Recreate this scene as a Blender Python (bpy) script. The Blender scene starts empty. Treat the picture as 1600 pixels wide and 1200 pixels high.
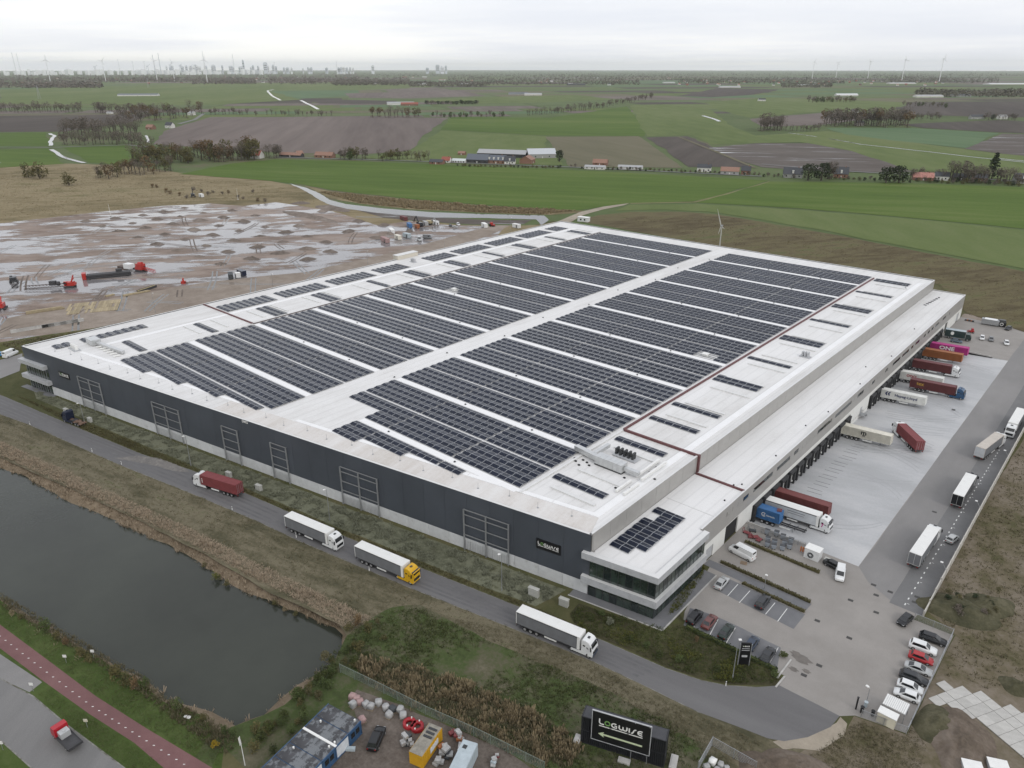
import bpy, bmesh, math, random
from mathutils import Vector, Matrix, noise
from mathutils.geometry import delaunay_2d_cdt
R = math.radians
random.seed(7)
scn = bpy.context.scene
COL = scn.collection

# ------------------------------------------------------------------ camera
CAM_H, PITCH, YAW, FPX = 100.0, 23.0255, 41.2922, 1160.0
cam_data = bpy.data.cameras.new('camera')
cam_data.sensor_width = 36.0
cam_data.lens = 36.0 * FPX / 1600.0
cam_data.clip_start, cam_data.clip_end = 1.0, 90000.0
cam = bpy.data.objects.new('camera', cam_data)
cam.location = (0, 0, CAM_H)
cam.rotation_euler = (R(90 - PITCH), 0, R(YAW))
COL.objects.link(cam)
scn.camera = cam
# ------------------------------------------------------------------ sky, sun, exposure
SUN_EL, SUN_AZ = 38.0, 100.0          # degrees; azimuth clockwise from +Y
world = bpy.data.worlds.new('World')
scn.world = world
world.use_nodes = True
wn, wl = world.node_tree.nodes, world.node_tree.links
wn.clear()
w_out = wn.new('ShaderNodeOutputWorld')
w_bg = wn.new('ShaderNodeBackground')
w_bg.inputs['Strength'].default_value = 0.1
sky = wn.new('ShaderNodeTexSky')
sky.sky_type = 'NISHITA'
sky.sun_disc = False
sky.sun_elevation = R(SUN_EL)
sky.sun_rotation = R(SUN_AZ)
sky.altitude = 0.0
sky.air_density, sky.dust_density, sky.ozone_density = 1.0, 2.0, 1.0
w_tc = wn.new('ShaderNodeTexCoord')
w_sep = wn.new('ShaderNodeSeparateXYZ')
wl.new(w_tc.outputs['Generated'], w_sep.inputs[0])
w_add = wn.new('ShaderNodeMath'); w_add.operation = 'ADD'; w_add.inputs[1].default_value = 0.035
w_max = wn.new('ShaderNodeMath'); w_max.operation = 'MAXIMUM'; w_max.inputs[1].default_value = 0.03
wl.new(w_sep.outputs['Z'], w_add.inputs[0]); wl.new(w_add.outputs[0], w_max.inputs[0])
w_div = wn.new('ShaderNodeVectorMath'); w_div.operation = 'DIVIDE'
w_cmb = wn.new('ShaderNodeCombineXYZ')
for k in range(3):
    wl.new(w_max.outputs[0], w_cmb.inputs[k])
wl.new(w_tc.outputs['Generated'], w_div.inputs[0]); wl.new(w_cmb.outputs[0], w_div.inputs[1])
w_n1 = wn.new('ShaderNodeTexNoise'); w_n1.inputs['Scale'].default_value = 0.16
w_n1.inputs['Detail'].default_value = 4; w_n1.inputs['Roughness'].default_value = 0.58
w_n2 = wn.new('ShaderNodeTexNoise'); w_n2.inputs['Scale'].default_value = 0.045
w_n2.inputs['Detail'].default_value = 3
wl.new(w_div.outputs[0], w_n1.inputs['Vector']); wl.new(w_div.outputs[0], w_n2.inputs['Vector'])
w_mx = wn.new('ShaderNodeMath'); w_mx.operation = 'ADD'
w_sc = wn.new('ShaderNodeMath'); w_sc.operation = 'MULTIPLY'; w_sc.inputs[1].default_value = 0.9
wl.new(w_n2.outputs['Fac'], w_sc.inputs[0]); wl.new(w_n1.outputs['Fac'], w_mx.inputs[0]); wl.new(w_sc.outputs[0], w_mx.inputs[1])
w_ramp = wn.new('ShaderNodeValToRGB')           # overcast: cool grey undersides to bright cream breaks
cr = w_ramp.color_ramp
cr.elements[0].position, cr.elements[0].color = 0.08, (0.745, 0.768, 0.83, 1)
cr.elements[1].position, cr.elements[1].color = 0.92, (1.0, 0.99, 0.955, 1)
e = cr.elements.new(0.5); e.color = (0.835, 0.846, 0.878, 1)
e = cr.elements.new(0.68); e.color = (0.90, 0.905, 0.918, 1)
w_rg = wn.new('ShaderNodeMapRange'); w_rg.inputs['From Min'].default_value = 0.72; w_rg.inputs['From Max'].default_value = 1.18
wl.new(w_mx.outputs[0], w_rg.inputs['Value']); wl.new(w_rg.outputs['Result'], w_ramp.inputs[0])
w_gain = wn.new('ShaderNodeMix'); w_gain.data_type = 'RGBA'; w_gain.blend_type = 'MULTIPLY'; w_gain.inputs['Factor'].default_value = 1.0
wl.new(w_ramp.outputs['Color'], w_gain.inputs['A']); w_gain.inputs['B'].default_value = (12.2, 12.2, 12.2, 1)
w_mix = wn.new('ShaderNodeMix'); w_mix.data_type = 'RGBA'; w_mix.inputs['Factor'].default_value = 0.90
wl.new(sky.outputs['Color'], w_mix.inputs['A']); wl.new(w_gain.outputs['Result'], w_mix.inputs['B'])
wl.new(w_mix.outputs['Result'], w_bg.inputs['Color'])
wl.new(w_bg.outputs[0], w_out.inputs['Surface'])

sun_data = bpy.data.lights.new('sun', 'SUN')
sun_data.energy = 0.75
sun_data.angle = R(18)
sun_data.color = (1.0, 0.96, 0.90)
sun = bpy.data.objects.new('sun', sun_data)
sd = Vector((math.sin(R(SUN_AZ)) * math.cos(R(SUN_EL)), math.cos(R(SUN_AZ)) * math.cos(R(SUN_EL)), math.sin(R(SUN_EL))))
sun.rotation_euler = (-sd).to_track_quat('-Z', 'Y').to_euler()
sun.location = (0, 0, 300)
COL.objects.link(sun)
scn.view_settings.view_transform = 'Standard'
scn.view_settings.look = 'None'
scn.view_settings.gamma = 1.0
scn.view_settings.exposure = 0.05
scn.view_settings.use_curve_mapping = False
scn.render.engine = 'CYCLES'
scn.cycles.use_denoising = True
scn.cycles.max_bounces = 6
scn.cycles.diffuse_bounces = 2
scn.cycles.glossy_bounces = 3
scn.cycles.transmission_bounces = 3
scn.cycles.volume_bounces = 2
scn.cycles.transparent_max_bounces = 6
scn.cycles.caustics_reflective = False
scn.cycles.caustics_refractive = False

# ------------------------------------------------------------------ surveyed ground points
_cp, _sp = math.cos(R(PITCH)), math.sin(R(PITCH))
_cy, _sy = math.cos(R(YAW)), math.sin(R(YAW))
def G(x, y, z=0.0):
    """place in the world of a point seen in the photograph, at height z"""
    a, b = (x - 800.0) / FPX, (600.0 - y) / FPX
    f, u = _cp + b * _sp, -_sp + b * _cp
    t = (z - CAM_H) / u
    return Vector((t * (a * _cy - f * _sy), t * (a * _sy + f * _cy), z))
def GP(pts, z=0.0):
    return [G(x, y, z) for x, y in pts]

# ------------------------------------------------------------------ materials
MATS = {}
def _rgba(c):
    return (c[0], c[1], c[2], 1.0)
def mat(name, col, rough=0.6, metal=0.0, var=0.08, scale=1.5, bump=0.0, spec=0.5, coat=0.0, world_co=False, rnd=0.0, dirt=None, emit=None):
    if name in MATS:
        return MATS[name]
    m = bpy.data.materials.new(name); m.use_nodes = True
    nt = m.node_tree; n, l = nt.nodes, nt.links
    b = n['Principled BSDF']
    b.inputs['Roughness'].default_value = rough
    b.inputs['Metallic'].default_value = metal
    b.inputs['Specular IOR Level'].default_value = spec
    b.inputs['Coat Weight'].default_value = coat
    if emit:
        b.inputs['Emission Color'].default_value = _rgba(emit); b.inputs['Emission Strength'].default_value = 1.0
    tc = n.new('ShaderNodeNewGeometry') if world_co else n.new('ShaderNodeTexCoord')
    co = tc.outputs['Position'] if world_co else tc.outputs['Object']
    nz = n.new('ShaderNodeTexNoise'); nz.inputs['Scale'].default_value = scale; nz.inputs['Detail'].default_value = 5
    nz.inputs['Roughness'].default_value = 0.62
    l.new(co, nz.inputs['Vector'])
    rp = n.new('ShaderNodeMapRange'); rp.inputs['From Min'].default_value = 0.3; rp.inputs['From Max'].default_value = 0.7
    rp.inputs['To Min'].default_value = 1.0 - var; rp.inputs['To Max'].default_value = 1.0 + var
    l.new(nz.outputs['Fac'], rp.inputs['Value'])
    src = rp.outputs['Result']
    if rnd:
        oi = n.new('ShaderNodeObjectInfo')
        r2 = n.new('ShaderNodeMapRange'); r2.inputs['To Min'].default_value = 1 - rnd; r2.inputs['To Max'].default_value = 1 + rnd
        l.new(oi.outputs['Random'], r2.inputs['Value'])
        mm = n.new('ShaderNodeMath'); mm.operation = 'MULTIPLY'
        l.new(src, mm.inputs[0]); l.new(r2.outputs['Result'], mm.inputs[1]); src = mm.outputs[0]
    vm = n.new('ShaderNodeVectorMath'); vm.operation = 'SCALE'
    vm.inputs[0].default_value = col[:3]
    l.new(src, vm.inputs['Scale'])
    out = vm.outputs[0]
    if dirt:                                    # (colour, noise scale, low, high): patches of grime with a shape of their own
        dn = n.new('ShaderNodeTexNoise'); dn.inputs['Scale'].default_value = dirt[1]; dn.inputs['Detail'].default_value = 7; dn.inputs['Roughness'].default_value = 0.7
        l.new(co, dn.inputs['Vector'])
        dr = n.new('ShaderNodeMapRange'); dr.inputs['From Min'].default_value = dirt[2]; dr.inputs['From Max'].default_value = dirt[3]
        l.new(dn.outputs['Fac'], dr.inputs['Value'])
        mx = n.new('ShaderNodeMix'); mx.data_type = 'RGBA'
        l.new(dr.outputs['Result'], mx.inputs['Factor']); l.new(out, mx.inputs['A']); mx.inputs['B'].default_value = _rgba(dirt[0])
        out = mx.outputs['Result']
    l.new(out, b.inputs['Base Color'])
    if bump:
        bp = n.new('ShaderNodeBump'); bp.inputs['Strength'].default_value = 0.6; bp.inputs['Distance'].default_value = bump
        l.new(nz.outputs['Fac'], bp.inputs['Height']); l.new(bp.outputs['Normal'], b.inputs['Normal'])
    MATS[name] = m
    return m

def gmat(name, cols, s1=0.02, s2=0.25, s3=2.0, rough=0.95, bump=0.0, rot=0.0, stretch=(1, 1, 1), wet=None, spec=0.12, w3=0.35):
    """ground cover: cols = (dark, mid, light) mixed by a broad and a middle noise, with fine grain; wet = (level, soft, colour) leaves standing water"""
    if name in MATS:
        return MATS[name]
    m = bpy.data.materials.new(name); m.use_nodes = True
    nt = m.node_tree; n, l = nt.nodes, nt.links
    b = n['Principled BSDF']; b.inputs['Specular IOR Level'].default_value = spec
    geo = n.new('ShaderNodeNewGeometry')
    mp = n.new('ShaderNodeMapping'); mp.inputs['Rotation'].default_value = (0, 0, rot); mp.inputs['Scale'].default_value = stretch
    mp.vector_type = 'POINT'
    mr = n.new('ShaderNodeVectorRotate'); mr.rotation_type = 'Z_AXIS'; mr.inputs['Angle'].default_value = -rot
    l.new(geo.outputs['Position'], mr.inputs['Vector'])
    mp.inputs['Rotation'].default_value = (0, 0, 0)
    l.new(mr.outputs[0], mp.inputs['Vector'])
    def nz(scale, det, src):
        t = n.new('ShaderNodeTexNoise'); t.inputs['Scale'].default_value = scale; t.inputs['Detail'].default_value = det; t.inputs['Roughness'].default_value = 0.65
        l.new(src, t.inputs['Vector']); return t.outputs['Fac']
    a = nz(s1, 6, mp.outputs[0]); c = nz(s2, 6, mp.outputs[0]); d = nz(s3, 4, geo.outputs['Position'])
    def madd(x, k, y):
        t = n.new('ShaderNodeMath'); t.operation = 'MULTIPLY_ADD'; t.inputs[1].default_value = k
        l.new(x, t.inputs[0])
        if y is None: t.inputs[2].default_value = 0
        else: l.new(y, t.inputs[2])
        return t.outputs[0]
    v = madd(a, 0.9, madd(c, 0.75, madd(d, w3, None)))
    rp = n.new('ShaderNodeValToRGB'); r = rp.color_ramp
    mid = (1.65 + w3) / 2
    def pos(p):
        return min(1.0, max(0.0, p))
    nv = n.new('ShaderNodeMapRange'); nv.inputs['From Min'].default_value = mid - 0.25; nv.inputs['From Max'].default_value = mid + 0.25
    l.new(v, nv.inputs['Value']); l.new(nv.outputs['Result'], rp.inputs[0])
    r.elements[0].position, r.elements[0].color = 0.08, _rgba(cols[0])
    r.elements[1].position, r.elements[1].color = 0.92, _rgba(cols[-1])
    for i, cc in enumerate(cols[1:-1]):
        e = r.elements.new(0.08 + 0.84 * (i + 1) / (len(cols) - 1)); e.color = _rgba(cc)
    out = rp.outputs['Color']
    if wet:
        lev, soft, wc = wet
        wv = madd(nz(s1 * 2.2, 7, mp.outputs[0]), 0.7, madd(nz(s2 * 0.9, 6, mp.outputs[0]), 0.3, None))
        wr = n.new('ShaderNodeMapRange'); wr.inputs['From Min'].default_value = lev; wr.inputs['From Max'].default_value = lev + soft
        l.new(wv, wr.inputs['Value'])
        mx = n.new('ShaderNodeMix'); mx.data_type = 'RGBA'
        l.new(wr.outputs['Result'], mx.inputs['Factor']); l.new(out, mx.inputs['A']); mx.inputs['B'].default_value = _rgba(wc)
        out = mx.outputs['Result']
        ro = n.new('ShaderNodeMapRange'); ro.inputs['To Min'].default_value = rough; ro.inputs['To Max'].default_value = 0.09
        l.new(wr.outputs['Result'], ro.inputs['Value']); l.new(ro.outputs['Result'], b.inputs['Roughness'])
        sp = n.new('ShaderNodeMapRange'); sp.inputs['To Min'].default_value = spec; sp.inputs['To Max'].default_value = 1.0
        l.new(wr.outputs['Result'], sp.inputs['Value']); l.new(sp.outputs['Result'], b.inputs['Specular IOR Level'])
    else:
        b.inputs['Roughness'].default_value = rough
    l.new(out, b.inputs['Base Color'])
    if bump:
        bp = n.new('ShaderNodeBump'); bp.inputs['Strength'].default_value = 0.7; bp.inputs['Distance'].default_value = bump
        if wet:
            inv = n.new('ShaderNodeMath'); inv.operation = 'SUBTRACT'; inv.inputs[0].default_value = 1.0
            l.new(wr.outputs['Result'], inv.inputs[1])
            hb = n.new('ShaderNodeMath'); hb.operation = 'MULTIPLY'; l.new(v, hb.inputs[0]); l.new(inv.outputs[0], hb.inputs[1])
            l.new(hb.outputs[0], bp.inputs['Height'])
        else:
            l.new(v, bp.inputs['Height'])
        l.new(bp.outputs['Normal'], b.inputs['Normal'])
    MATS[name] = m
    return m

# ------------------------------------------------------------------ mesh building
class MB:
    def __init__(s):
        s.v, s.f, s.m, s.sm = [], [], [], []
    def add(s, vs, fs, m=0, smooth=False):
        o = len(s.v); s.v.extend([tuple(p) for p in vs])
        for f in fs:
            s.f.append([i + o for i in f]); s.m.append(m); s.sm.append(smooth)
        return s
    def bx(s, x0, x1, y0, y1, z0, z1, m=0):
        return s.add([(x0, y0, z0), (x1, y0, z0), (x1, y1, z0), (x0, y1, z0), (x0, y0, z1), (x1, y0, z1), (x1, y1, z1), (x0, y1, z1)],
                     [(3, 2, 1, 0), (4, 5, 6, 7), (0, 1, 5, 4), (1, 2, 6, 5), (2, 3, 7, 6), (3, 0, 4, 7)], m)
    def cbx(s, c, d, rz=0.0, m=0):
        hx, hy, hz = d[0] / 2, d[1] / 2, d[2] / 2; ca, sa = math.cos(rz), math.sin(rz)
        vs = [(c[0] + x * ca - y * sa, c[1] + x * sa + y * ca, c[2] + z) for z in (-hz, hz) for x, y in ((-hx, -hy), (hx, -hy), (hx, hy), (-hx, hy))]
        return s.add(vs, [(3, 2, 1, 0), (4, 5, 6, 7), (0, 1, 5, 4), (1, 2, 6, 5), (2, 3, 7, 6), (3, 0, 4, 7)], m)
    def bar(s, p, q, w, h=None, m=0):
        p, q = Vector(p), Vector(q); d = (q - p)
        if d.length < 1e-6: return s
        d.normalize(); h = h or w
        up = Vector((0, 0, 1)) if abs(d.z) < 0.95 else Vector((1, 0, 0))
        a = d.cross(up).normalized() * (w / 2); b = a.cross(d).normalized() * (h / 2)
        vs = [p - a - b, p + a - b, p + a + b, p - a + b, q - a - b, q + a - b, q + a + b, q - a + b]
        return s.add(vs, [(3, 2, 1, 0), (4, 5, 6, 7), (0, 1, 5, 4), (1, 2, 6, 5), (2, 3, 7, 6), (3, 0, 4, 7)], m)
    def cyl(s, p, q, r0, r1=None, n=8, m=0, smooth=True):
        p, q = Vector(p), Vector(q); r1 = r0 if r1 is None else r1
        d = (q - p).normalized(); up = Vector((0, 0, 1)) if abs(d.z) < 0.95 else Vector((1, 0, 0))
        a = d.cross(up).normalized(); b = a.cross(d)
        vs = []
        for c, r in ((p, r0), (q, r1)):
            for k in range(n):
                t = 2 * math.pi * k / n
                vs.append(c + a * math.cos(t) * r + b * math.sin(t) * r)
        s.add(vs, [(k, (k + 1) % n, n + (k + 1) % n, n + k) for k in range(n)], m, smooth)
        s.add(vs, [tuple(range(n - 1, -1, -1)), tuple(range(n, 2 * n))], m)
        return s
    def prism_y(s, prof, y0, y1, m=0, smooth=False):
        """profile in (x, z), counter-clockwise seen from -y, drawn out along y"""
        n = len(prof)
        vs = [(x, y0, z) for x, z in prof] + [(x, y1, z) for x, z in prof]
        s.add(vs, [tuple(range(n)), tuple(range(2 * n - 1, n - 1, -1))], m)
        return s.add(vs, [((k + 1) % n, k, n + k, n + (k + 1) % n) for k in range(n)], m, smooth)
    def prism_z(s, poly, z0, z1, m=0):
        n = len(poly)
        vs = [(p[0], p[1], z0) for p in poly] + [(p[0], p[1], z1) for p in poly]
        return s.add(vs, [tuple(range(n - 1, -1, -1)), tuple(range(n, 2 * n))] + [(k, (k + 1) % n, n + (k + 1) % n, n + k) for k in range(n)], m)
    def loft(s, rings, m=0, smooth=True, cap=True, closed=True):
        n = len(rings[0]); vs = [p for r in rings for p in r]
        fs = []
        for j in range(len(rings) - 1):
            for k in range(n if closed else n - 1):
                fs.append((j * n + k, j * n + (k + 1) % n, (j + 1) * n + (k + 1) % n, (j + 1) * n + k))
        s.add(vs, fs, m, smooth)
        if cap:
            s.add(vs, [tuple(range(n - 1, -1, -1)), tuple(range((len(rings) - 1) * n, len(rings) * n))], m)
        return s
    def mesh(s, name, mats):
        me = bpy.data.meshes.new(name)
        me.from_pydata(s.v, [], s.f)
        for mm in (mats if isinstance(mats, (list, tuple)) else [mats]):
            me.materials.append(mm)
        me.polygons.foreach_set('material_index', s.m)
        me.polygons.foreach_set('use_smooth', s.sm)
        me.update()
        return me
    def obj(s, name, mats, parent=None, **kw):
        return link(name, s.mesh(name, mats), parent, **kw)

def link(name, data, parent=None, loc=None, rz=None, label=None, cat=None, group=None, kind=None):
    o = bpy.data.objects.new(name, data)
    COL.objects.link(o)
    if parent is not None: o.parent = parent
    if loc is not None: o.location = loc
    if rz is not None: o.rotation_euler = (0, 0, rz)
    return tag(o, label, cat, group, kind)
def tag(o, label=None, cat=None, group=None, kind=None):
    if label: o['label'] = label
    if cat: o['category'] = cat
    if group: o['group'] = group
    if kind: o['kind'] = kind
    return o
def thing(name, label, cat, loc=(0, 0, 0), rz=0.0, group=None):
    return link(name, None, None, loc, rz, label, cat, group)
CHILD = {}
def kids(o):
    return [c for c in bpy.data.objects if c.parent == o]
def snapshot(root):
    """a thing, its parts and their sub-parts as a list, for copying"""
    allo = list(bpy.data.objects)
    lvl = [c for c in allo if c.parent == root]
    return root, [(c, [d for d in allo if d.parent == c]) for c in lvl]
def copy_tree(snap, loc, rz, label=None, group=None, tilt=None):
    root, parts = snap
    r = root.copy(); COL.objects.link(r)
    r.location = loc; r.rotation_euler = (0, tilt or 0.0, rz)
    if label: r['label'] = label
    if group: r['group'] = group
    for c, subs in parts:
        k = c.copy(); COL.objects.link(k); k.parent = r
        for d in subs:
            g = d.copy(); COL.objects.link(g); g.parent = k
    return r

def fillpoly(pts):
    """triangulate one outline"""
    p2 = [Vector((p[0], p[1])) for p in pts]
    r = delaunay_2d_cdt(p2, [], [list(range(len(p2)))], 1, 1e-5)
    return r[0], r[2]
def dense(pts, step, wob=0.0, seed=0):
    """walk an outline in short steps, with an uneven edge"""
    out = []; n = len(pts)
    for i in range(n):
        a, b = Vector(pts[i][:2]), Vector(pts[(i + 1) % n][:2])
        k = max(1, int((b - a).length / step))
        for j in range(k):
            p = a.lerp(b, j / k)
            if wob:
                q = Vector((p.x / (step * 2.3), p.y / (step * 2.3), seed))
                p = p + Vector((noise.noise(q), noise.noise(q + Vector((9.1, 3.3, 5)))) ) * wob
            out.append(p)
    return out
def smooth_closed(pts, it=2):
    for _ in range(it):
        q = []
        for i in range(len(pts)):
            a, b = Vector(pts[i][:2]), Vector(pts[(i + 1) % len(pts)][:2])
            q += [a.lerp(b, 0.25), a.lerp(b, 0.75)]
        pts = q
    return pts
def sheet(name, pts, z, m, wob=0.0, step=4.0, parent=None, kind='structure', skirt=0.0, **kw):
    p = dense(pts, step, wob, seed=len(bpy.data.objects)) if wob else [Vector(q[:2]) for q in pts]
    vs, fs = fillpoly(p)
    b = MB(); b.add([(v.x, v.y, z) for v in vs], [tuple(f) for f in fs])
    for i, f in enumerate(b.f):                # faces up
        a0, a1, a2 = (Vector(b.v[k]) for k in f[:3])
        if (a1 - a0).cross(a2 - a0).z < 0: b.f[i] = f[::-1]
    return b.obj(name, m, parent, kind=kind, **kw)
def strip(name, pts, w, z, m, kind='structure', w2=None, **kw):
    """a band of width w along a line of ground points"""
    P = [Vector(p[:2]) for p in pts]; n = len(P); vs = []
    for i in range(n):
        d = (P[min(i + 1, n - 1)] - P[max(i - 1, 0)]).normalized(); q = Vector((-d.y, d.x))
        ww = w if w2 is None else w + (w2 - w) * i / (n - 1)
        vs += [P[i] + q * ww / 2, P[i] - q * ww / 2]
    b = MB(); b.add([(v.x, v.y, z) for v in vs], [(2 * i + 1, 2 * i + 3, 2 * i + 2, 2 * i) for i in range(n - 1)])
    return b.obj(name, m, kind=kind, **kw)
def inpoly(x, y, P):
    c = False; j = len(P) - 1
    for i in range(len(P)):
        if (P[i][1] > y) != (P[j][1] > y) and x < (P[j][0] - P[i][0]) * (y - P[i][1]) / (P[j][1] - P[i][1]) + P[i][0]: c = not c
        j = i
    return c
def sample(P, n, rng=random):
    xs = [p[0] for p in P]; ys = [p[1] for p in P]; out = []
    while len(out) < n:
        x, y = rng.uniform(min(xs), max(xs)), rng.uniform(min(ys), max(ys))
        if inpoly(x, y, P): out.append((x, y))
    return out
def text_mesh(name, s, size, m, ext=0.01, bold=0.0, align='CENTER', xscale=1.0):
    cu = bpy.data.curves.new(name, 'FONT'); cu.body = s; cu.size = size; cu.extrude = ext; cu.offset = bold
    cu.align_x = align; cu.align_y = 'CENTER'; cu.resolution_u = 2
    o = bpy.data.objects.new(name, cu); COL.objects.link(o)
    me = bpy.data.meshes.new_from_object(o)
    bpy.data.objects.remove(o); bpy.data.curves.remove(cu)
    if xscale != 1.0:
        me.transform(Matrix.Diagonal((xscale, 1, 1, 1)))
    me.materials.clear(); me.materials.append(m); me.name = name
    return me
def upright(o, loc, facing):
    """stand a flat text/plate mesh up: its x runs along the wall, its y up, facing = direction it looks (angle of outward normal)"""
    o.location = loc; o.rotation_euler = (R(90), 0, facing + R(90))
    return o
# ================================================================== the setting: ground, water, roads, fields
APRON = (-57.2, -31.3, 150.2, 315.0)            # x0, x1, y0, y1 of the sunk loading apron
DOCK_Z = -1.3
def apron_z(x):
    return DOCK_Z * (APRON[1] - x) / (APRON[1] - APRON[0]) if x < APRON[1] else 0.0
WATER_Z = -1.6
pond_px = [(-260, 655), (0, 731), (30, 740), (60, 755), (105, 782), (165, 806), (241, 841), (297, 871), (336, 892), (371, 918), (420, 939), (465, 957), (525, 980),
           (537, 992), (535, 1021), (507, 1046), (465, 1070), (437, 1095), (413, 1120), (367, 1133), (315, 1105), (255, 1091), (224, 1063), (185, 1045), (154, 1025), (115, 1004), (52, 969), (21, 948), (0, 936), (-260, 850)]
pond = [Vector(G(x, y, WATER_Z)[:2]) for x, y in pond_px]
pond = dense(pond, 2.2, 0.9, 3)
def offset_loop(P, d):
    n = len(P); area = sum(P[i].x * P[(i + 1) % n].y - P[(i + 1) % n].x * P[i].y for i in range(n))
    sg = 1 if area > 0 else -1; out = []
    for i in range(n):
        t = (P[(i + 2) % n] - P[i - 2]).normalized()
        out.append(P[i] + Vector((t.y, -t.x)) * sg * d)
    return out
bank = offset_loop(pond, 3.4)

# colours of the ground covers
g_base = gmat('ground_mixed', [(.055, .06, .025), (.085, .085, .04), (.12, .105, .055)], .01, .12, 1.5, bump=.1)
g_far = gmat('farmland', [(.06, .075, .035), (.085, .115, .045), (.10, .13, .055), (.13, .115, .075)], .0012, .008, .05)
g_green = gmat('meadow_green', [(.058, .098, .018), (.080, .126, .024), (.115, .15, .042)], .006, .07, .5, rot=R(-62), stretch=(1, .12, 1), bump=.05)
g_green2 = gmat('pasture_green', [(.088, .12, .038), (.112, .145, .05), (.142, .165, .07)], .004, .03, .5, rot=R(40), stretch=(1, .3, 1))
g_pale = gmat('pale_crop', [(.085, .13, .065), (.095, .15, .075), (.115, .165, .085)], .006, .05, .5, rot=R(70), stretch=(1, .15, 1))
g_plough = gmat('ploughed_soil', [(.11, .09, .082), (.145, .12, .108), (.18, .15, .135)], .004, .05, .6, rot=R(50), stretch=(1, .06, 1), bump=.1)
g_plough2 = gmat('ploughed_dark', [(.06, .05, .045), (.075, .064, .056), (.10, .085, .075)], .004, .05, .6, rot=R(20), stretch=(1, .08, 1), bump=.1)
g_stub = gmat('stubble', [(.11, .105, .065), (.135, .125, .08), (.155, .14, .095)], .006, .05, .6, rot=R(60), stretch=(1, .1, 1))
g_wet = gmat('waterlogged_soil', [(.09, .075, .065), (.11, .095, .085), (.135, .12, .105)], .006, .04, .4, rot=R(32), stretch=(.5, 3.2, 1), wet=(.545, .07, (.09, .085, .085)))
g_brown = gmat('withered_grass', [(.075, .06, .032), (.10, .082, .045), (.13, .112, .06), (.10, .105, .045)], .02, .16, 1.2, rot=R(-30), stretch=(1, .3, 1), bump=.3)
g_dry = gmat('dry_moor', [(.115, .10, .052), (.19, .155, .088), (.25, .205, .125), (.14, .125, .06)], .012, .07, .8, rot=R(-40), stretch=(1, .4, 1), bump=.25)
g_mud = gmat('site_mud', [(.165, .128, .105), (.25, .20, .17), (.33, .275, .24)], .02, .16, 1.2, rot=R(-38), stretch=(1, .36, 1), wet=(.475, .04, (.19, .18, .182)), bump=.4)
g_dirt = gmat('bare_dirt', [(.20, .165, .135), (.255, .215, .18), (.32, .275, .235)], .03, .2, 1.5, bump=.25)
g_sand = gmat('pale_sand', [(.26, .225, .18), (.32, .28, .225), (.38, .335, .27)], .05, .3, 2.0, bump=.15)
g_verge = gmat('rough_verge', [(.062, .06, .036), (.105, .095, .06), (.165, .145, .10), (.095, .10, .05)], .035, .22, 1.6, rot=R(10), stretch=(.5, 1.6, 1), bump=.3)
g_shore = gmat('reed_shore', [(.13, .10, .068), (.19, .15, .105), (.24, .19, .135)], .05, .3, 2.0, bump=.35)
g_mead = gmat('rough_meadow', [(.045, .055, .024), (.062, .085, .03), (.10, .095, .06), (.15, .135, .095)], .04, .2, 1.4, bump=.4)
g_lawn = gmat('mown_grass', [(.045, .068, .018), (.058, .086, .024), (.078, .105, .034)], .05, .4, 2.5, bump=.1)
g_bed = gmat('planting_soil', [(.04, .04, .022), (.06, .055, .03), (.08, .085, .035)], .08, .5, 3.0, bump=.3)
g_asph = gmat('asphalt', [(.115, .112, .113), (.135, .132, .133), (.155, .152, .152)], .04, .25, 6.0, rough=.8, rot=R(10), stretch=(.12, 1, 1), spec=.4, w3=.6)
g_asph2 = gmat('worn_asphalt', [(.145, .143, .14), (.17, .167, .164), (.20, .195, .19)], .04, .25, 6.0, rough=.8, rot=R(40), stretch=(1, .15, 1), spec=.4, w3=.6)
g_pave = gmat('clay_pavers', [(.235, .218, .20), (.265, .248, .23), (.30, .28, .26)], .03, .18, 4.0, rough=.75, spec=.45, w3=.5)
g_lane = gmat('grey_pavers', [(.18, .175, .17), (.21, .203, .198), (.245, .237, .23)], .025, .12, 4.0, rough=.7, spec=.45, w3=.5, rot=R(0), stretch=(1, .4, 1))
g_lane2 = gmat('dark_pavers', [(.125, .125, .125), (.15, .149, .149), (.175, .172, .17)], .03, .2, 4.0, rough=.7, spec=.45, w3=.5)
g_apron = gmat('concrete_apron', [(.36, .365, .37), (.42, .425, .432), (.49, .49, .49)], .03, .12, 2.0, rough=.55, spec=.5, w3=.35, stretch=(.35, 1, 1))
g_bays = gmat('bay_pavers', [(.13, .132, .14), (.15, .152, .16), (.18, .18, .185)], .06, .4, 6.0, rough=.75, spec=.45, w3=.6)
g_red = gmat('red_asphalt', [(.15, .082, .082), (.175, .095, .094), (.20, .112, .11)], .05, .3, 6.0, rough=.85, w3=.6)
g_conc = mat('cast_concrete', (.42, .41, .39), .8, var=.14, scale=.9, bump=.01, dirt=((.22, .21, .19), .35, .55, .8))
g_line = mat('road_paint', (.72, .72, .70), .7, var=.12, scale=2.0, dirt=((.35, .34, .33), 1.5, .55, .75))
m_water = mat('pond_water', (.034, .038, .029), .13, var=.25, scale=.03, spec=.32, world_co=True)
nt = m_water.node_tree
_w = nt.nodes.new('ShaderNodeTexNoise'); _w.inputs['Scale'].default_value = 1.1; _w.inputs['Detail'].default_value = 3
_g = nt.nodes.new('ShaderNodeNewGeometry'); nt.links.new(_g.outputs['Position'], _w.inputs['Vector'])
_b = nt.nodes.new('ShaderNodeBump'); _b.inputs['Strength'].default_value = .35; _b.inputs['Distance'].default_value = .06
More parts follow.
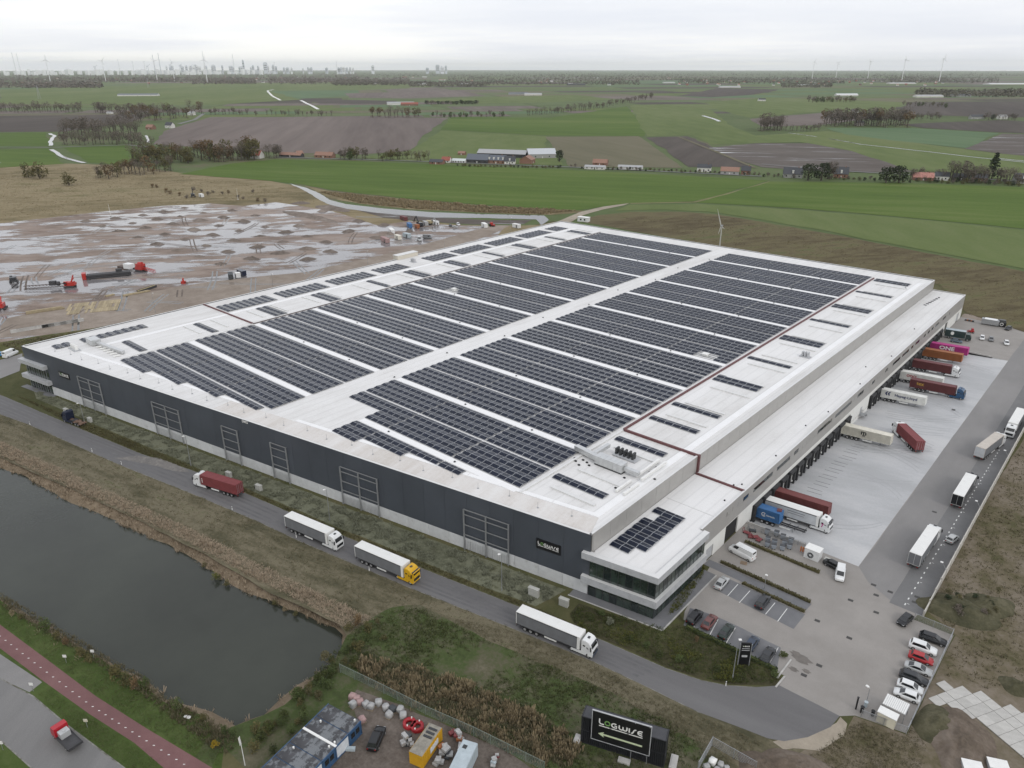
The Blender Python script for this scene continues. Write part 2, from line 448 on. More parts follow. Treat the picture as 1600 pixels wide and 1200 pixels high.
nt.links.new(_w.outputs['Fac'], _b.inputs['Height']); nt.links.new(_b.outputs['Normal'], nt.nodes['Principled BSDF'].inputs['Normal'])
m_ditch = mat('ditch_water', (.05, .052, .05), .08, var=.1, scale=.1, spec=.45, world_co=True)

# one ground sheet out to the horizon, left open over the pond and the sunk apron
def ground_sheet():
    B = 42000.0
    near = [(-330, -60), (40, -60), (60, 420), (-330, 420)]
    pts = [Vector(p) for p in ((-B, -B), (B, -B), (B, B), (-B, B))]
    loops = [[0, 1, 2, 3]]
    def addloop(L):
        o = len(pts); pts.extend([Vector(p[:2]) for p in L]); loops.append(list(range(o, o + len(L))))
    addloop(bank)
    ax = [(APRON[0], APRON[2]), (APRON[1], APRON[2]), (APRON[1], APRON[3]), (APRON[0], APRON[3])]
    addloop(ax); addloop(near)
    edges = [(L[i], L[(i + 1) % len(L)]) for L in loops for i in range(len(L))]
    vs, es, fs = delaunay_2d_cdt(pts, edges, [], 0, 1e-5)[:3]
    b = MB(); b.v = [(v.x, v.y, 0.0) for v in vs]
    for f in fs:
        c = sum((vs[i] for i in f), Vector((0, 0))) / len(f)
        if inpoly(c.x, c.y, bank) or inpoly(c.x, c.y, ax): continue
        a0, a1, a2 = vs[f[0]], vs[f[1]], vs[f[2]]
        if (a1 - a0).cross(a2 - a0) < 0: f = f[::-1]
        b.f.append(list(f)); b.m.append(0 if inpoly(c.x, c.y, near) else 1); b.sm.append(False)
    return b.obj('ground', [g_base, g_far], kind='structure')
ground_sheet()
# pond: sloping bank down to the water and a bed-deep sheet of water
b = MB()
inn = offset_loop(pond, -0.9)
mid = [a.lerp(c, .5 + .25 * noise.noise(Vector((a.x * .2, a.y * .2, 1)))) for a, c in zip(bank, pond)]
rings = [[(p.x, p.y, 0.0) for p in bank], [(p.x, p.y, WATER_Z * .42 + .3 * noise.noise(Vector((p.x * .3, p.y * .3, 4)))) for p in mid], [(p.x, p.y, WATER_Z + .03) for p in pond], [(p.x, p.y, WATER_Z - .7) for p in inn]]
b.loft(rings, 0, True, cap=False)
b.obj('pond_bank', g_shore, kind='structure')
sheet('pond', inn + [], WATER_Z, m_water, kind='structure')
sheet('pond_edge_water', pond, WATER_Z - .02, m_water, kind='structure')

# main access road, with a worn kerb strip
road_top = [(-140, 560), (0, 617), (120, 668), (222, 710), (297, 734), (400, 778), (540, 839), (666, 891), (795, 942), (939, 1000), (1042, 1045), (1095, 1063), (1134, 1071), (1180, 1074), (1218, 1071)]
road_bot = [(-140, 590), (0, 647), (45, 663), (144, 707), (192, 728), (300, 771), (400, 813), (470, 846), (645, 920), (795, 979), (927, 1033), (1016, 1075), (1095, 1114), (1200, 1154)]
RT, RB = GP(road_top), GP(road_bot)
road_poly = RT + GP([(1275, 1100), (1312, 1119), (1298, 1136), (1262, 1152), (1225, 1158)]) + RB[::-1]
sheet('verge', [RB[0] + Vector((0, -30, 0))] + [p + Vector((0, .6, 0)) for p in RB] + GP([(1260, 1170), (1180, 1215), (700, 1215), (560, 1090), (545, 1000)]) + [Vector((p.x, p.y, 0)) for p in bank if p.y > 44 and p.x < -101][::-1][:0] + GP([(530, 975), (420, 925), (330, 872), (200, 805), (100, 760), (0, 715)]), .010, g_verge, .5, 3.0)
sheet('meadow', GP([(545, 990), (610, 950), (660, 945), (760, 1000), (860, 1040), (960, 1085), (1040, 1130), (1120, 1170), (1150, 1215), (560, 1215), (400, 1215), (345, 1165), (330, 1215), (270, 1215), (330, 1150), (440, 1100), (520, 1040)]), .018, g_mead, 1.2, 3.0)
sheet('road', road_poly, .03, g_asph, .12, 3.0)
sheet('sand_spill', GP([(1205, 1158), (1262, 1152), (1298, 1135), (1312, 1118), (1322, 1128), (1318, 1150), (1280, 1172), (1225, 1172)]), .022, g_sand, .6, 1.5)
# yard
yard_near = GP([(1112, 880), (1070, 955), (1068, 968), (1222, 1057), (1214, 1074), (1275, 1100), (1312, 1119), (1336, 1118), (1416, 1146), (1490, 993), (1428, 968), (1440, 952)])
yard_poly = [Vector((-57.2, 128, 0))] + yard_near + [Vector((-16.2, 146, 0)), Vector((-16.2, 365, 0)), Vector((-57.2, 365, 0)), Vector((-57.2, APRON[3], 0)), Vector((APRON[1], APRON[3], 0)), Vector((APRON[1], APRON[2], 0)), Vector((-57.2, APRON[2], 0))]
sheet('yard', yard_poly, .012, g_pave)
sheet('lane', [(-31.2, 150), (-28, 146), (-22.5, 143), (-22.3, 362), (-31.2, 350)], .020, g_lane, .25, 4.0)
sheet('truck_lane', [(-22.6, 142), (-16.3, 142), (-16.3, 362), (-22.6, 362)], .026, g_lane2, .1, 4.0)
# sunk loading apron with its retaining sides
x0, x1, y0, y1 = APRON
b = MB()
b.add([(x0, y0, DOCK_Z), (x1, y0, 0.016), (x1, y1, 0.016), (x0, y1, DOCK_Z)], [(0, 1, 2, 3)])
b.add([(x0, y0, DOCK_Z - .2), (x1, y0, -.2), (x1, y0, .012), (x0, y0, .012), (x0, y1, DOCK_Z - .2), (x1, y1, -.2), (x1, y1, .012), (x0, y1, .012)], [(3, 2, 1, 0), (4, 5, 6, 7)])
b.obj('loading_apron', g_apron, kind='structure')
for yy, a in ((y0 - .12, 'low'), (y1 + .12, 'low')):
    MB().bx(x0 + .3, -43.0 if yy < 200 else -36.4, yy - .12, yy + .12, -.6, .55).obj('low_wall', g_conc, label='low concrete wall at the near end of the loading docks' if yy < 200 else 'low concrete wall beside the pink container at the far dock end', cat='wall')
# dark tyre tracks worn into the apron in front of the docks
trk = mat('tyre_rubber_mark', (.20, .20, .20), .8, var=.3, scale=1.2)
for k in range(10):
    for dx in (-.95, .95):
        yy = 172.2 + 4.75 * k + dx; xx = -52.6 + random.uniform(-.5, .5); q = MB()
        q.add([(xx, yy - .13, apron_z(xx) + .012), (xx + 3.8, yy - .13, apron_z(xx + 3.8) + .012), (xx + 3.8, yy + .13, apron_z(xx + 3.8) + .012), (xx, yy + .13, apron_z(xx) + .012)], [(0, 1, 2, 3)])
        q.obj('tyre_mark', trk, kind='structure')
# wheel tracks polished into the road and arcs turned on the yard
m_pol = gmat('polished_asphalt', [(.10, .098, .10), (.118, .116, .118), (.14, .137, .138)], .05, .4, 5.0, rough=.6, spec=.4, w3=.5); m_arc = gmat('tyre_smear', [(.31, .315, .32), (.345, .35, .355), (.40, .40, .405)], .06, .5, 4.0, rough=.6, spec=.4)
RBx = [RB[0]] + [RB[min(len(RB) - 1, i)] for i in range(1, len(RT))]
for f in (.24, .40, .62, .78):
    strip('wheel_track', [G(a[0] + (c[0] - a[0]) * f, a[1] + (c[1] - a[1]) * f) for a, c in (((0, 617), (0, 647)), ((120, 668), (95, 686)), ((297, 734), (250, 751)), ((400, 778), (345, 791)), ((540, 839), (470, 846)), ((666, 891), (600, 902)), ((795, 942), (735, 956)), ((939, 1000), (870, 1010)), ((1042, 1045), (985, 1060)))], .55, .036 + f * .002, m_pol)
sheet('mud_smear', GP([(214, 712), (250, 716), (285, 730), (296, 738), (270, 736), (235, 726), (180, 716)]), .040, gmat('dried_mud', [(.15, .145, .14), (.19, .18, .17), (.25, .235, .22)], .3, 1.2, 6.0), .3, 1.0)
ta = random.Random(6)
for k in range(26):
    yy = ta.uniform(158, 305); x = ta.uniform(-52, -40); r = ta.uniform(14, 30); sg = ta.choice([-1, 1]); q = []
    for i in range(11): a = i / 10 * ta.uniform(.9, 1.0) * 1.1; q.append((x + r * math.sin(a) * .9, yy + sg * r * (1 - math.cos(a))))
    q = [v for v in q if v[0] < -32.5 and 152 < v[1] < 313]
    if len(q) < 4: continue
    for o in (-.95, .95):
        b = MB(); n_ = len(q)
        for i, (xx, y2) in enumerate(q): b.v += [(xx, y2 + o - .16, apron_z(xx) + .0205 + .0007 * (k % 9)), (xx, y2 + o + .16, apron_z(xx) + .0205 + .0007 * (k % 9))]
        for i in range(n_ - 1): b.f.append([2 * i, 2 * i + 2, 2 * i + 3, 2 * i + 1]); b.m.append(0); b.sm.append(False)
        b.obj('tyre_mark', m_arc, kind='structure')
# construction site, canal and moor on the far left
sheet('moor', GP([(-200, 300), (0, 262), (80, 255), (200, 258), (280, 270), (420, 282), (470, 292), (530, 318), (600, 340), (720, 352), (840, 352), (870, 347), (640, 420), (300, 500), (-200, 600)]), .02, g_dry, 3.0, 12.0)
sheet('building_site', GP([(-200, 372), (0, 349), (140, 333), (250, 322), (330, 318), (380, 322), (430, 316), (520, 330), (590, 352), (640, 345), (700, 352), (790, 354), (776, 372), (690, 392), (600, 412), (480, 440), (380, 465), (250, 495), (120, 520), (0, 535), (-200, 580)]), .05, g_mud, 1.5, 6.0)
sheet('site_road', GP([(0, 500), (60, 487), (200, 462), (330, 440), (480, 425), (600, 398), (690, 374), (770, 352), (800, 352), (760, 370), (660, 398), (480, 440), (300, 482), (120, 518), (0, 528)]), .07, g_dirt, 1.2, 6.0)
sheet('ditch_bank', GP([(-60, 560), (0, 535), (150, 512), (300, 482), (480, 441), (660, 400), (770, 374), (845, 352), (872, 348), (560, 440), (36, 552), (-60, 580)]), .09, gmat('bank_grass', [(.05, .055, .02), (.075, .08, .028), (.10, .095, .04), (.13, .11, .055)], .03, .2, 1.4, bump=.4), 1.0, 5.0)
sheet('canal', GP([(452, 287), (476, 293), (500, 302), (514, 312), (540, 319), (600, 326), (680, 332), (760, 335), (850, 337), (858, 344), (846, 352), (838, 343), (760, 341), (680, 340), (590, 333), (525, 324), (498, 312), (480, 300)]), .11, m_ditch, 1.0, 5.0)
sheet('mud_flat', GP([(545, 325), (620, 334), (700, 341), (760, 344), (830, 344), (820, 350), (740, 351), (660, 346), (600, 340)]), .10, g_wet, 1.5, 6.0)
sheet('reed_margin', GP([(476, 290), (520, 300), (640, 312), (760, 322), (900, 329), (930, 331), (860, 336), (760, 333), (640, 327), (560, 318), (515, 310)]), .12, g_dry, 1.5, 6.0)
sheet('berm', GP([(935, 336), (985, 331), (1060, 331), (1120, 335), (1180, 345), (1300, 366), (1420, 390), (1600, 424), (1800, 462), (1800, 590), (1620, 525), (1510, 490), (1470, 445), (1380, 425), (1120, 385), (900, 345)]), .10, g_brown, 2.0, 8.0)
sheet('field_path', GP([(870, 347), (905, 332), (950, 321), (985, 317), (975, 321), (940, 328), (912, 336), (890, 348)]), .14, g_sand, .5, 5.0)
strip('field_path', GP([(985, 318), (1085, 316), (1130, 305), (1170, 294), (1204, 284)]), 4.0, .16, gmat('trodden_track', [(.15, .15, .07), (.18, .17, .085), (.20, .19, .10)], .02, .1, 1.0))
# fields out to the far woods
FIELDS = [
 (g_green, [(280, 272), (360, 256), (430, 249), (560, 252), (700, 258), (900, 266), (1200, 282), (1130, 303), (1085, 315), (985, 317), (900, 329), (760, 321), (640, 311), (515, 297), (470, 288), (400, 281)]),
 (g_green, [(1204, 284), (1400, 286), (1800, 300), (1800, 392), (1600, 358), (1420, 340), (1250, 326), (1090, 317)]),
 (g_green2, [(985, 320), (1090, 319), (1250, 328), (1420, 342), (1600, 360), (1800, 396), (1800, 455), (1600, 420), (1420, 387), (1300, 363), (1180, 342), (1110, 331), (1040, 328), (960, 330)]),
 (g_plough, [(240, 226), (256, 205), (330, 183), (700, 184), (660, 214), (640, 236), (560, 242), (430, 238), (330, 232)]),
 (g_plough2, [(-200, 183), (120, 180), (245, 178), (200, 192), (100, 206), (-200, 207)]),
 (g_green, [(-200, 210), (70, 207), (82, 228), (-200, 234)]),
 (g_green, [(-200, 238), (76, 232), (100, 256), (0, 262), (-200, 280)]),
 (g_green, [(100, 231), (200, 227), (262, 234), (190, 258), (140, 254)]),
 (g_green2, [(640, 236), (690, 204), (855, 213), (850, 232), (880, 258), (700, 256), (560, 246)]),
 (g_green, [(705, 183), (860, 184), (980, 166), (1000, 190), (1010, 213), (855, 212), (690, 203)]),
 (g_stub, [(852, 214), (998, 213), (1066, 262), (890, 261)]),
 (g_green2, [(985, 165), (1040, 163), (1110, 172), (1140, 196), (1180, 212), (1070, 212), (1010, 213)]),
 (g_plough2, [(1010, 215), (1075, 213), (1100, 224), (1180, 262), (1078, 261)]),
 (g_wet, [(1100, 232), (1180, 224), (1260, 224), (1330, 236), (1440, 268), (1300, 270), (1190, 262)]),
 (g_green2, [(1080, 210), (1180, 212), (1290, 205), (1420, 222), (1560, 240), (1800, 262), (1800, 296), (1440, 272), (1330, 236), (1250, 222), (1110, 226)]),
 (g_pale, [(1290, 200), (1420, 200), (1560, 208), (1510, 232), (1400, 220), (1320, 210)]),
 (g_wet, [(1508, 233), (1566, 209), (1800, 215), (1800, 262), (1560, 240)]),
 (g_plough2, [(1400, 194), (1560, 188), (1800, 196), (1800, 214), (1560, 207), (1440, 200)]),
 (g_plough, [(1170, 186), (1290, 176), (1400, 180), (1280, 196), (1190, 198)]),
 (g_plough2, [(1060, 150), (1120, 138), (1220, 140), (1180, 148), (1110, 152)]),
 (g_pale, [(420, 142), (560, 141), (560, 149), (460, 155), (440, 152)]),
 (g_plough2, [(470, 156), (540, 156), (620, 158), (620, 163), (500, 162)]),
 (g_green2, [(300, 130), (640, 128), (640, 138), (560, 141), (420, 142), (300, 140)]),
 (g_plough, [(540, 146), (720, 142), (760, 150), (640, 154), (545, 153)]),
 (g_green2, [(0, 140), (300, 131), (420, 142), (470, 156), (330, 164), (0, 163)]),
 (g_green2, [(860, 160), (960, 155), (900, 148), (760, 152), (640, 157), (740, 162)]),
 (g_green2, [(1100, 160), (1200, 152), (1420, 160), (1380, 178), (1290, 174), (1170, 184), (1120, 172)]),
 (g_plough2, [(1420, 160), (1600, 158), (1800, 166), (1800, 180), (1560, 184), (1400, 178)]),
]
fr = random.Random(3)
for k, (m, px) in enumerate(FIELDS):
    d = sum(G(x, y).length for x, y in px) / len(px)
    sheet('field', GP(px), .15 + .00004 * d + .003 * k, m, d * .004, d * .02)
# patchwork of plots towards the horizon, one sheet for each kind of crop
pr = random.Random(31); plots = {}
ca, sa = math.cos(R(YAW + 12)), math.sin(R(YAW + 12)); v = 1750.0
while v < 9500:
    dv = pr.uniform(110, 240) * (v / 2200); u = -v * .95
    while u < v * .95:
        du = pr.uniform(180, 520) * (v / 2200); m = pr.choice([0, 0, 1, 1, 2, 3, 3, 4, 5]); gp = 5 + v * .002
        q = [(u + gp, v + gp), (u + du - gp, v + gp + pr.uniform(-6, 6)), (u + du - gp, v + dv - gp), (u + gp, v + dv - gp)]
        plots.setdefault(m, MB()).add([(a * ca - c * sa, a * sa + c * ca, .12 + .00002 * v) for a, c in q], [(0, 1, 2, 3)])
        u += du
    v += dv
for m, bm in plots.items():
    bm.obj('far_fields', (g_green2, gmat('far_pasture', [(.085, .115, .05), (.105, .14, .06), (.13, .155, .075)], .003, .02, .3), g_pale, g_plough, g_stub, g_plough2)[m], kind='structure')
# ditches that catch the sky, and country lanes
for px, w in (([(428, 140), (418, 142), (424, 149), (438, 157)], 12), ([(470, 157), (482, 163), (497, 171)], 12), ([(78, 209), (86, 213), (78, 222), (79, 228)], 7), ([(80, 234), (92, 242), (108, 249), (132, 255)], 7),
              ([(1098, 181), (1112, 185), (1124, 190)], 10), ([(1232, 208), (1276, 214)], 4), ([(1295, 217), (1345, 226), (1400, 232), (1470, 240), (1530, 247), (1620, 256)], 4.5), ([(1560, 248), (1620, 254)], 5), ([(228, 212), (232, 224)], 5),
              ([(0, 254), (-80, 262)], 9)):
    P = [q for a, c in zip(GP(px), GP(px[1:])) for q in (a, a.lerp(c, .35) + Vector((fr.uniform(-w, w), fr.uniform(-w, w), 0)) * .18, a.lerp(c, .7) + Vector((fr.uniform(-w, w), fr.uniform(-w, w), 0)) * .18)] + [G(*px[-1])]; strip('ditch', P, w * .75, .35 + .0001 * P[0].length, m_ditch)
for px, w in (([(-200, 228), (76, 231), (200, 227), (260, 234)], 5), ([(318, 178), (305, 187), (280, 194)], 8), ([(1190, 257), (1320, 268), (1460, 276), (1800, 296)], 4.5), ([(640, 252), (900, 262), (1190, 276)], 4.5), ([(430, 246), (640, 252)], 4.5), ([(1060, 214), (1120, 238), (1180, 263)], 5)):
    P = GP(px); strip('lane', P, w, .45 + .0001 * P[0].length, g_asph2 if px[0][0] != 1060 else g_stub)
# ================================================================== the warehouse
UA0 = math.atan2(36.6, 207.3)
m_dark = mat('anthracite_cladding', (.064, .073, .088), .42, .0, var=.12, scale=.12, rnd=.05)
m_grey = mat('grey_cladding', (.36, .35, .335), .5, .1, var=.06, scale=.4)
m_plinth = mat('plinth_concrete', (.55, .56, .565), .8, var=.08, scale=.8, bump=.01, rnd=.05, dirt=((.30, .30, .28), .6, .58, .85))
m_roof = gmat('roof_membrane', [(.60, .59, .575), (.685, .68, .67), (.735, .73, .725)], .03, .22, 1.2, rough=.65, spec=.3, stretch=(1, .25, 1), w3=.3)
nt = m_roof.node_tree                             # lapped membrane sheets: faint regular seams
_bs = nt.nodes['Principled BSDF']; _src = _bs.inputs['Base Color'].links[0].from_socket
_g = nt.nodes.new('ShaderNodeNewGeometry'); _w = nt.nodes.new('ShaderNodeTexWave'); _w.inputs['Scale'].default_value = .105; _w.inputs['Distortion'].default_value = .6; _w.inputs['Detail Scale'].default_value = .4
nt.links.new(_g.outputs['Position'], _w.inputs['Vector'])
_r = nt.nodes.new('ShaderNodeMapRange'); _r.inputs['From Min'].default_value = 0; _r.inputs['From Max'].default_value = .10; _r.inputs['To Min'].default_value = .92
nt.links.new(_w.outputs['Fac'], _r.inputs['Value'])
_v = nt.nodes.new('ShaderNodeVectorMath'); _v.operation = 'SCALE'; nt.links.new(_src, _v.inputs[0]); nt.links.new(_r.outputs['Result'], _v.inputs['Scale']); nt.links.new(_v.outputs[0], _bs.inputs['Base Color'])
m_roofd = gmat('weathered_membrane', [(.53, .495, .455), (.62, .595, .57), (.685, .675, .66)], .06, .3, 1.5, rough=.75, rot=UA0, stretch=(1, .12, 1))
m_roofw = mat('new_membrane', (.79, .79, .79), .55, var=.03, scale=.3)
m_cope = mat('coping_metal', (.66, .66, .65), .4, .1, var=.05, scale=.6)
m_red = mat('red_brown_coping', (.115, .042, .042), .6, var=.2, scale=1.0)
m_dkline = mat('dark_coping', (.11, .09, .085), .6, var=.2, scale=1.0)
m_glass = mat('tinted_glass', (.018, .026, .026), .06, var=.25, scale=.35, spec=.8)
m_glassg = mat('green_glass', (.03, .045, .038), .04, var=.5, scale=.4, spec=1.0)
m_frame = mat('dark_frame', (.03, .032, .034), .5, var=.1)
m_steel = mat('galvanised_steel', (.36, .37, .38), .45, .5, var=.1, scale=2.0)
m_fasc = mat('fascia_panel', (.43, .44, .455), .55, var=.08, scale=.7, dirt=((.27, .275, .28), .8, .5, .8))
m_white = mat('white_panel', (.72, .72, .69), .55, var=.05, scale=.6)
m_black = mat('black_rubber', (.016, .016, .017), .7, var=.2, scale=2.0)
m_blackp = mat('black_panel', (.010, .010, .012), .35, var=.2, scale=1.0)
m_duct = mat('duct_metal', (.56, .57, .57), .35, .45, var=.08, scale=1.2)
m_lite = mat('light_plastic', (.75, .75, .73), .5, var=.05)
m_green_l = mat('logo_green', (.16, .30, .10), .5, var=.05)
m_arrow = mat('arrow_pale_green', (.55, .62, .42), .5, var=.08, scale=2.0)

A = Vector((-277.4, 67.1, 0)); Bc = Vector((-70.1, 103.7, 0)); U = (Bc - A).normalized(); NF = Vector((U.y, -U.x, 0))
FL = (Bc - A).length; UA = math.atan2(U.y, U.x)
XL, XR, YB, ZT, ZR = -277.4, -70.1, 361.0, 14.6, 14.33
def F(s, d, z):
    """point on the front: s metres along it, d metres out of it"""
    return A + U * s + NF * d + Vector((0, 0, z))
wh = thing('warehouse', 'huge flat-roofed warehouse with dark front and white concrete base', 'warehouse', (-173, 220, 0))
def P(bm, name, mats, par=None, **kw):
    """add a part of a thing whose mesh is in world metres"""
    par = par or wh
    o = bm.obj(name, mats, par, **kw); o.matrix_parent_inverse = par_inv(par); return o
def par_inv(par):
    m = Matrix.Translation(par.location) @ par.rotation_euler.to_matrix().to_4x4()
    q = par
    if par.parent: m = Matrix.Translation(par.parent.location) if par.location.length < 1e-6 else m
    return m.inverted()
# walls: a prism shell, one mesh a side
def wall(p, q, z0, z1, t=.25):
    p, q = Vector(p), Vector(q); d = (q - p).normalized(); nn = Vector((d.y, -d.x, 0)) * -t
    b = MB(); b.prism_z([p, q, q + nn, p + nn], z0, z1); return b
P(wall(F(0, -.06, 0), F(FL, -.06, 0), 2.95, ZT - .01), 'front_wall', m_frame)
for k in range(35):                               # dark cladding sheets with joints
    s0 = k * FL / 35; P(wall(F(s0 + .02, 0, 0), F(s0 + FL / 35 - .02, 0, 0), 2.96, ZT, .05), 'front_cladding', m_dark)
P(wall((XR, 104.2, 0), (XR, YB, 0), 9.5, ZT - .02).bx(XR - .2, XR - .01, 104.4, YB, 0, 9.5), 'side_wall', m_grey)
P(wall((XL, YB, 0), (XL, 67.4, 0), 0, ZT - .02), 'side_wall', m_dark)
P(wall((XR, YB, 0), (XL, YB, 0), 0, ZT), 'rear_wall', m_dark)
for k in range(43):                               # cladding sheets of the upper side wall, with joints
    y0 = 104.6 + k * 5.96
    P(MB().bx(XR - .005, XR + .05, y0, y0 + 5.90, 10.2, ZT - .1), 'cladding_panel', m_grey)
np_ = 36; pw = (FL - .4) / np_
for k in range(np_):                              # concrete base panels
    s0 = .2 + k * pw
    if s0 + pw < 14.5: continue
    b = MB(); b.prism_z([F(s0 + .03, .06, 0), F(s0 + pw - .03, .06, 0), F(s0 + pw - .03, -.2, 0), F(s0 + .03, -.2, 0)], -.2, 2.93)
    P(b, 'plinth_panel', m_plinth)
rp = [F(.2, -.2, 0), F(FL - .2, -.2, 0), Vector((XR - .2, YB - .2, 0)), Vector((XL + .2, YB - .2, 0))]
# roof deck: long shallow folds, so it is a real surface with falls
b = MB(); nx, ny = 26, 48
for j in range(ny + 1):
    for i in range(nx + 1):
        x = XL + .2 + (XR - XL - .4) * i / nx
        yf = 67.1 + (x - XL) * (103.7 - 67.1) / (XR - XL) + .25
        y = yf + (YB - .2 - yf) * j / ny
        b.v.append((x, y, ZR + .05 * noise.noise(Vector((x * .05, y * .05, 0)))))
for j in range(ny):
    for i in range(nx):
        b.f.append([j * (nx + 1) + i, j * (nx + 1) + i + 1, (j + 1) * (nx + 1) + i + 1, (j + 1) * (nx + 1) + i]); b.m.append(0); b.sm.append(True)
P(b, 'roof', m_roof)
b = MB()                                          # parapet coping right round
for p, q in ((F(-.05, .08, 0), F(FL + .05, .08, 0)), (Vector((XR + .08, 103.6, 0)), Vector((XR + .08, YB, 0))), (Vector((XR, YB, 0)), Vector((XL, YB, 0))), (Vector((XL - .05, YB, 0)), Vector((XL - .05, 67, 0)))):
    d = (q - p).normalized(); nn = Vector((-d.y, d.x, 0)) * .5
    b.prism_z([p, q, q + nn, p + nn], ZT, ZT + .06)
P(b, 'coping', m_cope)
b = MB(); b.prism_z([F(96, -.45, 0), F(FL - .5, -.45, 0), F(FL - 1.5, -6.6, 0), F(96, -6.6, 0)], ZR - .05, ZR + .075); P(b, 'edge_membrane', m_roofd)
# membrane walkways between the solar fields
S = [107.0 + 24.9 * k for k in range(10)]
def rsheet(x0, x1, y0, y1, h, m, name):
    return P(MB().bx(x0, x1, y0, y1, ZR - .05, ZR + h), name, m)
for k, s in enumerate(S):
    rsheet(-239.6, -171, s - .95, s + .95, .085, m_roofw, 'walkway')
    rsheet(-161.2 if k else -147, -92.6, s - .95, s + .95, .085, m_roofw, 'walkway')
rsheet(-259.2, -257.4, 84, 350, .085, m_roofw, 'walkway')
rsheet(-74.6, -72.8, 110, 352, .085, m_roofw, 'walkway')
for k in range(17):                               # front walkway follows the slanted front
    s0 = 22 + k * 11
    if 96 < s0 < 120: continue
    b = MB(); b.prism_z([F(s0, -6.8, 0), F(s0 + 10.9, -6.8, 0), F(s0 + 10.9, -8.0, 0), F(s0, -8.0, 0)], ZR - .05, ZR + .08)
    P(b, 'walkway', m_roofw)
# fire-wall copings
def rbar(p, q, w, h, m, name='firewall_coping'):
    return P(MB().bar(Vector(p) + Vector((0, 0, h / 2)), Vector(q) + Vector((0, 0, h / 2)), w, h, m=0), name, m)
rbar((-91.4, 147.8, ZR), (-91.4, 347, ZR), .55, .40, m_red)
rbar((-91.4, 106.5, ZR), (-91.4, 147.0, ZR), .5, .30, m_cope)
rbar((-91.1, 147.4, ZR), (-70.0, 147.4, ZR), .55, .55, m_red)
rbar((-69.8, 147.4, 10.1), (-69.8, 147.4, 14.7), .6, .5, m_red)
rbar((-240.6, 131.2, ZR), (-240.6, 350, ZR), .4, .30, m_dkline)
rbar((-240.6, 84, ZR), (-240.6, 131, ZR), .4, .22, m_cope)
rbar((-276.8, 131.2, ZR), (-240.9, 131.2, ZR), .5, .42, m_red)
for k in range(10):                               # membrane-clad skylight strips in the two edge bays
    for off in (5.8, 16.0):
        y = S[k] + off
        if y > 350: continue
        for xa, xb in ((-87.8, -76.0), (-256.6, -244.6)):
            if k == 1 and off > 10 and xa > -100: continue
            P(MB().prism_z([(xa, y), (xb, y), (xb, y + .8), (xa, y + .8)], ZR - .05, ZR + .36), 'skylight', m_cope)
# steel climbing frames on the front
FR = [(31.6, 43.4, 2), (69.2, 81.3, 2), (99.7, 105.9, 1), (118.7, 124.4, 1), (143.1, 154.8, 2), (179.8, 191.4, 2)]
for s0, s1, nb in FR:
    b = MB(); h = 10.65
    for i in range(nb + 1):
        s = s0 + (s1 - s0) * i / nb; b.bar(F(s, .42, 0), F(s, .42, h), .30, .22)
    for z in (h, 9.35, 6.7, 4.1) if nb == 2 else (h, 9.3, 6.9, 4.4):
        b.bar(F(s0, .45, z), F(s1, .45, z), .14, .20)
    for i in range(nb + 1):
        s = s0 + (s1 - s0) * i / nb
        for z in (h - .1, 6.7): b.bar(F(s, .05, z), F(s, .42, z), .1)
    P(b, 'climbing_frame', m_steel)
    b = MB()
    for i in range(int((s1 - s0) / .45)):
        s = s0 + .3 + i * .45; b.bar(F(s, .40, .1), F(s, .40, 2.6), .05)
    P(b, 'climbing_wire', m_steel)
# lightning rods on weighted feet along the front of the roof
for k in range(26):
    s0 = 14 + k * 7.6
    p = F(s0, -3.4 - .9 * (k % 2), ZR)
    P(MB().cyl(p, p + Vector((0, 0, 1.5)), .035, n=5).cyl(p, p + Vector((0, 0, .16)), .28, .22, n=8), 'lightning_rod', m_steel)
for k in range(10):
    for x in ((-213, -188, -166, -136, -112) if k else (-136, -112)):
        p = Vector((x + 3 * (k % 2), S[k], ZR + .08)); P(MB().cyl(p, p + Vector((0, 0, .22)), .3, .24, n=8), 'roof_drain', m_frame)
o = P(MB().cyl(F(109.5, .05, 14.0), F(109.5, .12, 14.0), .1, n=6), 'lamp', m_lite)

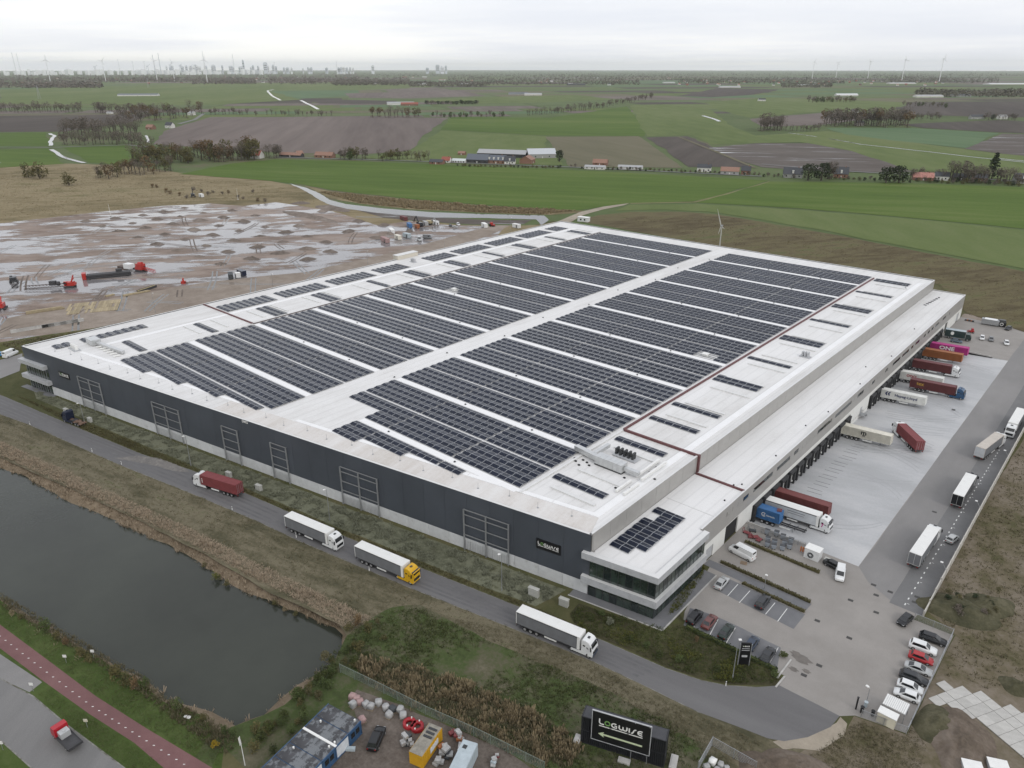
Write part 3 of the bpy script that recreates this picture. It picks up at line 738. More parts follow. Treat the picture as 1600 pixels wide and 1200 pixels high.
# wall signs: stroke lettering cut from sheet
def stroke(b, pts, w, z0, z1, m=0, close=False):
    n = len(pts); V = [Vector(p) for p in pts]; L, Rr = [], []
    for i in range(n):
        a = V[i - 1] if (i > 0 or close) else V[i]; c = V[(i + 1) % n] if (i < n - 1 or close) else V[i]
        d = (c - a).normalized(); q = Vector((-d.y, d.x)) * w / 2
        L.append(V[i] + q); Rr.append(V[i] - q)
    for i in range(n if close else n - 1):
        j = (i + 1) % n
        b.prism_z([Rr[i], Rr[j], L[j], L[i]], z0, z1, m)
def arc(cx, cy, rx, ry, a0, a1, n=10):
    return [(cx + rx * math.cos(R(a0 + (a1 - a0) * i / n)), cy + ry * math.sin(R(a0 + (a1 - a0) * i / n))) for i in range(n + 1)]
def logwise(width, w=.115):
    """white letters and green ring, 1 unit tall before scaling; returns two bmeshes in the x-y plane"""
    a, g = MB(), MB(); k = width / 6.15; t = .03
    def s(bm, pts, close=False): stroke(bm, [((x) * k, y * k) for x, y in pts], w * 1.55 * k, 0, t, 0, close)
    s(a, [(.1, 1.0), (.1, .38), (.16, .2), (.3, .1), (.75, .1)])
    s(g, arc(1.22, .47, .34, .36, 0, 342, 14), True)
    s(a, [(2.45, .78), (2.1, .80), (1.88, .68), (1.80, .45), (1.9, .22), (2.12, .1), (2.5, .1), (2.5, .44), (2.2, .44)])
    s(a, [(2.85, .82), (2.85, .32), (2.95, .15), (3.15, .1), (3.3, .15), (3.38, .3), (3.38, .7)])
    s(a, [(3.38, .3), (3.48, .15), (3.65, .1), (3.82, .15), (3.92, .32), (3.92, .82)])
    s(a, [(4.25, .05), (4.25, .8)])
    s(a, [(4.5, .06), (4.68, .10), (4.78, .28), (4.88, .62), (5.0, .78), (5.2, .82)])
    s(a, [(6.05, .82), (5.72, .82), (5.5, .68), (5.42, .45), (5.5, .24), (5.7, .1), (6.05, .1)])
    s(a, [(5.5, .46), (6.0, .46)])
    for x0, x1 in ((.05, 1.55), (1.8, 3.95), (4.2, 6.1)):      # the line of small print reads as three dashes
        stroke(a, [(x0 * k, -.26 * k), (x1 * k, -.26 * k)], .13 * k, 0, t)
    for x0 in (1.68, 4.08): stroke(a, [(x0 * k, -.34 * k), (x0 * k, -.16 * k)], .04 * k, 0, t)
    return a, g
def wall_sign(s0, s1, z0, z1, label):
    c = F(s0, .05, z0); t = thing('wall_sign', label, 'sign', c, UA)
    MB().bx(0, s1 - s0, -.12, 0, 0, z1 - z0).obj('sign_board', m_blackp, t)
    a, g = logwise((s1 - s0) * .86)
    for bm, nm, mm in ((a, 'lettering', m_lite), (g, 'ring_letter', m_green_l)):
        o = bm.obj(nm, mm, t); o.location = ((s1 - s0) * .07, -.125, (z1 - z0) * .42); o.rotation_euler = (R(90), 0, 0)
    return t
wall_sign(198.1, 203.9, 7.15, 9.55, 'black LOGWISE sign on the dark front near the glass corner office')
wall_sign(20.2, 26.2, 7.95, 10.0, 'black LOGWISE sign on the dark front by the far left end')
t = thing('wall_letters', 'small white letters DMG at the top edge of the dark front', 'letters', F(109.5, .06, 14.05), UA)
o = link('lettering', text_mesh('lettering', 'DMG', 1.0, m_lite, .03, .02), t); o.rotation_euler = (R(90), 0, 0)

# ------------------------------------------------------------------ loading wing along the right side
WX, WZ = -57.2, 10.35
wing = thing('loading_wing', 'low flat-roofed loading wing with grey band along the truck yard', 'building', (-63, 240, 0))
WY0, WY1 = 126.0, 361.0
def PW(bm, name, mats, **kw): return P(bm, name, mats, wing, **kw)
PW(MB().bx(-70.0, WX - .3, 105.0, WY1 - .2, 9.6, 10.08), 'roof', m_roof)
PW(MB().bx(WX - .35, WX, WY0, 137.9, 4.85, WZ).bx(WX - .35, WX, 137.9, 336, 4.85, 7.5).bx(WX - .35, WX, 137.9, 336, 8.7, WZ).bx(WX - .35, WX, 336, WY1, 4.85, WZ), 'fascia', m_grey)
PW(MB().bx(-70, WX, WY1 - .2, WY1, -1.4, WZ - .02), 'rear_wall', m_grey)
PW(MB().bx(WX - .4, WX + .06, WY0, WY1, WZ, WZ + .06).bx(-70, WX, WY1 - .3, WY1 + .05, WZ - .01, WZ + .05), 'coping', m_cope)
PW(MB().bx(WX - .5, WX - .12, 137.9, 336, 7.5, 8.7), 'ribbon_wall', m_frame)
k = 0; y = 138.3                                  # ribbon of windows, each pane its own part; some stand tilted open
wr = random.Random(5)
while y < 335:
    L = 2.6; tilt = .18 if wr.random() < .3 else 0
    b = MB(); b.add([(WX - .10, y, 7.55), (WX - .10, y + L, 7.55), (WX - .10 + tilt, y + L, 8.65), (WX - .10 + tilt, y, 8.65)], [(0, 1, 2, 3)])
    b.add([(WX - .14, y, 7.55), (WX - .14, y + L, 7.55), (WX - .14 + tilt, y + L, 8.65), (WX - .14 + tilt, y, 8.65)], [(3, 2, 1, 0)])
    if wr.random() < .62: PW(b, 'window', m_glass)
    else: PW(MB().bx(WX - .2, WX - .04, y, y + L, 7.52, 8.68), 'blank_panel', m_grey)
    y += L + .1
# white lower wall, split round its openings
def wseg(y0, y1, z0, z1, m=m_white, name='lower_wall', x=0.0): PW(MB().bx(WX - .3, WX - .03 + x, y0, y1, z0, z1), name, m)
wseg(WY0, 129.4, -.2, 4.85); wseg(129.4, 132.8, 3.2, 4.85); wseg(132.8, 138.5, -.2, 4.85); wseg(138.5, 144.8, 4.6, 4.85); wseg(144.8, 152.6, -.3, 4.85)
PW(MB().bx(WX - .45, WX - .2, 129.5, 132.7, 0, 3.15), 'door', m_fasc)
PW(MB().bx(WX - .6, WX - .3, 138.6, 144.7, 0, 4.55), 'roller_door', m_black)
DOCKS = [155.0 + 5.25 * k for k in range(13)] + [241.5 + 5.25 * k for k in range(17)]
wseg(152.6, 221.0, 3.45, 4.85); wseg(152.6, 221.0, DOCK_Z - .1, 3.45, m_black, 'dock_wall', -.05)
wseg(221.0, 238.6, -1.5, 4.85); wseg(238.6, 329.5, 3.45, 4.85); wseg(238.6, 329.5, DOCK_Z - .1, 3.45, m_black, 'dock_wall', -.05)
wseg(329.5, 332.5, -1.5, 4.85); wseg(332.5, 336.5, 4.5, 4.85); wseg(336.5, 352, -.2, 4.85); wseg(352, 356, 3.8, 4.85); wseg(356, WY1, -.2, 4.85)
PW(MB().bx(WX - .5, WX - .25, 332.6, 336.4, -.1, 4.45), 'roller_door', m_black)
PW(MB().bx(WX - .45, WX - .2, 352.1, 355.9, -.1, 3.75), 'roller_door', m_fasc)
m_curt = mat('dock_curtain', (.035, .036, .038), .8, var=.3, scale=3.0)
m_door = mat('dock_door_white', (.66, .66, .64), .55, var=.08, scale=1.0)
dock0 = None
for yc in DOCKS:
    if dock0 is None:
        b = MB()
        b.bx(0, .75, -1.85, -1.3, .15, 4.65).bx(0, .75, 1.3, 1.85, .15, 4.65).bx(0, .8, -1.9, 1.9, 3.9, 4.75)
        sh = b.mesh('dock_shelter', m_curt)
        dr = MB().bx(-.1, .06, -1.25, 1.25, 1.1, 3.9).mesh('dock_door', m_door)
        for q in range(5): pass
        bu = MB().bx(0, .35, -1.2, -.85, .7, 1.15).bx(0, .35, .85, 1.2, .7, 1.15).mesh('dock_bumper', m_lite)
        dock0 = True
    inv = par_inv(wing)
    o = link('dock_shelter', sh, wing); o.matrix_parent_inverse = inv; o.location = (WX - .06, yc, DOCK_Z)
    for nm, me in (('dock_door', dr), ('dock_bumper', bu)):
        c = link(nm, me, o)
# steel stair between the two rows of docks
PW(MB().bx(WX - .2, WX + .02, 230.6, 232.2, -.1, 2.2), 'door', m_fasc)
b = MB(); b.bx(WX, WX + 1.6, 229.9, 232.6, -.15, 0)
for i in range(6): b.bx(WX + .2, WX + 1.5, 232.6 + i * .3, 232.9 + i * .3, -.3 - i * .2, -.25 - i * .2)
for i in range(2):
    b.bar((WX + .2 + 1.3 * i, 229.9, .95), (WX + .2 + 1.3 * i, 232.6, .95), .06); b.bar((WX + .2 + 1.3 * i, 232.6, .95), (WX + .2 + 1.3 * i, 234.4, -.3), .06)
    for yy in (229.9, 231.2, 232.6): b.bar((WX + .2 + 1.3 * i, yy, 0), (WX + .2 + 1.3 * i, yy, .95), .05)
PW(b, 'stair', m_steel)
rb = lambda p, q, w, h, m, nm: PW(MB().bar(Vector(p) + Vector((0, 0, h / 2)), Vector(q) + Vector((0, 0, h / 2)), w, h), nm, m)
rb((-69.8, 146.6, 10.08), (-57.4, 146.6, 10.08), .5, .4, m_red, 'firewall_coping')
rb((-69.5, 132.5, 10.08), (-57.5, 132.5, 10.08), .18, .08, m_cope, 'roof_joint')
for x, y in ((-62, 246), (-61, 298), (-60, 190), (-59, 140), (-60.5, 147.6), (-59.2, 149.2), (-59, 168), (-58.6, 203), (-58.6, 230), (-58.7, 262)):
    PW(MB().cyl((x, y, 10.08), (x, y, 10.35), .22, .18, n=7), 'roof_vent', m_frame)
for k in range(7):                                # odds and ends left at the far end of the wing roof
    PW(MB().cbx((-66.4 + .25 * k, 334 + k * 2.6, 10.18), (1.1, .6 + .1 * (k % 3), .2), .3 * k), 'roof_tile_pack', m_frame)

# ------------------------------------------------------------------ glass corner office on the right
off = thing('corner_office', 'two-storey glass corner office with pale fascia bands beside the car park', 'office', (-62, 115, 0))
def PO(bm, name, mats, **kw): return P(bm, name, mats, off, **kw)
# outline of the glass line: along the front, round the corner and back along x = -56.1
g0, g1, g2 = Vector((-70.0, 103.55, 0)), Vector((-56.1, 106.0, 0)), Vector((-56.1, 125.9, 0))
def band(z0, z1, o, i, name, m):
    """fascia ring: o metres proud of the glass, i metres back"""
    n1 = Vector((U.y, -U.x, 0)); n2 = Vector((1, 0, 0))
    def corner(d):
        p = g1 + n2 * d; tt = (p - (g0 + n1 * d)); # intersect front line offset with side line offset
        q = g0 + n1 * d; k = (g1.x + d - q.x) / U.x
        return q + U * k
    a0 = g0 + n1 * o - U * 1.6; b0 = g0 + n1 * -i - U * 1.6
    b_ = MB()
    b_.prism_z([a0, corner(o), corner(-i), b0], z0, z1)
    b_.prism_z([corner(o), g2 + n2 * o, g2 + n2 * -i, corner(-i)], z0, z1)
    PO(b_, name, m)
band(9.0, 10.42, .75, .55, 'fascia', m_fasc); band(3.15, 4.75, .75, .5, 'fascia', m_fasc)
band(4.75, 4.80, .70, .5, 'fascia_cap', m_cope); band(10.42, 10.47, .70, .5, 'fascia_cap', m_cope)
PO(MB().prism_z([g0 + Vector((.2, 1.0, 0)), g1 + Vector((-.6, .9, 0)), g2 + Vector((-.6, 0, 0)), Vector((-70, 126, 0))], 9.5, 10.09), 'roof', m_roof)
PO(MB().prism_z([g0 + Vector((.3, .8, 0)), g1 + Vector((-.9, .9, 0)), g2 + Vector((-.9, 0, 0)), Vector((-69.8, 126, 0))], 4.2, 4.4), 'floor_slab', m_fasc)
PO(MB().prism_z([g0 + Vector((.3, 6.5, 0)), g1 + Vector((-6.5, 6.5, 0)), g2 + Vector((-6.5, 0, 0)), Vector((-69.8, 126, 0))], 0, 9.4), 'inner_wall', mat('dim_interior', (.10, .11, .10), .8, var=.3, scale=.5))
def glaze(p, q, n, z0, z1):
    d = (q - p) / n; u = d.normalized(); nn = Vector((u.y, -u.x, 0))
    for k in range(n):
        a0 = p + d * k + u * .05; a1 = p + d * (k + 1) - u * .05
        b_ = MB(); b_.prism_z([a0, a1, a1 - nn * .03, a0 - nn * .03], z0, z1); PO(b_, 'pane', m_glassg if (k * 7 + int(z0)) % 3 else m_glass)
        b_ = MB(); b_.prism_z([a0 - u * .1 + nn * .04, a0 + nn * .04, a0 - nn * .08, a0 - u * .1 - nn * .08], z0, z1); PO(b_, 'mullion', m_frame)
for z0, z1 in ((0.05, 3.15), (4.8, 9.0)):
    glaze(g0, g1, 9, z0, z1); glaze(g1, g2, 13, z0, z1)
for q in (.12, .38, .66, .93):
    for z0, z1 in ((0, 3.1), (4.75, 9)):
        p = g0.lerp(g1, q) - NF * .8; PO(MB().bx(p.x - .18, p.x + .18, p.y - .18, p.y + .18, z0, z1), 'column', m_fasc)
sheet('office_terrace', [g0 + NF * 2.0 - U * 3.5, g1 + NF * 2.0 + U * 2.6, g2 + Vector((2.8, 1, 0)), g2 + Vector((0, 1, 0)), g1 + Vector((-1, 1, 0)), g0 + Vector((0, 1, 0)) - U * 3.5], .045, g_bays)
sheet('terrace_kerb', [g0 + NF * 2.3 - U * 3.6, g1 + NF * 2.3 + U * 2.9, g2 + Vector((3.1, 1, 0)), g2 + Vector((2.6, 1, 0)), g1 + NF * 1.9 + U * 2.4, g0 + NF * 1.9 - U * 3.6], .035, g_conc)

# ------------------------------------------------------------------ second office on the left corner
lo = thing('left_office', 'small glass office with two pale canopies at the far left corner', 'office', (-276, 68, 0))
def PL(bm, name, mats, **kw): return P(bm, name, mats, lo, **kw)
for z0, z1, s1_ in ((9.0, 10.3, 13.6), (3.6, 5.0, 14.2)):
    b = MB(); b.prism_z([F(-1.6, 1.5, 0), F(s1_, 1.5, 0), F(s1_, -.1, 0), F(-1.6, -.1, 0)], z0, z1)
    b.prism_z([F(-1.6, 1.48, 0), F(-1.6, -.12, 0), Vector((-277.6, 82, 0)), Vector((-279.0, 82, 0))], z0 + .01, z1 - .01); PL(b, 'canopy', m_fasc)
for z0, z1 in ((.1, 3.6), (5.0, 9.0)):
    for k in range(9):
        s0 = .3 + k * 1.48
        b = MB(); b.prism_z([F(s0, .12, 0), F(s0 + 1.36, .12, 0), F(s0 + 1.36, .03, 0), F(s0, .03, 0)], z0, z1); PL(b, 'pane', m_glass if k % 2 else m_glassg)
        b = MB(); b.prism_z([F(s0 - .11, .2, 0), F(s0 - .01, .2, 0), F(s0 - .01, .03, 0), F(s0 - .11, .03, 0)], z0, z1); PL(b, 'mullion', m_steel)
b = MB(); b.prism_z([F(-.05, .02, 0), F(14.4, .02, 0), F(14.4, -.2, 0), F(-.05, -.2, 0)], -.1, 2.94); PL(b, 'base_wall', m_dark)
sheet('office_terrace', [F(-3, 2.2, 0), F(15.5, 2.2, 0), F(15.5, .1, 0), F(-3, .1, 0)], .05, g_bays)
# ================================================================== solar fields and roof plant
m_pv = mat('solar_cell', (.010, .014, .028), .10, var=.25, scale=.9, spec=.5, rnd=.12)
m_pv.node_tree.nodes['Principled BSDF'].inputs['IOR'].default_value = 1.23
m_pvf = mat('panel_frame', (.40, .415, .44), .45, .2, var=.05)
PWD, PDP, TILT = 2.28, 1.27, R(10)
def panel_mesh(sgn):
    """one module, low edge at y = 0, rising towards the ridge; sgn -1 faces the front, +1 the back"""
    b = MB(); c, s = math.cos(TILT), math.sin(TILT)
    def q(x, d, t):                              # d along the slope from the low edge, t thickness up
        return (x, (d * c - t * s) * (1 if sgn < 0 else -1), d * s + t * c)
    def box(x0, x1, d0, d1, t0, t1, m):
        vs = [q(x, d, t) for t in (t0, t1) for x, d in ((x0, d0), (x1, d0), (x1, d1), (x0, d1))]
        fs = [(3, 2, 1, 0), (4, 5, 6, 7), (0, 1, 5, 4), (1, 2, 6, 5), (2, 3, 7, 6), (3, 0, 4, 7)]
        b.add(vs, fs if sgn < 0 else [f[::-1] for f in fs], m)
    box(0, PWD, 0, PDP, 0, .035, 1); box(.05, PWD - .05, .04, PDP - .04, .035, .038, 0)
    return b.mesh('solar_panel', [m_pv, m_pvf])
PANEL = {-1: panel_mesh(-1), 1: panel_mesh(1)}
PV = {k: ([tuple(v.co) for v in PANEL[k].vertices], [list(p.vertices) for p in PANEL[k].polygons], [p.material_index for p in PANEL[k].polygons]) for k in PANEL}
RAIL = m_steel
def solar_array(label, rows, zb, group, n_single=300):
    """rows: list of (y of the front low edge, [x of every module], sides) - each row is a tent of two modules back to back"""
    cx = sum(r[1][0] for r in rows) / len(rows); cy = rows[0][0]
    root = thing('solar_array', label, 'solar panels', (cx, cy, zb), group=group)
    allp = []
    for y, xs, sides in rows:
        dp = PDP * math.cos(TILT)
        for x in xs:
            if -1 in sides: allp.append((x, y, -1))
            if 1 in sides: allp.append((x, y + 2 * dp + .06, 1))
    allp.sort(key=lambda t: t[0] ** 2 + t[1] ** 2)
    far = 250.0
    singles = [p for p in allp if math.hypot(p[0], p[1]) < far][:n_single]
    for x, y, s in singles:
        link('solar_panel', PANEL[s], root, (x - cx, y - cy, .12))
    rest = allp[len(singles):]
    if rest:
        b = MB()
        for x, y, s in rest:
            vs, fs, ms = PV[s]; o = len(b.v)
            b.v.extend([(v[0] + x - cx, v[1] + y - cy, v[2] + .12) for v in vs])
            for f, mi in zip(fs, ms):
                b.f.append([i + o for i in f]); b.m.append(mi); b.sm.append(False)
        b.obj('solar_panel_rows', [m_pv, m_pvf], root, kind='stuff')
    b = MB()                                     # mounting rails under each tent
    for y, xs, sides in rows:
        for d in (.12, 2.42) if len(sides) == 2 else (.12, 1.0):
            b.bx(xs[0] - cx, xs[-1] + PWD - cx, y - cy + d, y - cy + d + .08, .02, .11)
        if len(sides) == 2:
            b.bx(xs[0] - cx, xs[-1] + PWD - cx, y - cy + 1.24, y - cy + 1.29, .02, .30)
    b.obj('mounting_rail', RAIL, root)
    return root
PITCHX = 2.335
def run(x0, n): return [x0 + i * PITCHX for i in range(n)]
LCOL = run(-239.3, 9) + run(-217.8, 10) + run(-194.0, 10)
RCOL = run(-161.3, 10) + run(-137.6, 10) + run(-113.8, 9)
def bay_rows(s, xs, idx=range(8)):
    out = []
    for i in idx:
        y = s + 1.25 + i * 2.74 + (.55 if i > 3 else 0)
        out.append((y, list(xs), (-1, 1)))
    return out
side = {0: 'left', 1: 'right'}
ordn = ['first', 'second', 'third', 'fourth', 'fifth', 'sixth', 'seventh', 'eighth', 'ninth', 'tenth', 'eleventh']
ZA = ZR + .02
GRP = 'big solar fields on the warehouse roof'
rows = bay_rows(S[0] - 24.9, LCOL)
for i, lim in ((0, -222.5), (1, -206), (2, -189), (3, -172.5)): rows[i] = (rows[i][0], [x for x in rows[i][1] if x + PWD < lim + .4], (-1, 1))
solar_array('stepped solar field at the front of the roof, left of the central walkway', rows, ZA, GRP)
rows = bay_rows(S[0] - 24.9, [x for x in RCOL if x > -148], (5, 6, 7))
for i, lim in ((0, -137.9), (1, -123.4), (2, -106.6)): rows[i] = (rows[i][0], [x for x in rows[i][1] if x + PWD < lim + .4], (-1, 1))
solar_array('short three-row stepped solar strip nearest the front edge of the roof', rows, ZA, GRP)
for k in range(10):
    n = 8 if k < 9 else 6
    for sd, cols in ((0, LCOL), (1, RCOL)):
        rows = bay_rows(S[k], cols, range(n))
        if sd == 1 and k == 0:
            for i in (0, 1): rows[i] = (rows[i][0], [x for x in rows[i][1] if x > -148.4], (-1, 1))
        if sd == 1 and k == 4:                   # a hatch left open in the field
            for i in (0, 1): rows[i] = (rows[i][0], [x for x in rows[i][1] if not -104.5 < x < -99], (-1, 1))
        if sd == 0 and k == 4:
            for i in (0, 1): rows[i] = (rows[i][0], [x for x in rows[i][1] if not -221 < x < -214 - 3 * i], (-1, 1))
        full = k + (1 if sd == 0 else 0)
        solar_array('%s large solar field from front, %s of central walkway%s' % (ordn[k + (1 if sd == 0 else 0)], side[sd], ', by the far edge' if k == 9 else ''), rows, ZA, GRP, 300 if k < 3 else 0)
G2 = 'small solar rows in the edge bays'
nr = 0
for y, nn_ in ((116.4, 1), (141.4, 1), (157.6, 1), (169.4, 1), (193.3, 2), (217.0, 1), (241.8, 2), (269.4, 1), (291.4, 2), (319.2, 1), (342.4, 2)):
    solar_array('%s short solar row from the front, right-hand roof edge' % ordn[nr], [(y + 2.74 * i, run(-90.2, 6), (-1, 1)) for i in range(nn_)], ZA, G2); nr += 1
nr = 0
for y, nn_ in ((91.0, 1), (116.3, 1), (141.6, 2), (166.6, 2), (195.2, 1), (216.4, 2), (241.6, 2), (268.6, 1), (291.0, 2), (318.6, 1), (339.0, 2)):
    solar_array('%s short solar row from the front, left of the left-hand fire wall' % ordn[nr], [(y + 2.74 * i, run(-256.4, 6), (-1, 1)) for i in range(nn_)], ZA, G2); nr += 1
nr = 0
for y, n_, w in ((73.8, 2, 2), (82.6, 8, 2), (132.6, 8, 4), (158.0, 8, 4), (183.4, 8, 4), (209.0, 6, 4), (240.0, 6, 4), (259.5, 8, 4), (284.8, 8, 4), (310.0, 8, 4), (336.0, 4, 4)):
    solar_array('%s narrow solar block from the front along the left roof edge' % ordn[nr], [(y + 2.74 * i, run(-270.2, w), (-1, 1)) for i in range(n_)], ZA, 'narrow solar blocks along the left roof edge'); nr += 1
# panels on the office roof: three columns with steps
rows = []
for i, (a, n_) in enumerate([(1, 2), (0, 3), (0, 3), (0, 3), (0, 3), (1, 2), (0, 3)]):
    rows.append((108.6 + i * 2.74, run(-68.9 + a * PITCHX, n_), (-1, 1)))
rows[0] = (rows[0][0], run(-68.9, 2), (-1, 1)); rows[1] = (rows[1][0], run(-68.9, 3), (-1, 1)); rows[5] = (rows[5][0], run(-66.6, 2), (-1, 1)); rows[6] = (rows[6][0], run(-68.9, 3), (-1, 1))
solar_array('small stepped solar field on the low roof above the glass office', rows, 10.11, 'solar field on the low roof')

# ------------------------------------------------------------------ ventilation plant
ahu = thing('ventilation_plant', 'silver air-handling unit with long ducts near the right front roof corner', 'ventilation', (-85, 129, ZR))
def PA(bm, name, mats, par=ahu, **kw): return P(bm, name, mats, par, **kw)
for k in range(6): PA(MB().bx(-86.6 + k * 1.25, -85.4 + k * 1.25, 128.0, 130.4, ZR + .3, ZR + 2.3), 'unit_module', m_duct)
PA(MB().bx(-86.6, -79.1, 127.9, 130.5, ZR + .05, ZR + .3), 'base_frame', m_frame)
PA(MB().bar((-86.7, 129.4, ZR + 1.1), (-93.8, 130.4, ZR + 1.1), 1.3, 1.2), 'duct', m_duct)
PA(MB().bar((-79.0, 129.2, ZR + 1.2), (-75.2, 129.2, ZR + 1.2), 1.0, .9), 'duct', m_duct)
PA(MB().bar((-88.2, 130.2, ZR + 1.3), (-88.2, 136.2, ZR + 1.3), .9, .9), 'duct', m_duct)
PA(MB().bar((-75.6, 129.0, ZR + .8), (-75.6, 138.6, ZR + .8), .55), 'duct', m_lite)
PA(MB().bar((-73.8, 128.0, ZR + .8), (-73.8, 138.6, ZR + .8), .55), 'duct', m_lite)
PA(MB().bar((-75.6, 120.6, ZR + .5), (-75.6, 126.6, ZR + .5), .5), 'duct', m_lite)
PA(MB().bar((-73.6, 120.6, ZR + .5), (-73.6, 126.6, ZR + .5), .5), 'duct', m_lite)
for k in range(12):
    x, y = [(-92, 127), (-91, 126), (-90, 127.6), (-88.6, 127.2), (-87.4, 126.4), (-89.3, 125), (-78, 127), (-75, 133), (-75, 136), (-77, 122), (-74.4, 124), (-72.5, 131)][k]
    PA(MB().bx(x, x + .5, y, y + .4, ZR - .02, ZR + .25), 'support_block', m_black)
cond = thing('condenser_row', 'row of five slim condenser units on a grey base beside the ducts', 'air conditioner', (-82, 135.5, ZR))
PA(MB().bx(-86.0, -79.6, 134.4, 137.0, ZR + .05, ZR + .35), 'base', m_fasc, cond)
for k in range(5): PA(MB().bx(-85.6 + k * 1.15, -85.15 + k * 1.15, 135.0, 136.4, ZR + .35, ZR + 1.9), 'condenser', m_frame, cond)
for nm, x, y, lab, n_ in (('condenser_row', -77.8, 230.6, 'three slim condensers on the right roof edge opposite the loading docks', 3), ('condenser_row', -268.6, 232.5, 'three slim condensers by the left roof edge between solar blocks', 3)):
    c = thing(nm, lab, 'air conditioner', (x, y, ZR))
    PA(MB().bx(x - .6, x + 2.8, y - .8, y + 1.0, ZR + .02, ZR + .25), 'base', m_fasc, c)
    for k in range(n_): PA(MB().bx(x + k * .9, x + .45 + k * .9, y - .5, y + .7, ZR + .25, ZR + 1.75), 'condenser', m_fasc, c)
la = thing('ventilation_plant', 'pale ducts and air unit near the left front roof corner', 'ventilation', (-256, 84, ZR))
PA(MB().bx(-264.4, -259.6, 82.8, 85.8, ZR + .2, ZR + 2.0), 'unit_module', m_duct, la)
for k in range(3): PA(MB().bx(-263.2 + k * 1.6, -262.4 + k * 1.6, 77.4, 78.4, ZR + .25, ZR + 1.7), 'condenser', m_lite, la)
PA(MB().bx(-264.2, -258.4, 76.8, 78.9, ZR + .02, ZR + .25), 'base', m_fasc, la)
PA(MB().bar((-259.4, 84.6, ZR + .9), (-244.4, 86.6, ZR + .7), 1.1, .9), 'duct', m_duct, la)
for k in range(6): PA(MB().bar((-257 + k * 2.6, 83.2, ZR + .4), (-256.4 + k * 2.6, 85.2, ZR + .4), .4), 'duct_branch', m_lite, la)
ph = thing('penthouse', 'pale roof penthouse standing proud of the left roof edge', 'roof hut', (-276, 236, ZR))
PA(MB().bx(-279.6, -276.2, 230.5, 243.5, 0, ZR + 1.9), 'hut', mat('cream_panel', (.58, .54, .46), .6, var=.06), ph)
PA(MB().bx(-279.8, -276.0, 230.3, 243.7, ZR + 1.9, ZR + 2.05), 'hut_roof', m_cope, ph)
hat = thing('roof_hatch', 'white roof hatch in the gap of the right solar field', 'hatch', (-101.4, 210.4, ZR))
PA(MB().bx(-102.2, -100.6, 209.6, 211.2, ZR, ZR + .7).bx(-102.4, -100.4, 209.4, 211.4, ZR + .7, ZR + .85), 'hatch_box', m_lite, hat)
hat = thing('roof_hatch', 'white roof hatch in the gap of the left solar field', 'hatch', (-217, 210.6, ZR))
PA(MB().bx(-218, -216.6, 210.0, 211.4, ZR, ZR + .9).bx(-218.2, -216.4, 209.8, 211.6, ZR + .9, ZR + 1.05), 'hatch_box', m_lite, hat)
hat = thing('antenna_mast', 'thin steel mast on a tripod at the far right end of the roof', 'mast', (-76, 338, ZR))
PA(MB().bar((-76, 338, ZR), (-76, 338, ZR + 2.4), .1).bar((-76.9, 337.4, ZR), (-76, 338, ZR + 1.2), .07).bar((-75.1, 337.4, ZR), (-76, 338, ZR + 1.2), .07).bar((-76, 339, ZR), (-76, 338, ZR + 1.2), .07), 'mast', m_steel, hat)
for k in range(26):                               # loose plant pipes along the right roof edge
    pass
# ================================================================== vehicles
m_tyre = mat('tyre', (.018, .018, .018), .85, var=.15, scale=4)
m_rim = mat('steel_rim', (.42, .42, .42), .4, .5, var=.1)
m_chas = mat('chassis_paint', (.045, .045, .048), .6, var=.2, scale=2)
m_wglass = mat('vehicle_glass', (.012, .014, .016), .06, var=.1, spec=.8)
m_lampw = mat('headlamp', (.62, .64, .66), .15, .2, var=.05)
m_lampr = mat('tail_lamp', (.30, .015, .012), .25, var=.1)
def paint(name, c, rough=.32, dirty=.0, coat=.12): return mat('paint_' + name, c, rough, .0, var=.05, scale=.8, coat=coat, spec=.5)
p_white = paint('white', (.70, .71, .71)); p_cream = paint('cream', (.66, .62, .50)); p_yel = paint('yellow', (.62, .36, .012)); p_blue = paint('blue', (.022, .075, .16)); p_navy = paint('navy', (.012, .018, .04)); p_blk = paint('black', (.009, .010, .012)); p_dgrey = paint('dark_grey', (.024, .026, .03)); p_grey = paint('grey', (.16, .165, .17)); p_silver = paint('silver', (.42, .43, .43), .3); p_redc = paint('red', (.36, .018, .022)); p_brownc = paint('maroon', (.14, .05, .045)); p_dgreen = paint('dark_green', (.015, .028, .022)); p_bluegrey = paint('blue_grey', (.085, .12, .16)); p_dblue = paint('dark_blue', (.03, .045, .075))
def cpaint(name, c): return mat('box_' + name, c, .6, 0, var=.12, scale=.7, dirt=((c[0] * .55, c[1] * .6, c[2] * .6), .9, .58, .82))
c_red = cpaint('oxide_red', (.20, .045, .048)); c_maroon = cpaint('maroon', (.135, .038, .040)); c_brick = cpaint('brick', (.165, .045, .042)); c_orange = cpaint('rust_orange', (.30, .105, .035)); c_white = cpaint('container_white', (.66, .66, .63)); c_cream = cpaint('container_cream', (.66, .635, .55)); c_pink = cpaint('magenta', (.42, .028, .20)); c_blue = cpaint('container_blue', (.045, .145, .33)); c_curt = cpaint('curtain_grey', (.155, .16, .17)); c_curtw = cpaint('curtain_white', (.50, .52, .54)); c_dkcurt = cpaint('curtain_dark', (.085, .085, .09)); c_yellow = cpaint('site_yellow', (.55, .30, .012)); c_pale = cpaint('pale_blue_grey', (.40, .46, .49))
m_tarp = mat('roof_tarpaulin', (.74, .74, .72), .6, var=.04, scale=.5, dirt=((.60, .60, .58), .4, .55, .8))
m_tarpb = mat('dusty_tarpaulin', (.50, .46, .41), .7, var=.1, scale=.6)
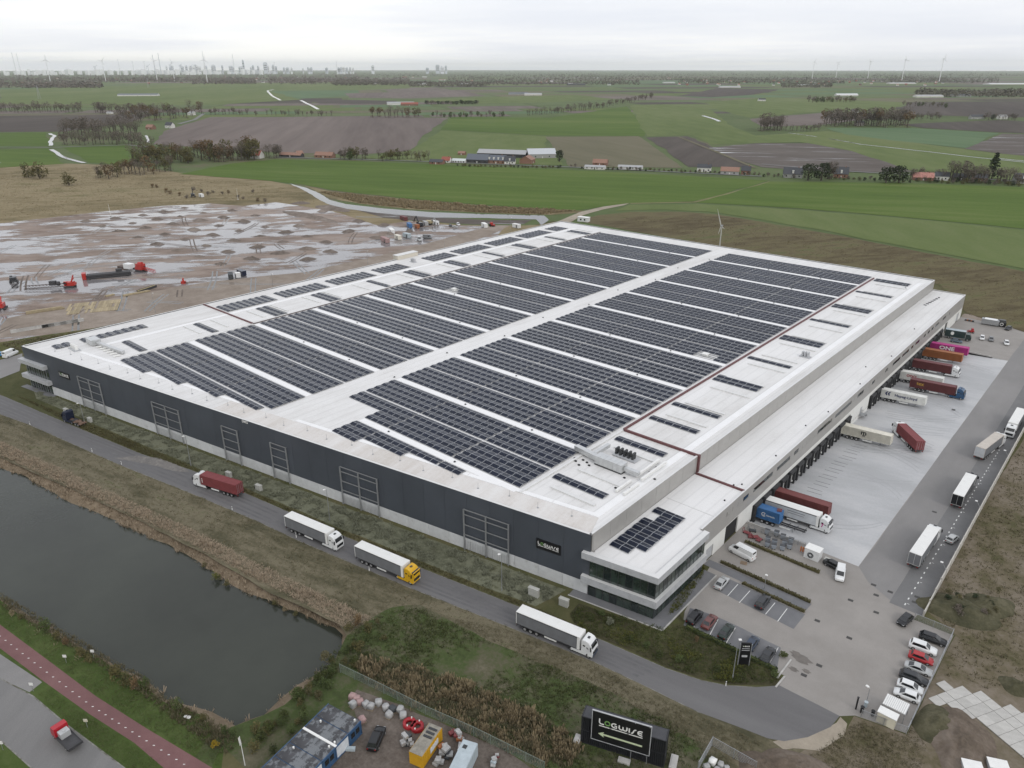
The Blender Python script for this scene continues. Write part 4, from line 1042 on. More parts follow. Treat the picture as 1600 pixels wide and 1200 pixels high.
def wheel_mesh(r, w, nm='wheel'):
    b = MB(); b.cyl((0, -w / 2, 0), (0, w / 2, 0), r, n=16, m=0); b.cyl((0, -w / 2 - .012, 0), (0, w / 2 + .012, 0), r * .58, n=12, m=1); return b.mesh(nm, [m_tyre, m_rim])
W_TRK, W_CAR = wheel_mesh(.5, .36), wheel_mesh(.33, .22)
def put(par, name, me, loc=(0, 0, 0), **kw): return link(name, me, par, loc, **kw)
CM = {}
def cached(key, fn):
    if key not in CM: CM[key] = fn()
    return CM[key]
def container_mesh(L, m):
    """corrugated steel box, closed end at the front, corner posts, rails"""
    def mk():
        b = MB(); W, H = 1.22, 2.75
        b.bx(0.02, L - .02, -W + .06, W - .06, .02, H - .05)
        for s in (-1, 1):                        # corrugated sides
            n = int(L / .32); pts = []
            for i in range(n):
                x = .18 + (L - .36) * i / n; d = (L - .36) / n
                for fx, dep in ((0, 0), (.30, 0), (.5, .055), (.8, .055)): pts.append((x + d * fx, dep))
            pts.append((L - .18, 0))
            vs = [(x, s * (W - .005 - dd), .14) for x, dd in pts] + [(x, s * (W - .005 - dd), H - .12) for x, dd in pts]; k = len(pts)
            b.add(vs, [((i, i + 1, k + i + 1, k + i) if s < 0 else (i + 1, i, k + i, k + i + 1)) for i in range(k - 1)])
        for x in (0, L - .16):
            for y in (-W, W - .16): b.bx(x, x + .16, y, y + .16, 0, H)
        for y in (-W, W - .1): b.bx(.16, L - .16, y, y + .1, 0, .16).bx(.16, L - .16, y, y + .1, H - .12, H - .005)
        for i in range(int(L / .7)): b.bx(.3 + i * .7, .6 + i * .7, -W + .2, W - .2, H - .06, H - .02)
        b.bx(0, .1, -W + .16, W - .16, 0, .15).bx(L - .1, L, -W + .16, W - .16, 0, .15).bx(0, .12, -W + .16, W - .16, H - .12, H)
        b.bx(L - .12, L, -W + .16, W - .16, H - .12, H)
        return b.mesh('container', m)
    return cached(('cont', L, m.name), mk)
def door_mesh(m, s):
    def mk():
        b = MB(); b.bx(-.045, .0, .03 * s if s > 0 else -1.18, 1.18 if s > 0 else -.03, .12, 2.66)
        for y in (.3, .85): b.bar((-.07, y * s, .1), (-.07, y * s, 2.68), .045, m=1)
        for z in (.7, 1.0): b.bx(-.08, -.05, min(.3 * s, .6 * s), max(.3 * s, .6 * s), z, z + .05, 1)
        return b.mesh('rear_door', [m, m_steel])
    return cached(('door', m.name, s), mk)
def chassis_mesh(L):
    def mk():
        b = MB()
        for y in (-.48, .34): b.bx(.1, L - .1, y, y + .14, .85, 1.18)
        for i in range(7): b.bx(.3 + i * (L - .8) / 6, .42 + i * (L - .8) / 6, -1.1, 1.1, .98, 1.18)
        b.bx(0, .1, -1.2, 1.2, .55, .72).bx(.0, .08, -1.2, 1.2, .95, 1.2)
        for x in (1.9, 3.2, 4.5): b.bx(x - .06, x + .06, -.9, .9, .42, .58)
        return b.mesh('trailer_chassis', m_chas)
    return cached(('chas', L), mk)
LEGS = MB().bx(-.08, .08, -.75, -.6, .03, 1.0).bx(-.08, .08, .6, .75, .03, 1.0).bx(-.2, .2, -.8, -.55, 0, .06).bx(-.2, .2, .55, .8, 0, .06).mesh('landing_leg', m_steel)
SGUARD = MB().bx(0, 2.6, -.03, .03, .55, .9).mesh('side_guard', m_lite)
def trailer_parts(root, L, legs=True):
    put(root, 'trailer_chassis', chassis_mesh(L))
    for x in (1.9, 3.2, 4.5):
        for s in (-1, 1): put(root, 'wheel', W_TRK, (x, s * 1.02, .5))
    for s in (-1, 1): put(root, 'side_guard', SGUARD, (6.2, s * 1.15, 0))
    for s in (-1, 1): put(root, 'tail_lamp', cached('tl', lambda: MB().bx(-.03, 0, -.2, .2, .75, .9).mesh('tail_lamp', m_lampr)), (-.005, s * .9, 0))
    if legs: put(root, 'landing_leg', LEGS, (L - 3.0, 0, 0))
def curtain_mesh(L, side, roofm, dark_top=True):
    def mk():
        b = MB(); W = 1.26
        b.bx(0, L, -W, W, 1.05, 1.25, 3)
        b.bx(.03, L - .04, -W + .02, W - .02, 1.25, 3.80, 0)
        n = 22                                   # curtain drawn tight between posts: slight swell
        for s in (-1, 1):
            vs, k = [], n + 1
            for i in range(k):
                x = .15 + (L - .7) * i / n; bul = .018 * abs(math.sin(i * 1.3)) + .006
                for z, f in ((1.22, .2), (2.0, 1), (3.0, 1), (3.70, .2)): vs.append((x, s * (W + bul * f), z))
            fs = []
            for i in range(n):
                for j in range(3):
                    q = (i * 4 + j, (i + 1) * 4 + j, (i + 1) * 4 + j + 1, i * 4 + j + 1); fs.append(q if s < 0 else q[::-1])
            b.add(vs, fs, 0, True)
        if dark_top:
            for s in (-1, 1): b.bx(.1, L - .5, s * W - .03, s * W + .03, 3.70, 3.86, 2)
        b.bx(0, L, -W + .02, W - .02, 3.86, 3.98, 1)
        b.bx(L - .5, L + .02, -W - .01, W + .01, 1.1, 4.0, 1)
        b.bx(-.02, .1, -W, W, 1.1, 3.99, 1)
        for i in range(int(L / .85)): b.bx(.4 + i * .85, .46 + i * .85, -W + .1, W - .1, 3.975, 3.995, 1)
        return b.mesh('trailer_body', [side, roofm, m_chas, m_chas])
    return cached(('curt', L, side.name, roofm.name, dark_top), mk)
def rear_doors(root, m, dark=False):
    for s in (-1, 1):
        put(root, 'rear_door', cached(('rd', m.name, s), lambda: MB().bx(-.06, -.021, .03 if s > 0 else -1.2, 1.2 if s > 0 else -.03, 1.2, 3.85).mesh('rear_door', m)))
def tractor_parts(root, x0, m, roof_h=3.75, cream=False):
    """cab-over tractor, back of cab at x0"""
    def cab():
        b = MB()
        prof = [(0, .95), (1.35, .95), (1.45, .45), (2.28, .42), (2.36, .75), (2.34, 1.75), (2.20, 2.25), (1.93, 3.02), (1.55, roof_h - .28), (.9, roof_h - .02), (.25, roof_h), (0, roof_h - .35)]
        cx, cz = 1.1, 2.0
        def ring(y, k): return [(cx + (x - cx) * k, y, cz + (z - cz) * k) for x, z in prof]
        b.loft([ring(1.24, .94), ring(1.15, 1.0), ring(-1.15, 1.0), ring(-1.24, .94)], 0, False)
        return b.mesh('cab', m)
    c = put(root, 'cab', cached(('cab', m.name, roof_h), cab), (x0, 0, 0))
    def ws():
        b = MB(); b.add([(2.225, -1.06, 2.20), (2.225, 1.06, 2.20), (1.955, .98, 3.0), (1.955, -.98, 3.0)], [(0, 1, 2, 3)]); b.bx(2.33, 2.385, -.95, .95, .95, 1.62); return b.mesh('windscreen', m_wglass)
    put(c, 'windscreen', cached('ws', ws))
    for s in (-1, 1):
        def sw():
            b = MB(); v = [(1.15, s * 1.252, 2.05), (2.12, s * 1.225, 2.05), (1.9, s * 1.205, 2.85), (1.15, s * 1.235, 2.85)]; b.add(v, [(0, 1, 2, 3) if s < 0 else (3, 2, 1, 0)])
            v = [(.35, s * 1.252, 2.35), (.85, s * 1.252, 2.35), (.85, s * 1.235, 2.8), (.35, s * 1.235, 2.8)]; b.add(v, [(0, 1, 2, 3) if s < 0 else (3, 2, 1, 0)]); return b.mesh('side_window', m_wglass)
        put(c, 'side_window', cached(('sw', s), sw))
        put(c, 'mirror', cached(('mir', s), lambda: MB().bx(2.0, 2.14, s * 1.28 - .0, s * 1.28 + s * .28, 1.95, 2.75).bar((2.05, s * 1.15, 2.7), (2.05, s * 1.4, 2.72), .06).mesh('mirror', m_blackp)))
        put(c, 'headlight', cached(('hl', s), lambda: MB().bx(2.33, 2.385, s * 1.0 - .16, s * 1.0 + .16, .62, .86).mesh('headlight', m_lampw)))
        put(root, 'fairing', cached(('fair', m.name, s), lambda: MB().bx(-2.0, 1.2, min(s * 1.05, s * 1.22), max(s * 1.05, s * 1.22), .42, .95).mesh('fairing', m)), (x0, 0, 0))
    put(c, 'roof_hatch', cached('rh', lambda: MB().bx(.75, 1.2, -.3, .3, roof_h - .06, roof_h + .03).mesh('roof_hatch', m_wglass)))
    put(c, 'sun_visor', cached('sv', lambda: MB().bar((2.02, -1.05, 3.06), (2.02, 1.05, 3.06), .3, .05).mesh('sun_visor', m_wglass)))
    put(root, 'tractor_chassis', cached('tch', lambda: MB().bx(-3.4, 1.4, -.45, .45, .6, 1.0).bx(-2.0, .2, -.95, .95, .5, .8).bx(-2.6, -1.2, -.7, .7, 1.0, 1.12).mesh('tractor_chassis', m_chas)), (x0, 0, 0))
    for x, ys in ((-2.0, (-.98, .98)), (1.45 - .55 + .62, (-1.04, 1.04))):
        for y in ys: put(root, 'wheel', W_TRK, (x0 + x, y, .5))
def lettering(root, s, size, m, x, side, z, xscale=1.0, y=1.24, bold=.0):
    o = link('lettering', text_mesh('lettering', s, size, m, .012, bold, xscale=xscale), root)
    o.rotation_euler = (R(90), 0, 0 if side < 0 else R(180)); o.location = (x, side * y, z); return o
def sticker(root, b, m, x, side, z, y=1.24, nm='emblem'):
    o = b.obj(nm, m, root); o.rotation_euler = (R(90), 0, 0 if side < 0 else R(180)); o.location = (x, side * y, z); return o
def pose(root, loc, heading, tilt=0.0):
    root.location = loc; root.rotation_euler = (0, tilt, heading)
SLOPE = -math.atan(1.3 / 25.9)
def truck(label, group=None, name='semi_truck', cat='truck'): return thing(name, label, cat, group=group)
def dock_pose(root, xr, y): pose(root, (xr, y, apron_z(xr) + .02), 0.0, SLOPE)
RG = 'lorries on the front road'
def road_pose(root, rear_px, front_px, total, side):
    """stand a lorry by its near-side wheel line; side = +1 when that is the left side of the lorry"""
    a, b_ = G(*rear_px), G(*front_px); d = (b_ - a).normalized(); lat = Vector((-d.y, d.x, 0))
    mid = (a + b_) / 2; c = mid - lat * side * 1.2 - d * total / 2
    pose(root, (c.x, c.y, .035), math.atan2(d.y, d.x))
L45, L40 = 13.7, 12.2
# --- front road
t = truck('white lorry with a grey curtain trailer, middle of the front road, behind the yellow one', RG)
put(t, 'trailer_body', curtain_mesh(13.6, c_curt, m_tarp)); rear_doors(t, c_curt); trailer_parts(t, 13.6, False); tractor_parts(t, 13.95, p_white); road_pose(t, (441, 826), (533, 866), 16.3, -1)
t = truck('lorry with a bright yellow cab and grey curtain trailer on the front road', RG)
put(t, 'trailer_body', curtain_mesh(13.6, c_curt, m_tarp)); rear_doors(t, c_curt); trailer_parts(t, 13.6, False); tractor_parts(t, 13.95, p_yel); road_pose(t, (548, 873), (655, 920), 16.3, -1)
put(t, 'sun_shield', MB().bx(16.25, 16.45, -1.1, 1.1, 3.0, 3.1).bx(16.2, 16.5, -1.2, -1.1, .8, 2.9).mesh('sun_shield', p_yel))
t = truck('white lorry with a grey curtain trailer nearest the glass office on the front road', RG)
put(t, 'trailer_body', curtain_mesh(13.6, c_curt, m_tarp)); rear_doors(t, c_curt); trailer_parts(t, 13.6, False); tractor_parts(t, 13.95, p_white); road_pose(t, (797, 977), (936, 1036), 16.3, -1)
put(t, 'bumper', MB().bx(16.28, 16.34, -1.15, 1.15, .42, .95).mesh('bumper', p_dblue))
t = truck('lorry with a white cab carrying a red shipping container on the front road', RG)
put(t, 'container', container_mesh(L40, c_red), (0, 0, 1.2))
for s in (-1, 1): put(t, 'rear_door', door_mesh(c_red, s), (0, 0, 1.2))
trailer_parts(t, L40, False); tractor_parts(t, 12.75, p_white); road_pose(t, (371, 780), (303, 759), 15.1, 1)
sticker(t, MB().bx(-.12, .12, .1, .4, 0, .02).bx(-.12, .12, -.35, -.05, 0, .02).bx(-.12, .12, -.8, -.5, 0, .02), m_lite, 11.6, 1, 2.7)
t = thing('tractor_unit', 'dark blue tractor unit with a bare rusty chassis, far left of the front road', 'truck')
tractor_parts(t, 4.6, p_navy)
put(t, 'flat_chassis', MB().bx(-1.6, 4.4, -.45, .45, .85, 1.1).bx(-1.8, -.6, -1.15, 1.15, .8, 1.0).bx(.5, 2.0, -1.1, 1.1, .85, .97).mesh('flat_chassis', mat('rusty_steel', (.16, .10, .07), .8, var=.35, scale=2)))
for x in (-.6, .7):
    for s in (-1, 1): put(t, 'wheel', W_TRK, (x, s * 1.0, .5))
road_pose(t, (127, 669), (88, 655), 8.4, 1)
# --- loading docks
def boxed(label, L, m, y, cabpaint=None, xr=-56.9, nm='container_trailer', group='trailers at the loading docks', Ltr=None):
    t = thing(nm if not cabpaint else 'semi_truck', label, 'trailer' if not cabpaint else 'truck', group=group)
    put(t, 'container', container_mesh(L, m), (0, 0, 1.2))
    for s in (-1, 1): put(t, 'rear_door', door_mesh(m, s), (0, 0, 1.2))
    trailer_parts(t, Ltr or L, cabpaint is None)
    if cabpaint: tractor_parts(t, L + .5, cabpaint)
    dock_pose(t, xr, y); return t
t = boxed('short blue shipping container docked nearest the white storage box', 6.06, c_blue, 155.3, Ltr=12.2)
sticker(t, (lambda b: (stroke(b, arc(0, 0, .48, .48, 30, 330, 10), .14, 0, .015), stroke(b, arc(0, 0, .22, .22, 200, 420, 6), .1, 0, .015), b)[-1])(MB()), m_lite, 2.2, -1, 2.55)
lettering(t, 'bertschi', .62, m_lite, 3.9, -1, 2.5)
put(t, 'tarp_bundle', MB().cbx((5.3, .4, 4.05), (1.1, 1.2, .3), .3).mesh('tarp_bundle', c_maroon))
t = truck('white lorry with a white curtain trailer backed onto the near docks', 'trailers at the loading docks')
put(t, 'trailer_body', curtain_mesh(13.6, c_curtw, m_tarp)); rear_doors(t, c_curtw); trailer_parts(t, 13.6, False); tractor_parts(t, 13.95, p_white); dock_pose(t, -57.0, 159.9)
sticker(t, MB().bx(0, 4.2, 0, .16, 0, .012).bx(0, 4.0, -.55, -.42, 0, .012), c_curt, 6.2, -1, 3.0, 1.29, 'print_line')
sticker(t, MB().prism_z([(0, 0), (.7, .1), (.55, .3), (.1, .25)], 0, .012).prism_z([(.3, .0), (.5, 0), (.25, -.7), (.0, -.7)], 0, .012), c_pink, 14.3, -1, 2.1, 1.26)
boxed('plain oxide-red container trailer docked just past the white lorry', L45, c_brick, 165.6)
t = boxed('cream container trailer with black MSC letters, next to the swinging red one', L45, c_cream, 214.6)
lettering(t, 'm', 1.9, m_black, 6.3, -1, 3.02, 1.1, bold=.05); lettering(t, 'sc', .95, m_black, 6.4, -1, 2.2, bold=.03)
t = boxed('white container trailer lettered Hapag-Lloyd at the docks', L45, c_white, 250.4)
navy = mat('navy_print', (.015, .025, .10), .6, var=.05)
lettering(t, 'Hapag-Lloyd', 1.25, navy, 8.0, -1, 2.75, 1.08, bold=.02)
sticker(t, MB().prism_z([(0, .05), (.55, .75), (.95, .75), (.7, .45), (.5, .05), (.7, -.35), (.5, -.7), (.25, -.45)], 0, .012).prism_z([(.8, .05), (1.35, .75), (1.75, .75), (1.5, .45), (1.3, .05), (1.5, -.35), (1.3, -.7), (1.05, -.45)], 0, .012), navy, 1.7, -1, 2.85)
t = boxed('maroon container lorry with a blue cab and yellow letters, pulled out from the docks', L45, c_maroon, 265.4, p_blue, -51.7, group='trailers at the loading docks')
yel = mat('yellow_print', (.45, .27, .05), .6, var=.1)
lettering(t, 'tex', 1.7, yel, 3.2, -1, 2.85, bold=.03)
t = boxed('white container trailer lettered OOCL half hidden by the maroon lorry', L45, c_white, 271.6)
lettering(t, 'OOCL', 1.2, mat('red_print', (.35, .02, .03), .6), 4.2, -1, 2.75, bold=.04)
boxed('maroon container on a lorry with a white cab at the far docks', L45 - .8, c_maroon, 286.2, p_white)
boxed('rust-orange container trailer at the far docks', L45 - .5, c_orange, 301.4)
t = boxed('bright pink container trailer lettered ONE at the last dock', L45 - .5, c_pink, 310.4)
lettering(t, 'ONE', 2.0, m_lite, 6.2, -1, 2.7, 1.25, bold=.05)
# --- red container lorry swinging round in the yard
t = truck('white-cabbed lorry with a red container turning in the yard by the cream container')
put(t, 'container', container_mesh(L40, c_red), (0, 0, 1.2))
for s in (-1, 1): put(t, 'rear_door', door_mesh(c_red, s), (0, 0, 1.2))
trailer_parts(t, L40, False); tractor_parts(t, 12.75, p_white)
a, b_ = Vector((-36.0, 215.0)), Vector((-45.4, 226.8)); hd = math.atan2(b_.y - a.y, b_.x - a.x)
pose(t, (a.x, a.y, apron_z(a.x) + .02), hd)
t.rotation_euler = (0, -SLOPE * .6, hd)
# --- lane along the concrete wall
LG = 'lorries waiting along the concrete wall'
def lane_truck(label, side, roofm, rear_m, x, y, hd, cabp, wide=True):
    t = truck(label, LG); put(t, 'trailer_body', curtain_mesh(13.6, side, roofm, False)); rear_doors(t, rear_m); trailer_parts(t, 13.6, False); tractor_parts(t, 13.95, cabp, 3.7); pose(t, (x, y, .045), hd); return t
lane_truck('grey-sided lorry with a white roof nearest the silver car by the wall', c_curt, m_tarp, c_curt, -22.3, 156.9, R(89), p_white)
lane_truck('white-roofed lorry with dark open rear doors waiting along the wall', c_dkcurt, m_tarp, p_blk, -21.2, 189.6, R(90), p_blk)
lane_truck('lorry with a dusty beige roof angled in the lane by the wall', c_curt, m_tarpb, c_curtw, -22.6, 221.2, R(81), p_white)
lane_truck('white lorry facing the camera, farthest along the concrete wall', c_curt, m_tarp, c_curt, -18.9, 258.6, R(-90), p_white)

# --- cars
def car_parts(root, kind, m):
    """x forward; kind picks the proportions"""
    K = dict(hatch=(4.15, .88, 1.46, .62, -1.75, -1.35, .35, 1.25), sedan=(4.7, .90, 1.43, .64, -1.9, -1.1, .3, 1.25), suv=(4.7, .95, 1.68, .72, -2.15, -1.85, .35, 1.2), wagon=(4.75, .91, 1.47, .64, -2.2, -1.75, .3, 1.25), sport=(4.5, .93, 1.30, .58, -1.75, -.7, .2, 1.2), van=(4.9, .96, 1.85, .80, -2.4, -2.3, .75, 1.55), bigvan=(6.0, 1.02, 2.55, .95, -2.95, -2.9, 1.45, 2.25))[kind]
    L, W, H, r0, xr0, xr1, xf1, xf0 = K; h = L / 2; zb = H * .62 if kind not in ('van', 'bigvan') else H * .56
    def body():
        b = MB()
        sec = [(-h, W * .84, .34, zb * .92), (-h + .12, W * .95, .24, zb * .98), (-h + .7, W, .20, zb), (0, W, .18, zb), (xf0 - .1, W, .20, zb * .99), (h - .45, W * .97, .22, zb * .88), (h - .1, W * .90, .26, zb * .80), (h, W * .78, .36, zb * .70)]
        rings = []
        for x, w, z0, z1 in sec:
            rings.append([(x, -w * .9, z0), (x, -w, z0 + .16), (x, -w, z1 - .16), (x, -w * .88, z1), (x, w * .88, z1), (x, w, z1 - .16), (x, w, z0 + .16), (x, w * .9, z0)][::-1])
        b.loft(rings, 0, True)
        w0, w1 = W * .875, W * (.70 if kind not in ('van', 'bigvan') else .80)
        vs = [(xr0, -w0, zb - .02), (xf0, -w0, zb - .02), (xf0, w0, zb - .02), (xr0, w0, zb - .02), (xr1, -w1, H), (xf1, -w1, H), (xf1, w1, H), (xr1, w1, H)]
        b.add(vs, [(4, 5, 6, 7), (0, 1, 5, 4), (1, 2, 6, 5), (2, 3, 7, 6), (3, 0, 4, 7)])
        return b.mesh('body', m)
    bo = put(root, 'body', cached(('car', kind, m.name), body))
    w0, w1 = W * .875, W * (.70 if kind not in ('van', 'bigvan') else .80)
    def lerp(a, b, t): return tuple(p + (q - p) * t for p, q in zip(a, b))
    def quad(c, i0, i1, j0, j1, off, nm):
        def mk():
            a, b_, cc, d = c; P4 = []
            for u, v in ((i0, j0), (i1, j0), (i1, j1), (i0, j1)): P4.append(Vector(lerp(lerp(a, b_, u), lerp(d, cc, u), v)))
            nn = (P4[1] - P4[0]).cross(P4[3] - P4[0]).normalized() * off
            bb = MB(); bb.add([p + nn for p in P4], [(0, 1, 2, 3)]); return bb.mesh(nm, m_wglass)
        put(bo, nm, cached(('q', kind, nm, c[0], i0), mk))
    B = [(xr0, -w0, zb), (xf0, -w0, zb), (xf0, w0, zb), (xr0, w0, zb)]; T = [(xr1, -w1, H), (xf1, -w1, H), (xf1, w1, H), (xr1, w1, H)]
    quad((B[1], B[2], T[2], T[1]), .06, .94, .08, .92, .008, 'windscreen')
    if kind not in ('van', 'bigvan'):
        quad((B[3], B[0], T[0], T[3]), .08, .92, .12, .88, .008, 'rear_window')
        quad((B[0], B[1], T[1], T[0]), .08, .90, .10, .86, .008, 'side_window'); quad((B[2], B[3], T[3], T[2]), .10, .92, .10, .86, .008, 'side_window')
    else:
        quad((B[0], B[1], T[1], T[0]), .74, .97, .14, .82, .008, 'side_window'); quad((B[2], B[3], T[3], T[2]), .03, .26, .14, .82, .008, 'side_window')
        quad((B[3], B[0], T[0], T[3]), .12, .88, .45, .85, .008, 'rear_window')
    wm = W_CAR
    for x in (-h + .85, h - .88):
        for s in (-1, 1): put(root, 'wheel', wm, (x, s * (W - .10), .33))
    for s in (-1, 1):
        put(bo, 'headlight', cached(('chl', kind), lambda: MB().bx(h - .16, h - .015, -.17, .17, zb * .62, zb * .76).mesh('headlight', m_lampw)), (0, s * W * .62, 0))
        put(bo, 'tail_lamp', cached(('ctl', kind), lambda: MB().bx(-h - .015, -h + .1, -.13, .13, zb * .66, zb * .86).mesh('tail_lamp', m_lampr)), (0, s * W * .68, 0))
def car(label, kind, m, at, to=None, hd=None, z=.03, group=None, name='parked_car', cat='car', scale=1.0):
    t = thing(name, label, cat, group=group); car_parts(t, kind, m)
    p = G(*at) if not isinstance(at, Vector) else at
    if to is not None:
        q = G(*to); hd = math.atan2(q.y - p.y, q.x - p.x)
        p = (p + q) / 2
    pose(t, (p.x, p.y, p.z + z), hd); return t
PG = 'cars in the right-hand car park'
hR = math.atan2((G(1470, 1024) - G(1420, 1006)).y, (G(1470, 1024) - G(1420, 1006)).x)
for lab, k, m, at, fl in (('black estate car at the upper end of the right-hand car park', 'wagon', p_blk, (1457, 1002), 0), ('white off-roader in the right-hand car park beside the red car', 'suv', p_white, (1441, 1016), 0), ('bright red car in the right-hand car park', 'hatch', p_redc, (1438, 1032), 0), ('silver coupe with black roof between the red and dark cars', 'sport', p_silver, (1434, 1048), 0), ('dark blue-grey estate in the right-hand car park', 'wagon', p_dgrey, (1427, 1063), 0), ('white hatchback second from the bike shelter', 'hatch', p_white, (1421, 1077), 0), ('white hatchback parked next to the striped bike shelter', 'hatch', p_white, (1416, 1090), 1)):
    car(lab, k, m, at, hd=hR + (math.pi if fl else 0), group=PG)
hB = math.atan2((G(1099, 955) - G(1080, 978)).y, (G(1099, 955) - G(1080, 978)).x)
BG = 'cars in the front car park row'
for lab, k, m, at in (('black off-roader at the left end of the front car park row', 'suv', p_blk, (1085, 968)), ('maroon saloon second in the front car park row', 'sedan', p_brownc, (1108, 975)), ('very dark green saloon third in the front car park row', 'sedan', p_dgreen, (1134, 990)), ('dark blue hatchback beside the black totem sign', 'hatch', p_dblue, (1174, 1009)), ('dark grey saloon at the right end of the front row', 'sedan', p_dgrey, (1199, 1027))):
    car(lab, k, m, at, hd=hB, group=BG)
hU = math.atan2((G(1137, 897) - G(1117, 920)).y, (G(1137, 897) - G(1117, 920)).x)
car('silver saloon in the bay nearest the glass office', 'sedan', p_silver, (1127, 914), hd=hU, group='cars in the upper bays'); car('dark grey off-roader alone in the upper bays', 'suv', p_grey if False else p_dgrey, (1191, 944), hd=hU, group='cars in the upper bays')
car('black hatchback driving near the end of the concrete wall', 'hatch', p_blk, (1413, 972), hd=R(-100), name='moving_car')
car('silver car parked against the concrete wall beside the long trailer', 'hatch', p_silver, (1487, 845), hd=R(80))
car('small white van at the corner of the loading apron', 'van', p_white, (1312, 900), hd=R(-75), name='delivery_van', cat='van')
car('black pickup half hidden behind the small white van', 'sedan', p_blk, (1303, 887), hd=R(-10))
t = car('large white panel van parked by the loading wing wall', 'bigvan', p_white, (1159, 868), hd=R(172), name='delivery_van', cat='van')
for lab, k, m, at, hd in (('small white car, left one at the far end of the yard', 'hatch', p_white, (1534, 530), R(-80)), ('grey car between two white ones at the far end of the yard', 'hatch', p_grey, (1548, 532), R(-80)), ('white car farthest right at the far end of the yard', 'hatch', p_white, (1572, 538), R(-75)), ('dark car by the black stand at the far yard fence', 'hatch', p_dgrey, (1575, 515), R(-100)), ('dark blue car between the pink container and the green truck', 'hatch', p_bluegrey, (1494, 535), R(10))):
    car(lab, k, m, at, hd=hd, group='cars at the far end of the yard')
car('black off-roader parked between the site cabins and the yellow container', 'suv', p_blk, (581, 1176), (596, 1141))
# dark green mobile shop truck at the far end
t = thing('box_truck', 'dark green box truck with a white emblem at the far yard end', 'truck')
put(t, 'box_body', MB().bx(-5.0, 2.2, -1.25, 1.25, .9, 3.6).mesh('box_body', paint('bottle_green', (.02, .04, .04))))
put(t, 'cab', MB().prism_y([(2.3, .5), (4.3, .5), (4.4, 1.4), (4.1, 1.9), (3.7, 2.7), (2.3, 2.8)], -1.15, 1.15).mesh('cab', paint('bottle_green', (.02, .04, .04))))
put(t, 'windscreen', MB().prism_y([(3.72, 2.6), (4.12, 1.9), (4.16, 1.92), (3.76, 2.62)], -1.05, 1.05).mesh('windscreen', m_wglass))
put(t, 'box_roof', MB().bx(-5.0, 2.2, -1.25, 1.25, 3.6, 3.68).mesh('box_roof', c_pale))
for x in (-3.4, 3.2):
    for s in (-1, 1): put(t, 'wheel', W_TRK, (x, s * 1.0, .5))
sticker(t, MB().prism_z(arc(0, 0, .6, .75, 0, 345, 12), 0, .012), m_lite, -2.4, -1, 2.4, 1.255)
pose(t, G(1497, 530) + Vector((0, 0, .03)), R(8))
# red flatbed lorry on the lower-left road
t = thing('flatbed_truck', 'red flatbed recovery truck with a white engine box on the lower-left road', 'truck')
put(t, 'cab', MB().loft([[(x, y, z) for x, z in ((.4, .45), (2.0, .45), (2.15, 1.1), (2.0, 1.6), (1.6, 2.35), (.5, 2.4))] for y in (1.05, .95, -.95, -1.05)], 0, False).mesh('cab', paint('bright_red', (.40, .014, .025))))
put(t, 'windscreen', MB().prism_y([(1.62, 2.3), (2.0, 1.62), (2.04, 1.64), (1.66, 2.32)], -.85, .85).mesh('windscreen', m_wglass))
put(t, 'engine_box', MB().bx(-1.0, .2, -.75, .75, .95, 2.0).bx(-.7, -.3, -.2, .2, 2.0, 2.15).bx(-.9, .1, -.7, .7, 1.2, 1.3).mesh('engine_box', p_silver))
put(t, 'flatbed', MB().bx(-4.0, .3, -1.1, 1.1, .75, .92).bx(-4.0, -3.9, -1.1, 1.1, .92, 1.25).bx(-4.0, .3, -1.12, -1.05, .75, 1.05).bx(-4.0, .3, 1.05, 1.12, .75, 1.05).mesh('flatbed', m_chas))
put(t, 'headlight', MB().bx(2.1, 2.18, -.95, -.6, .75, .95).bx(2.1, 2.18, .6, .95, .75, .95).mesh('headlight', m_lampw))
for x in (-2.7, 1.3):
    for s in (-1, 1): put(t, 'wheel', W_CAR, (x, s * .95, .36))
a, b_ = G(118, 1170), G(84, 1136); pose(t, ((a.x + b_.x) / 2 + .3, (a.y + b_.y) / 2, .05), math.atan2(b_.y - a.y, b_.x - a.x))
# ================================================================== things round the building
def ang(p, q): return math.atan2(q.y - p.y, q.x - p.x)
# --- car park surfaces and hedges
sheet('parking_bays', GP([(1138, 904), (1258, 960), (1240, 983), (1115, 920)]), .030, g_bays)
for a, c in (((1153, 913), (1137, 931)), ((1172, 923), (1155, 942)), ((1211, 942), (1196, 960)), ((1230, 951), (1215, 971)), ((1139, 905), (1121, 922))):
    strip('bay_line', GP([a, c]), .13, .036, g_line)
sheet('parking_bays', GP([(1078, 950), (1102, 957), (1130, 968), (1160, 982), (1195, 1000), (1220, 1012), (1214, 1046), (1180, 1032), (1140, 1012), (1100, 993), (1068, 977)]), .030, g_bays)
for a, c in (((1097, 958), (1083, 982)), ((1122, 968), (1108, 994)), ((1149, 981), (1134, 1006)), ((1184, 998), (1168, 1024)), ((1216, 1012), (1200, 1040))):
    strip('bay_line', GP([a, c]), .13, .036, g_line)
sheet('footpath', GP([(1108, 874), (1268, 944), (1258, 955), (1100, 882)]), .030, g_bays)
sheet('planting_bed', GP([(1068, 970), (1060, 955), (1095, 905), (1103, 882), (1096, 880), (1062, 922), (1036, 975), (1016, 981), (905, 943), (890, 960), (905, 985), (960, 1006), (1040, 1042), (1100, 1062), (1140, 1070), (1215, 1072), (1226, 1057), (1140, 1014)]), .026, g_bed, .3, 2.0)
bed_poly = GP([(1066, 978), (1036, 982), (905, 946), (892, 960), (905, 985), (960, 1004), (1040, 1040), (1100, 1060), (1140, 1067), (1212, 1068), (1218, 1058), (1140, 1018)])
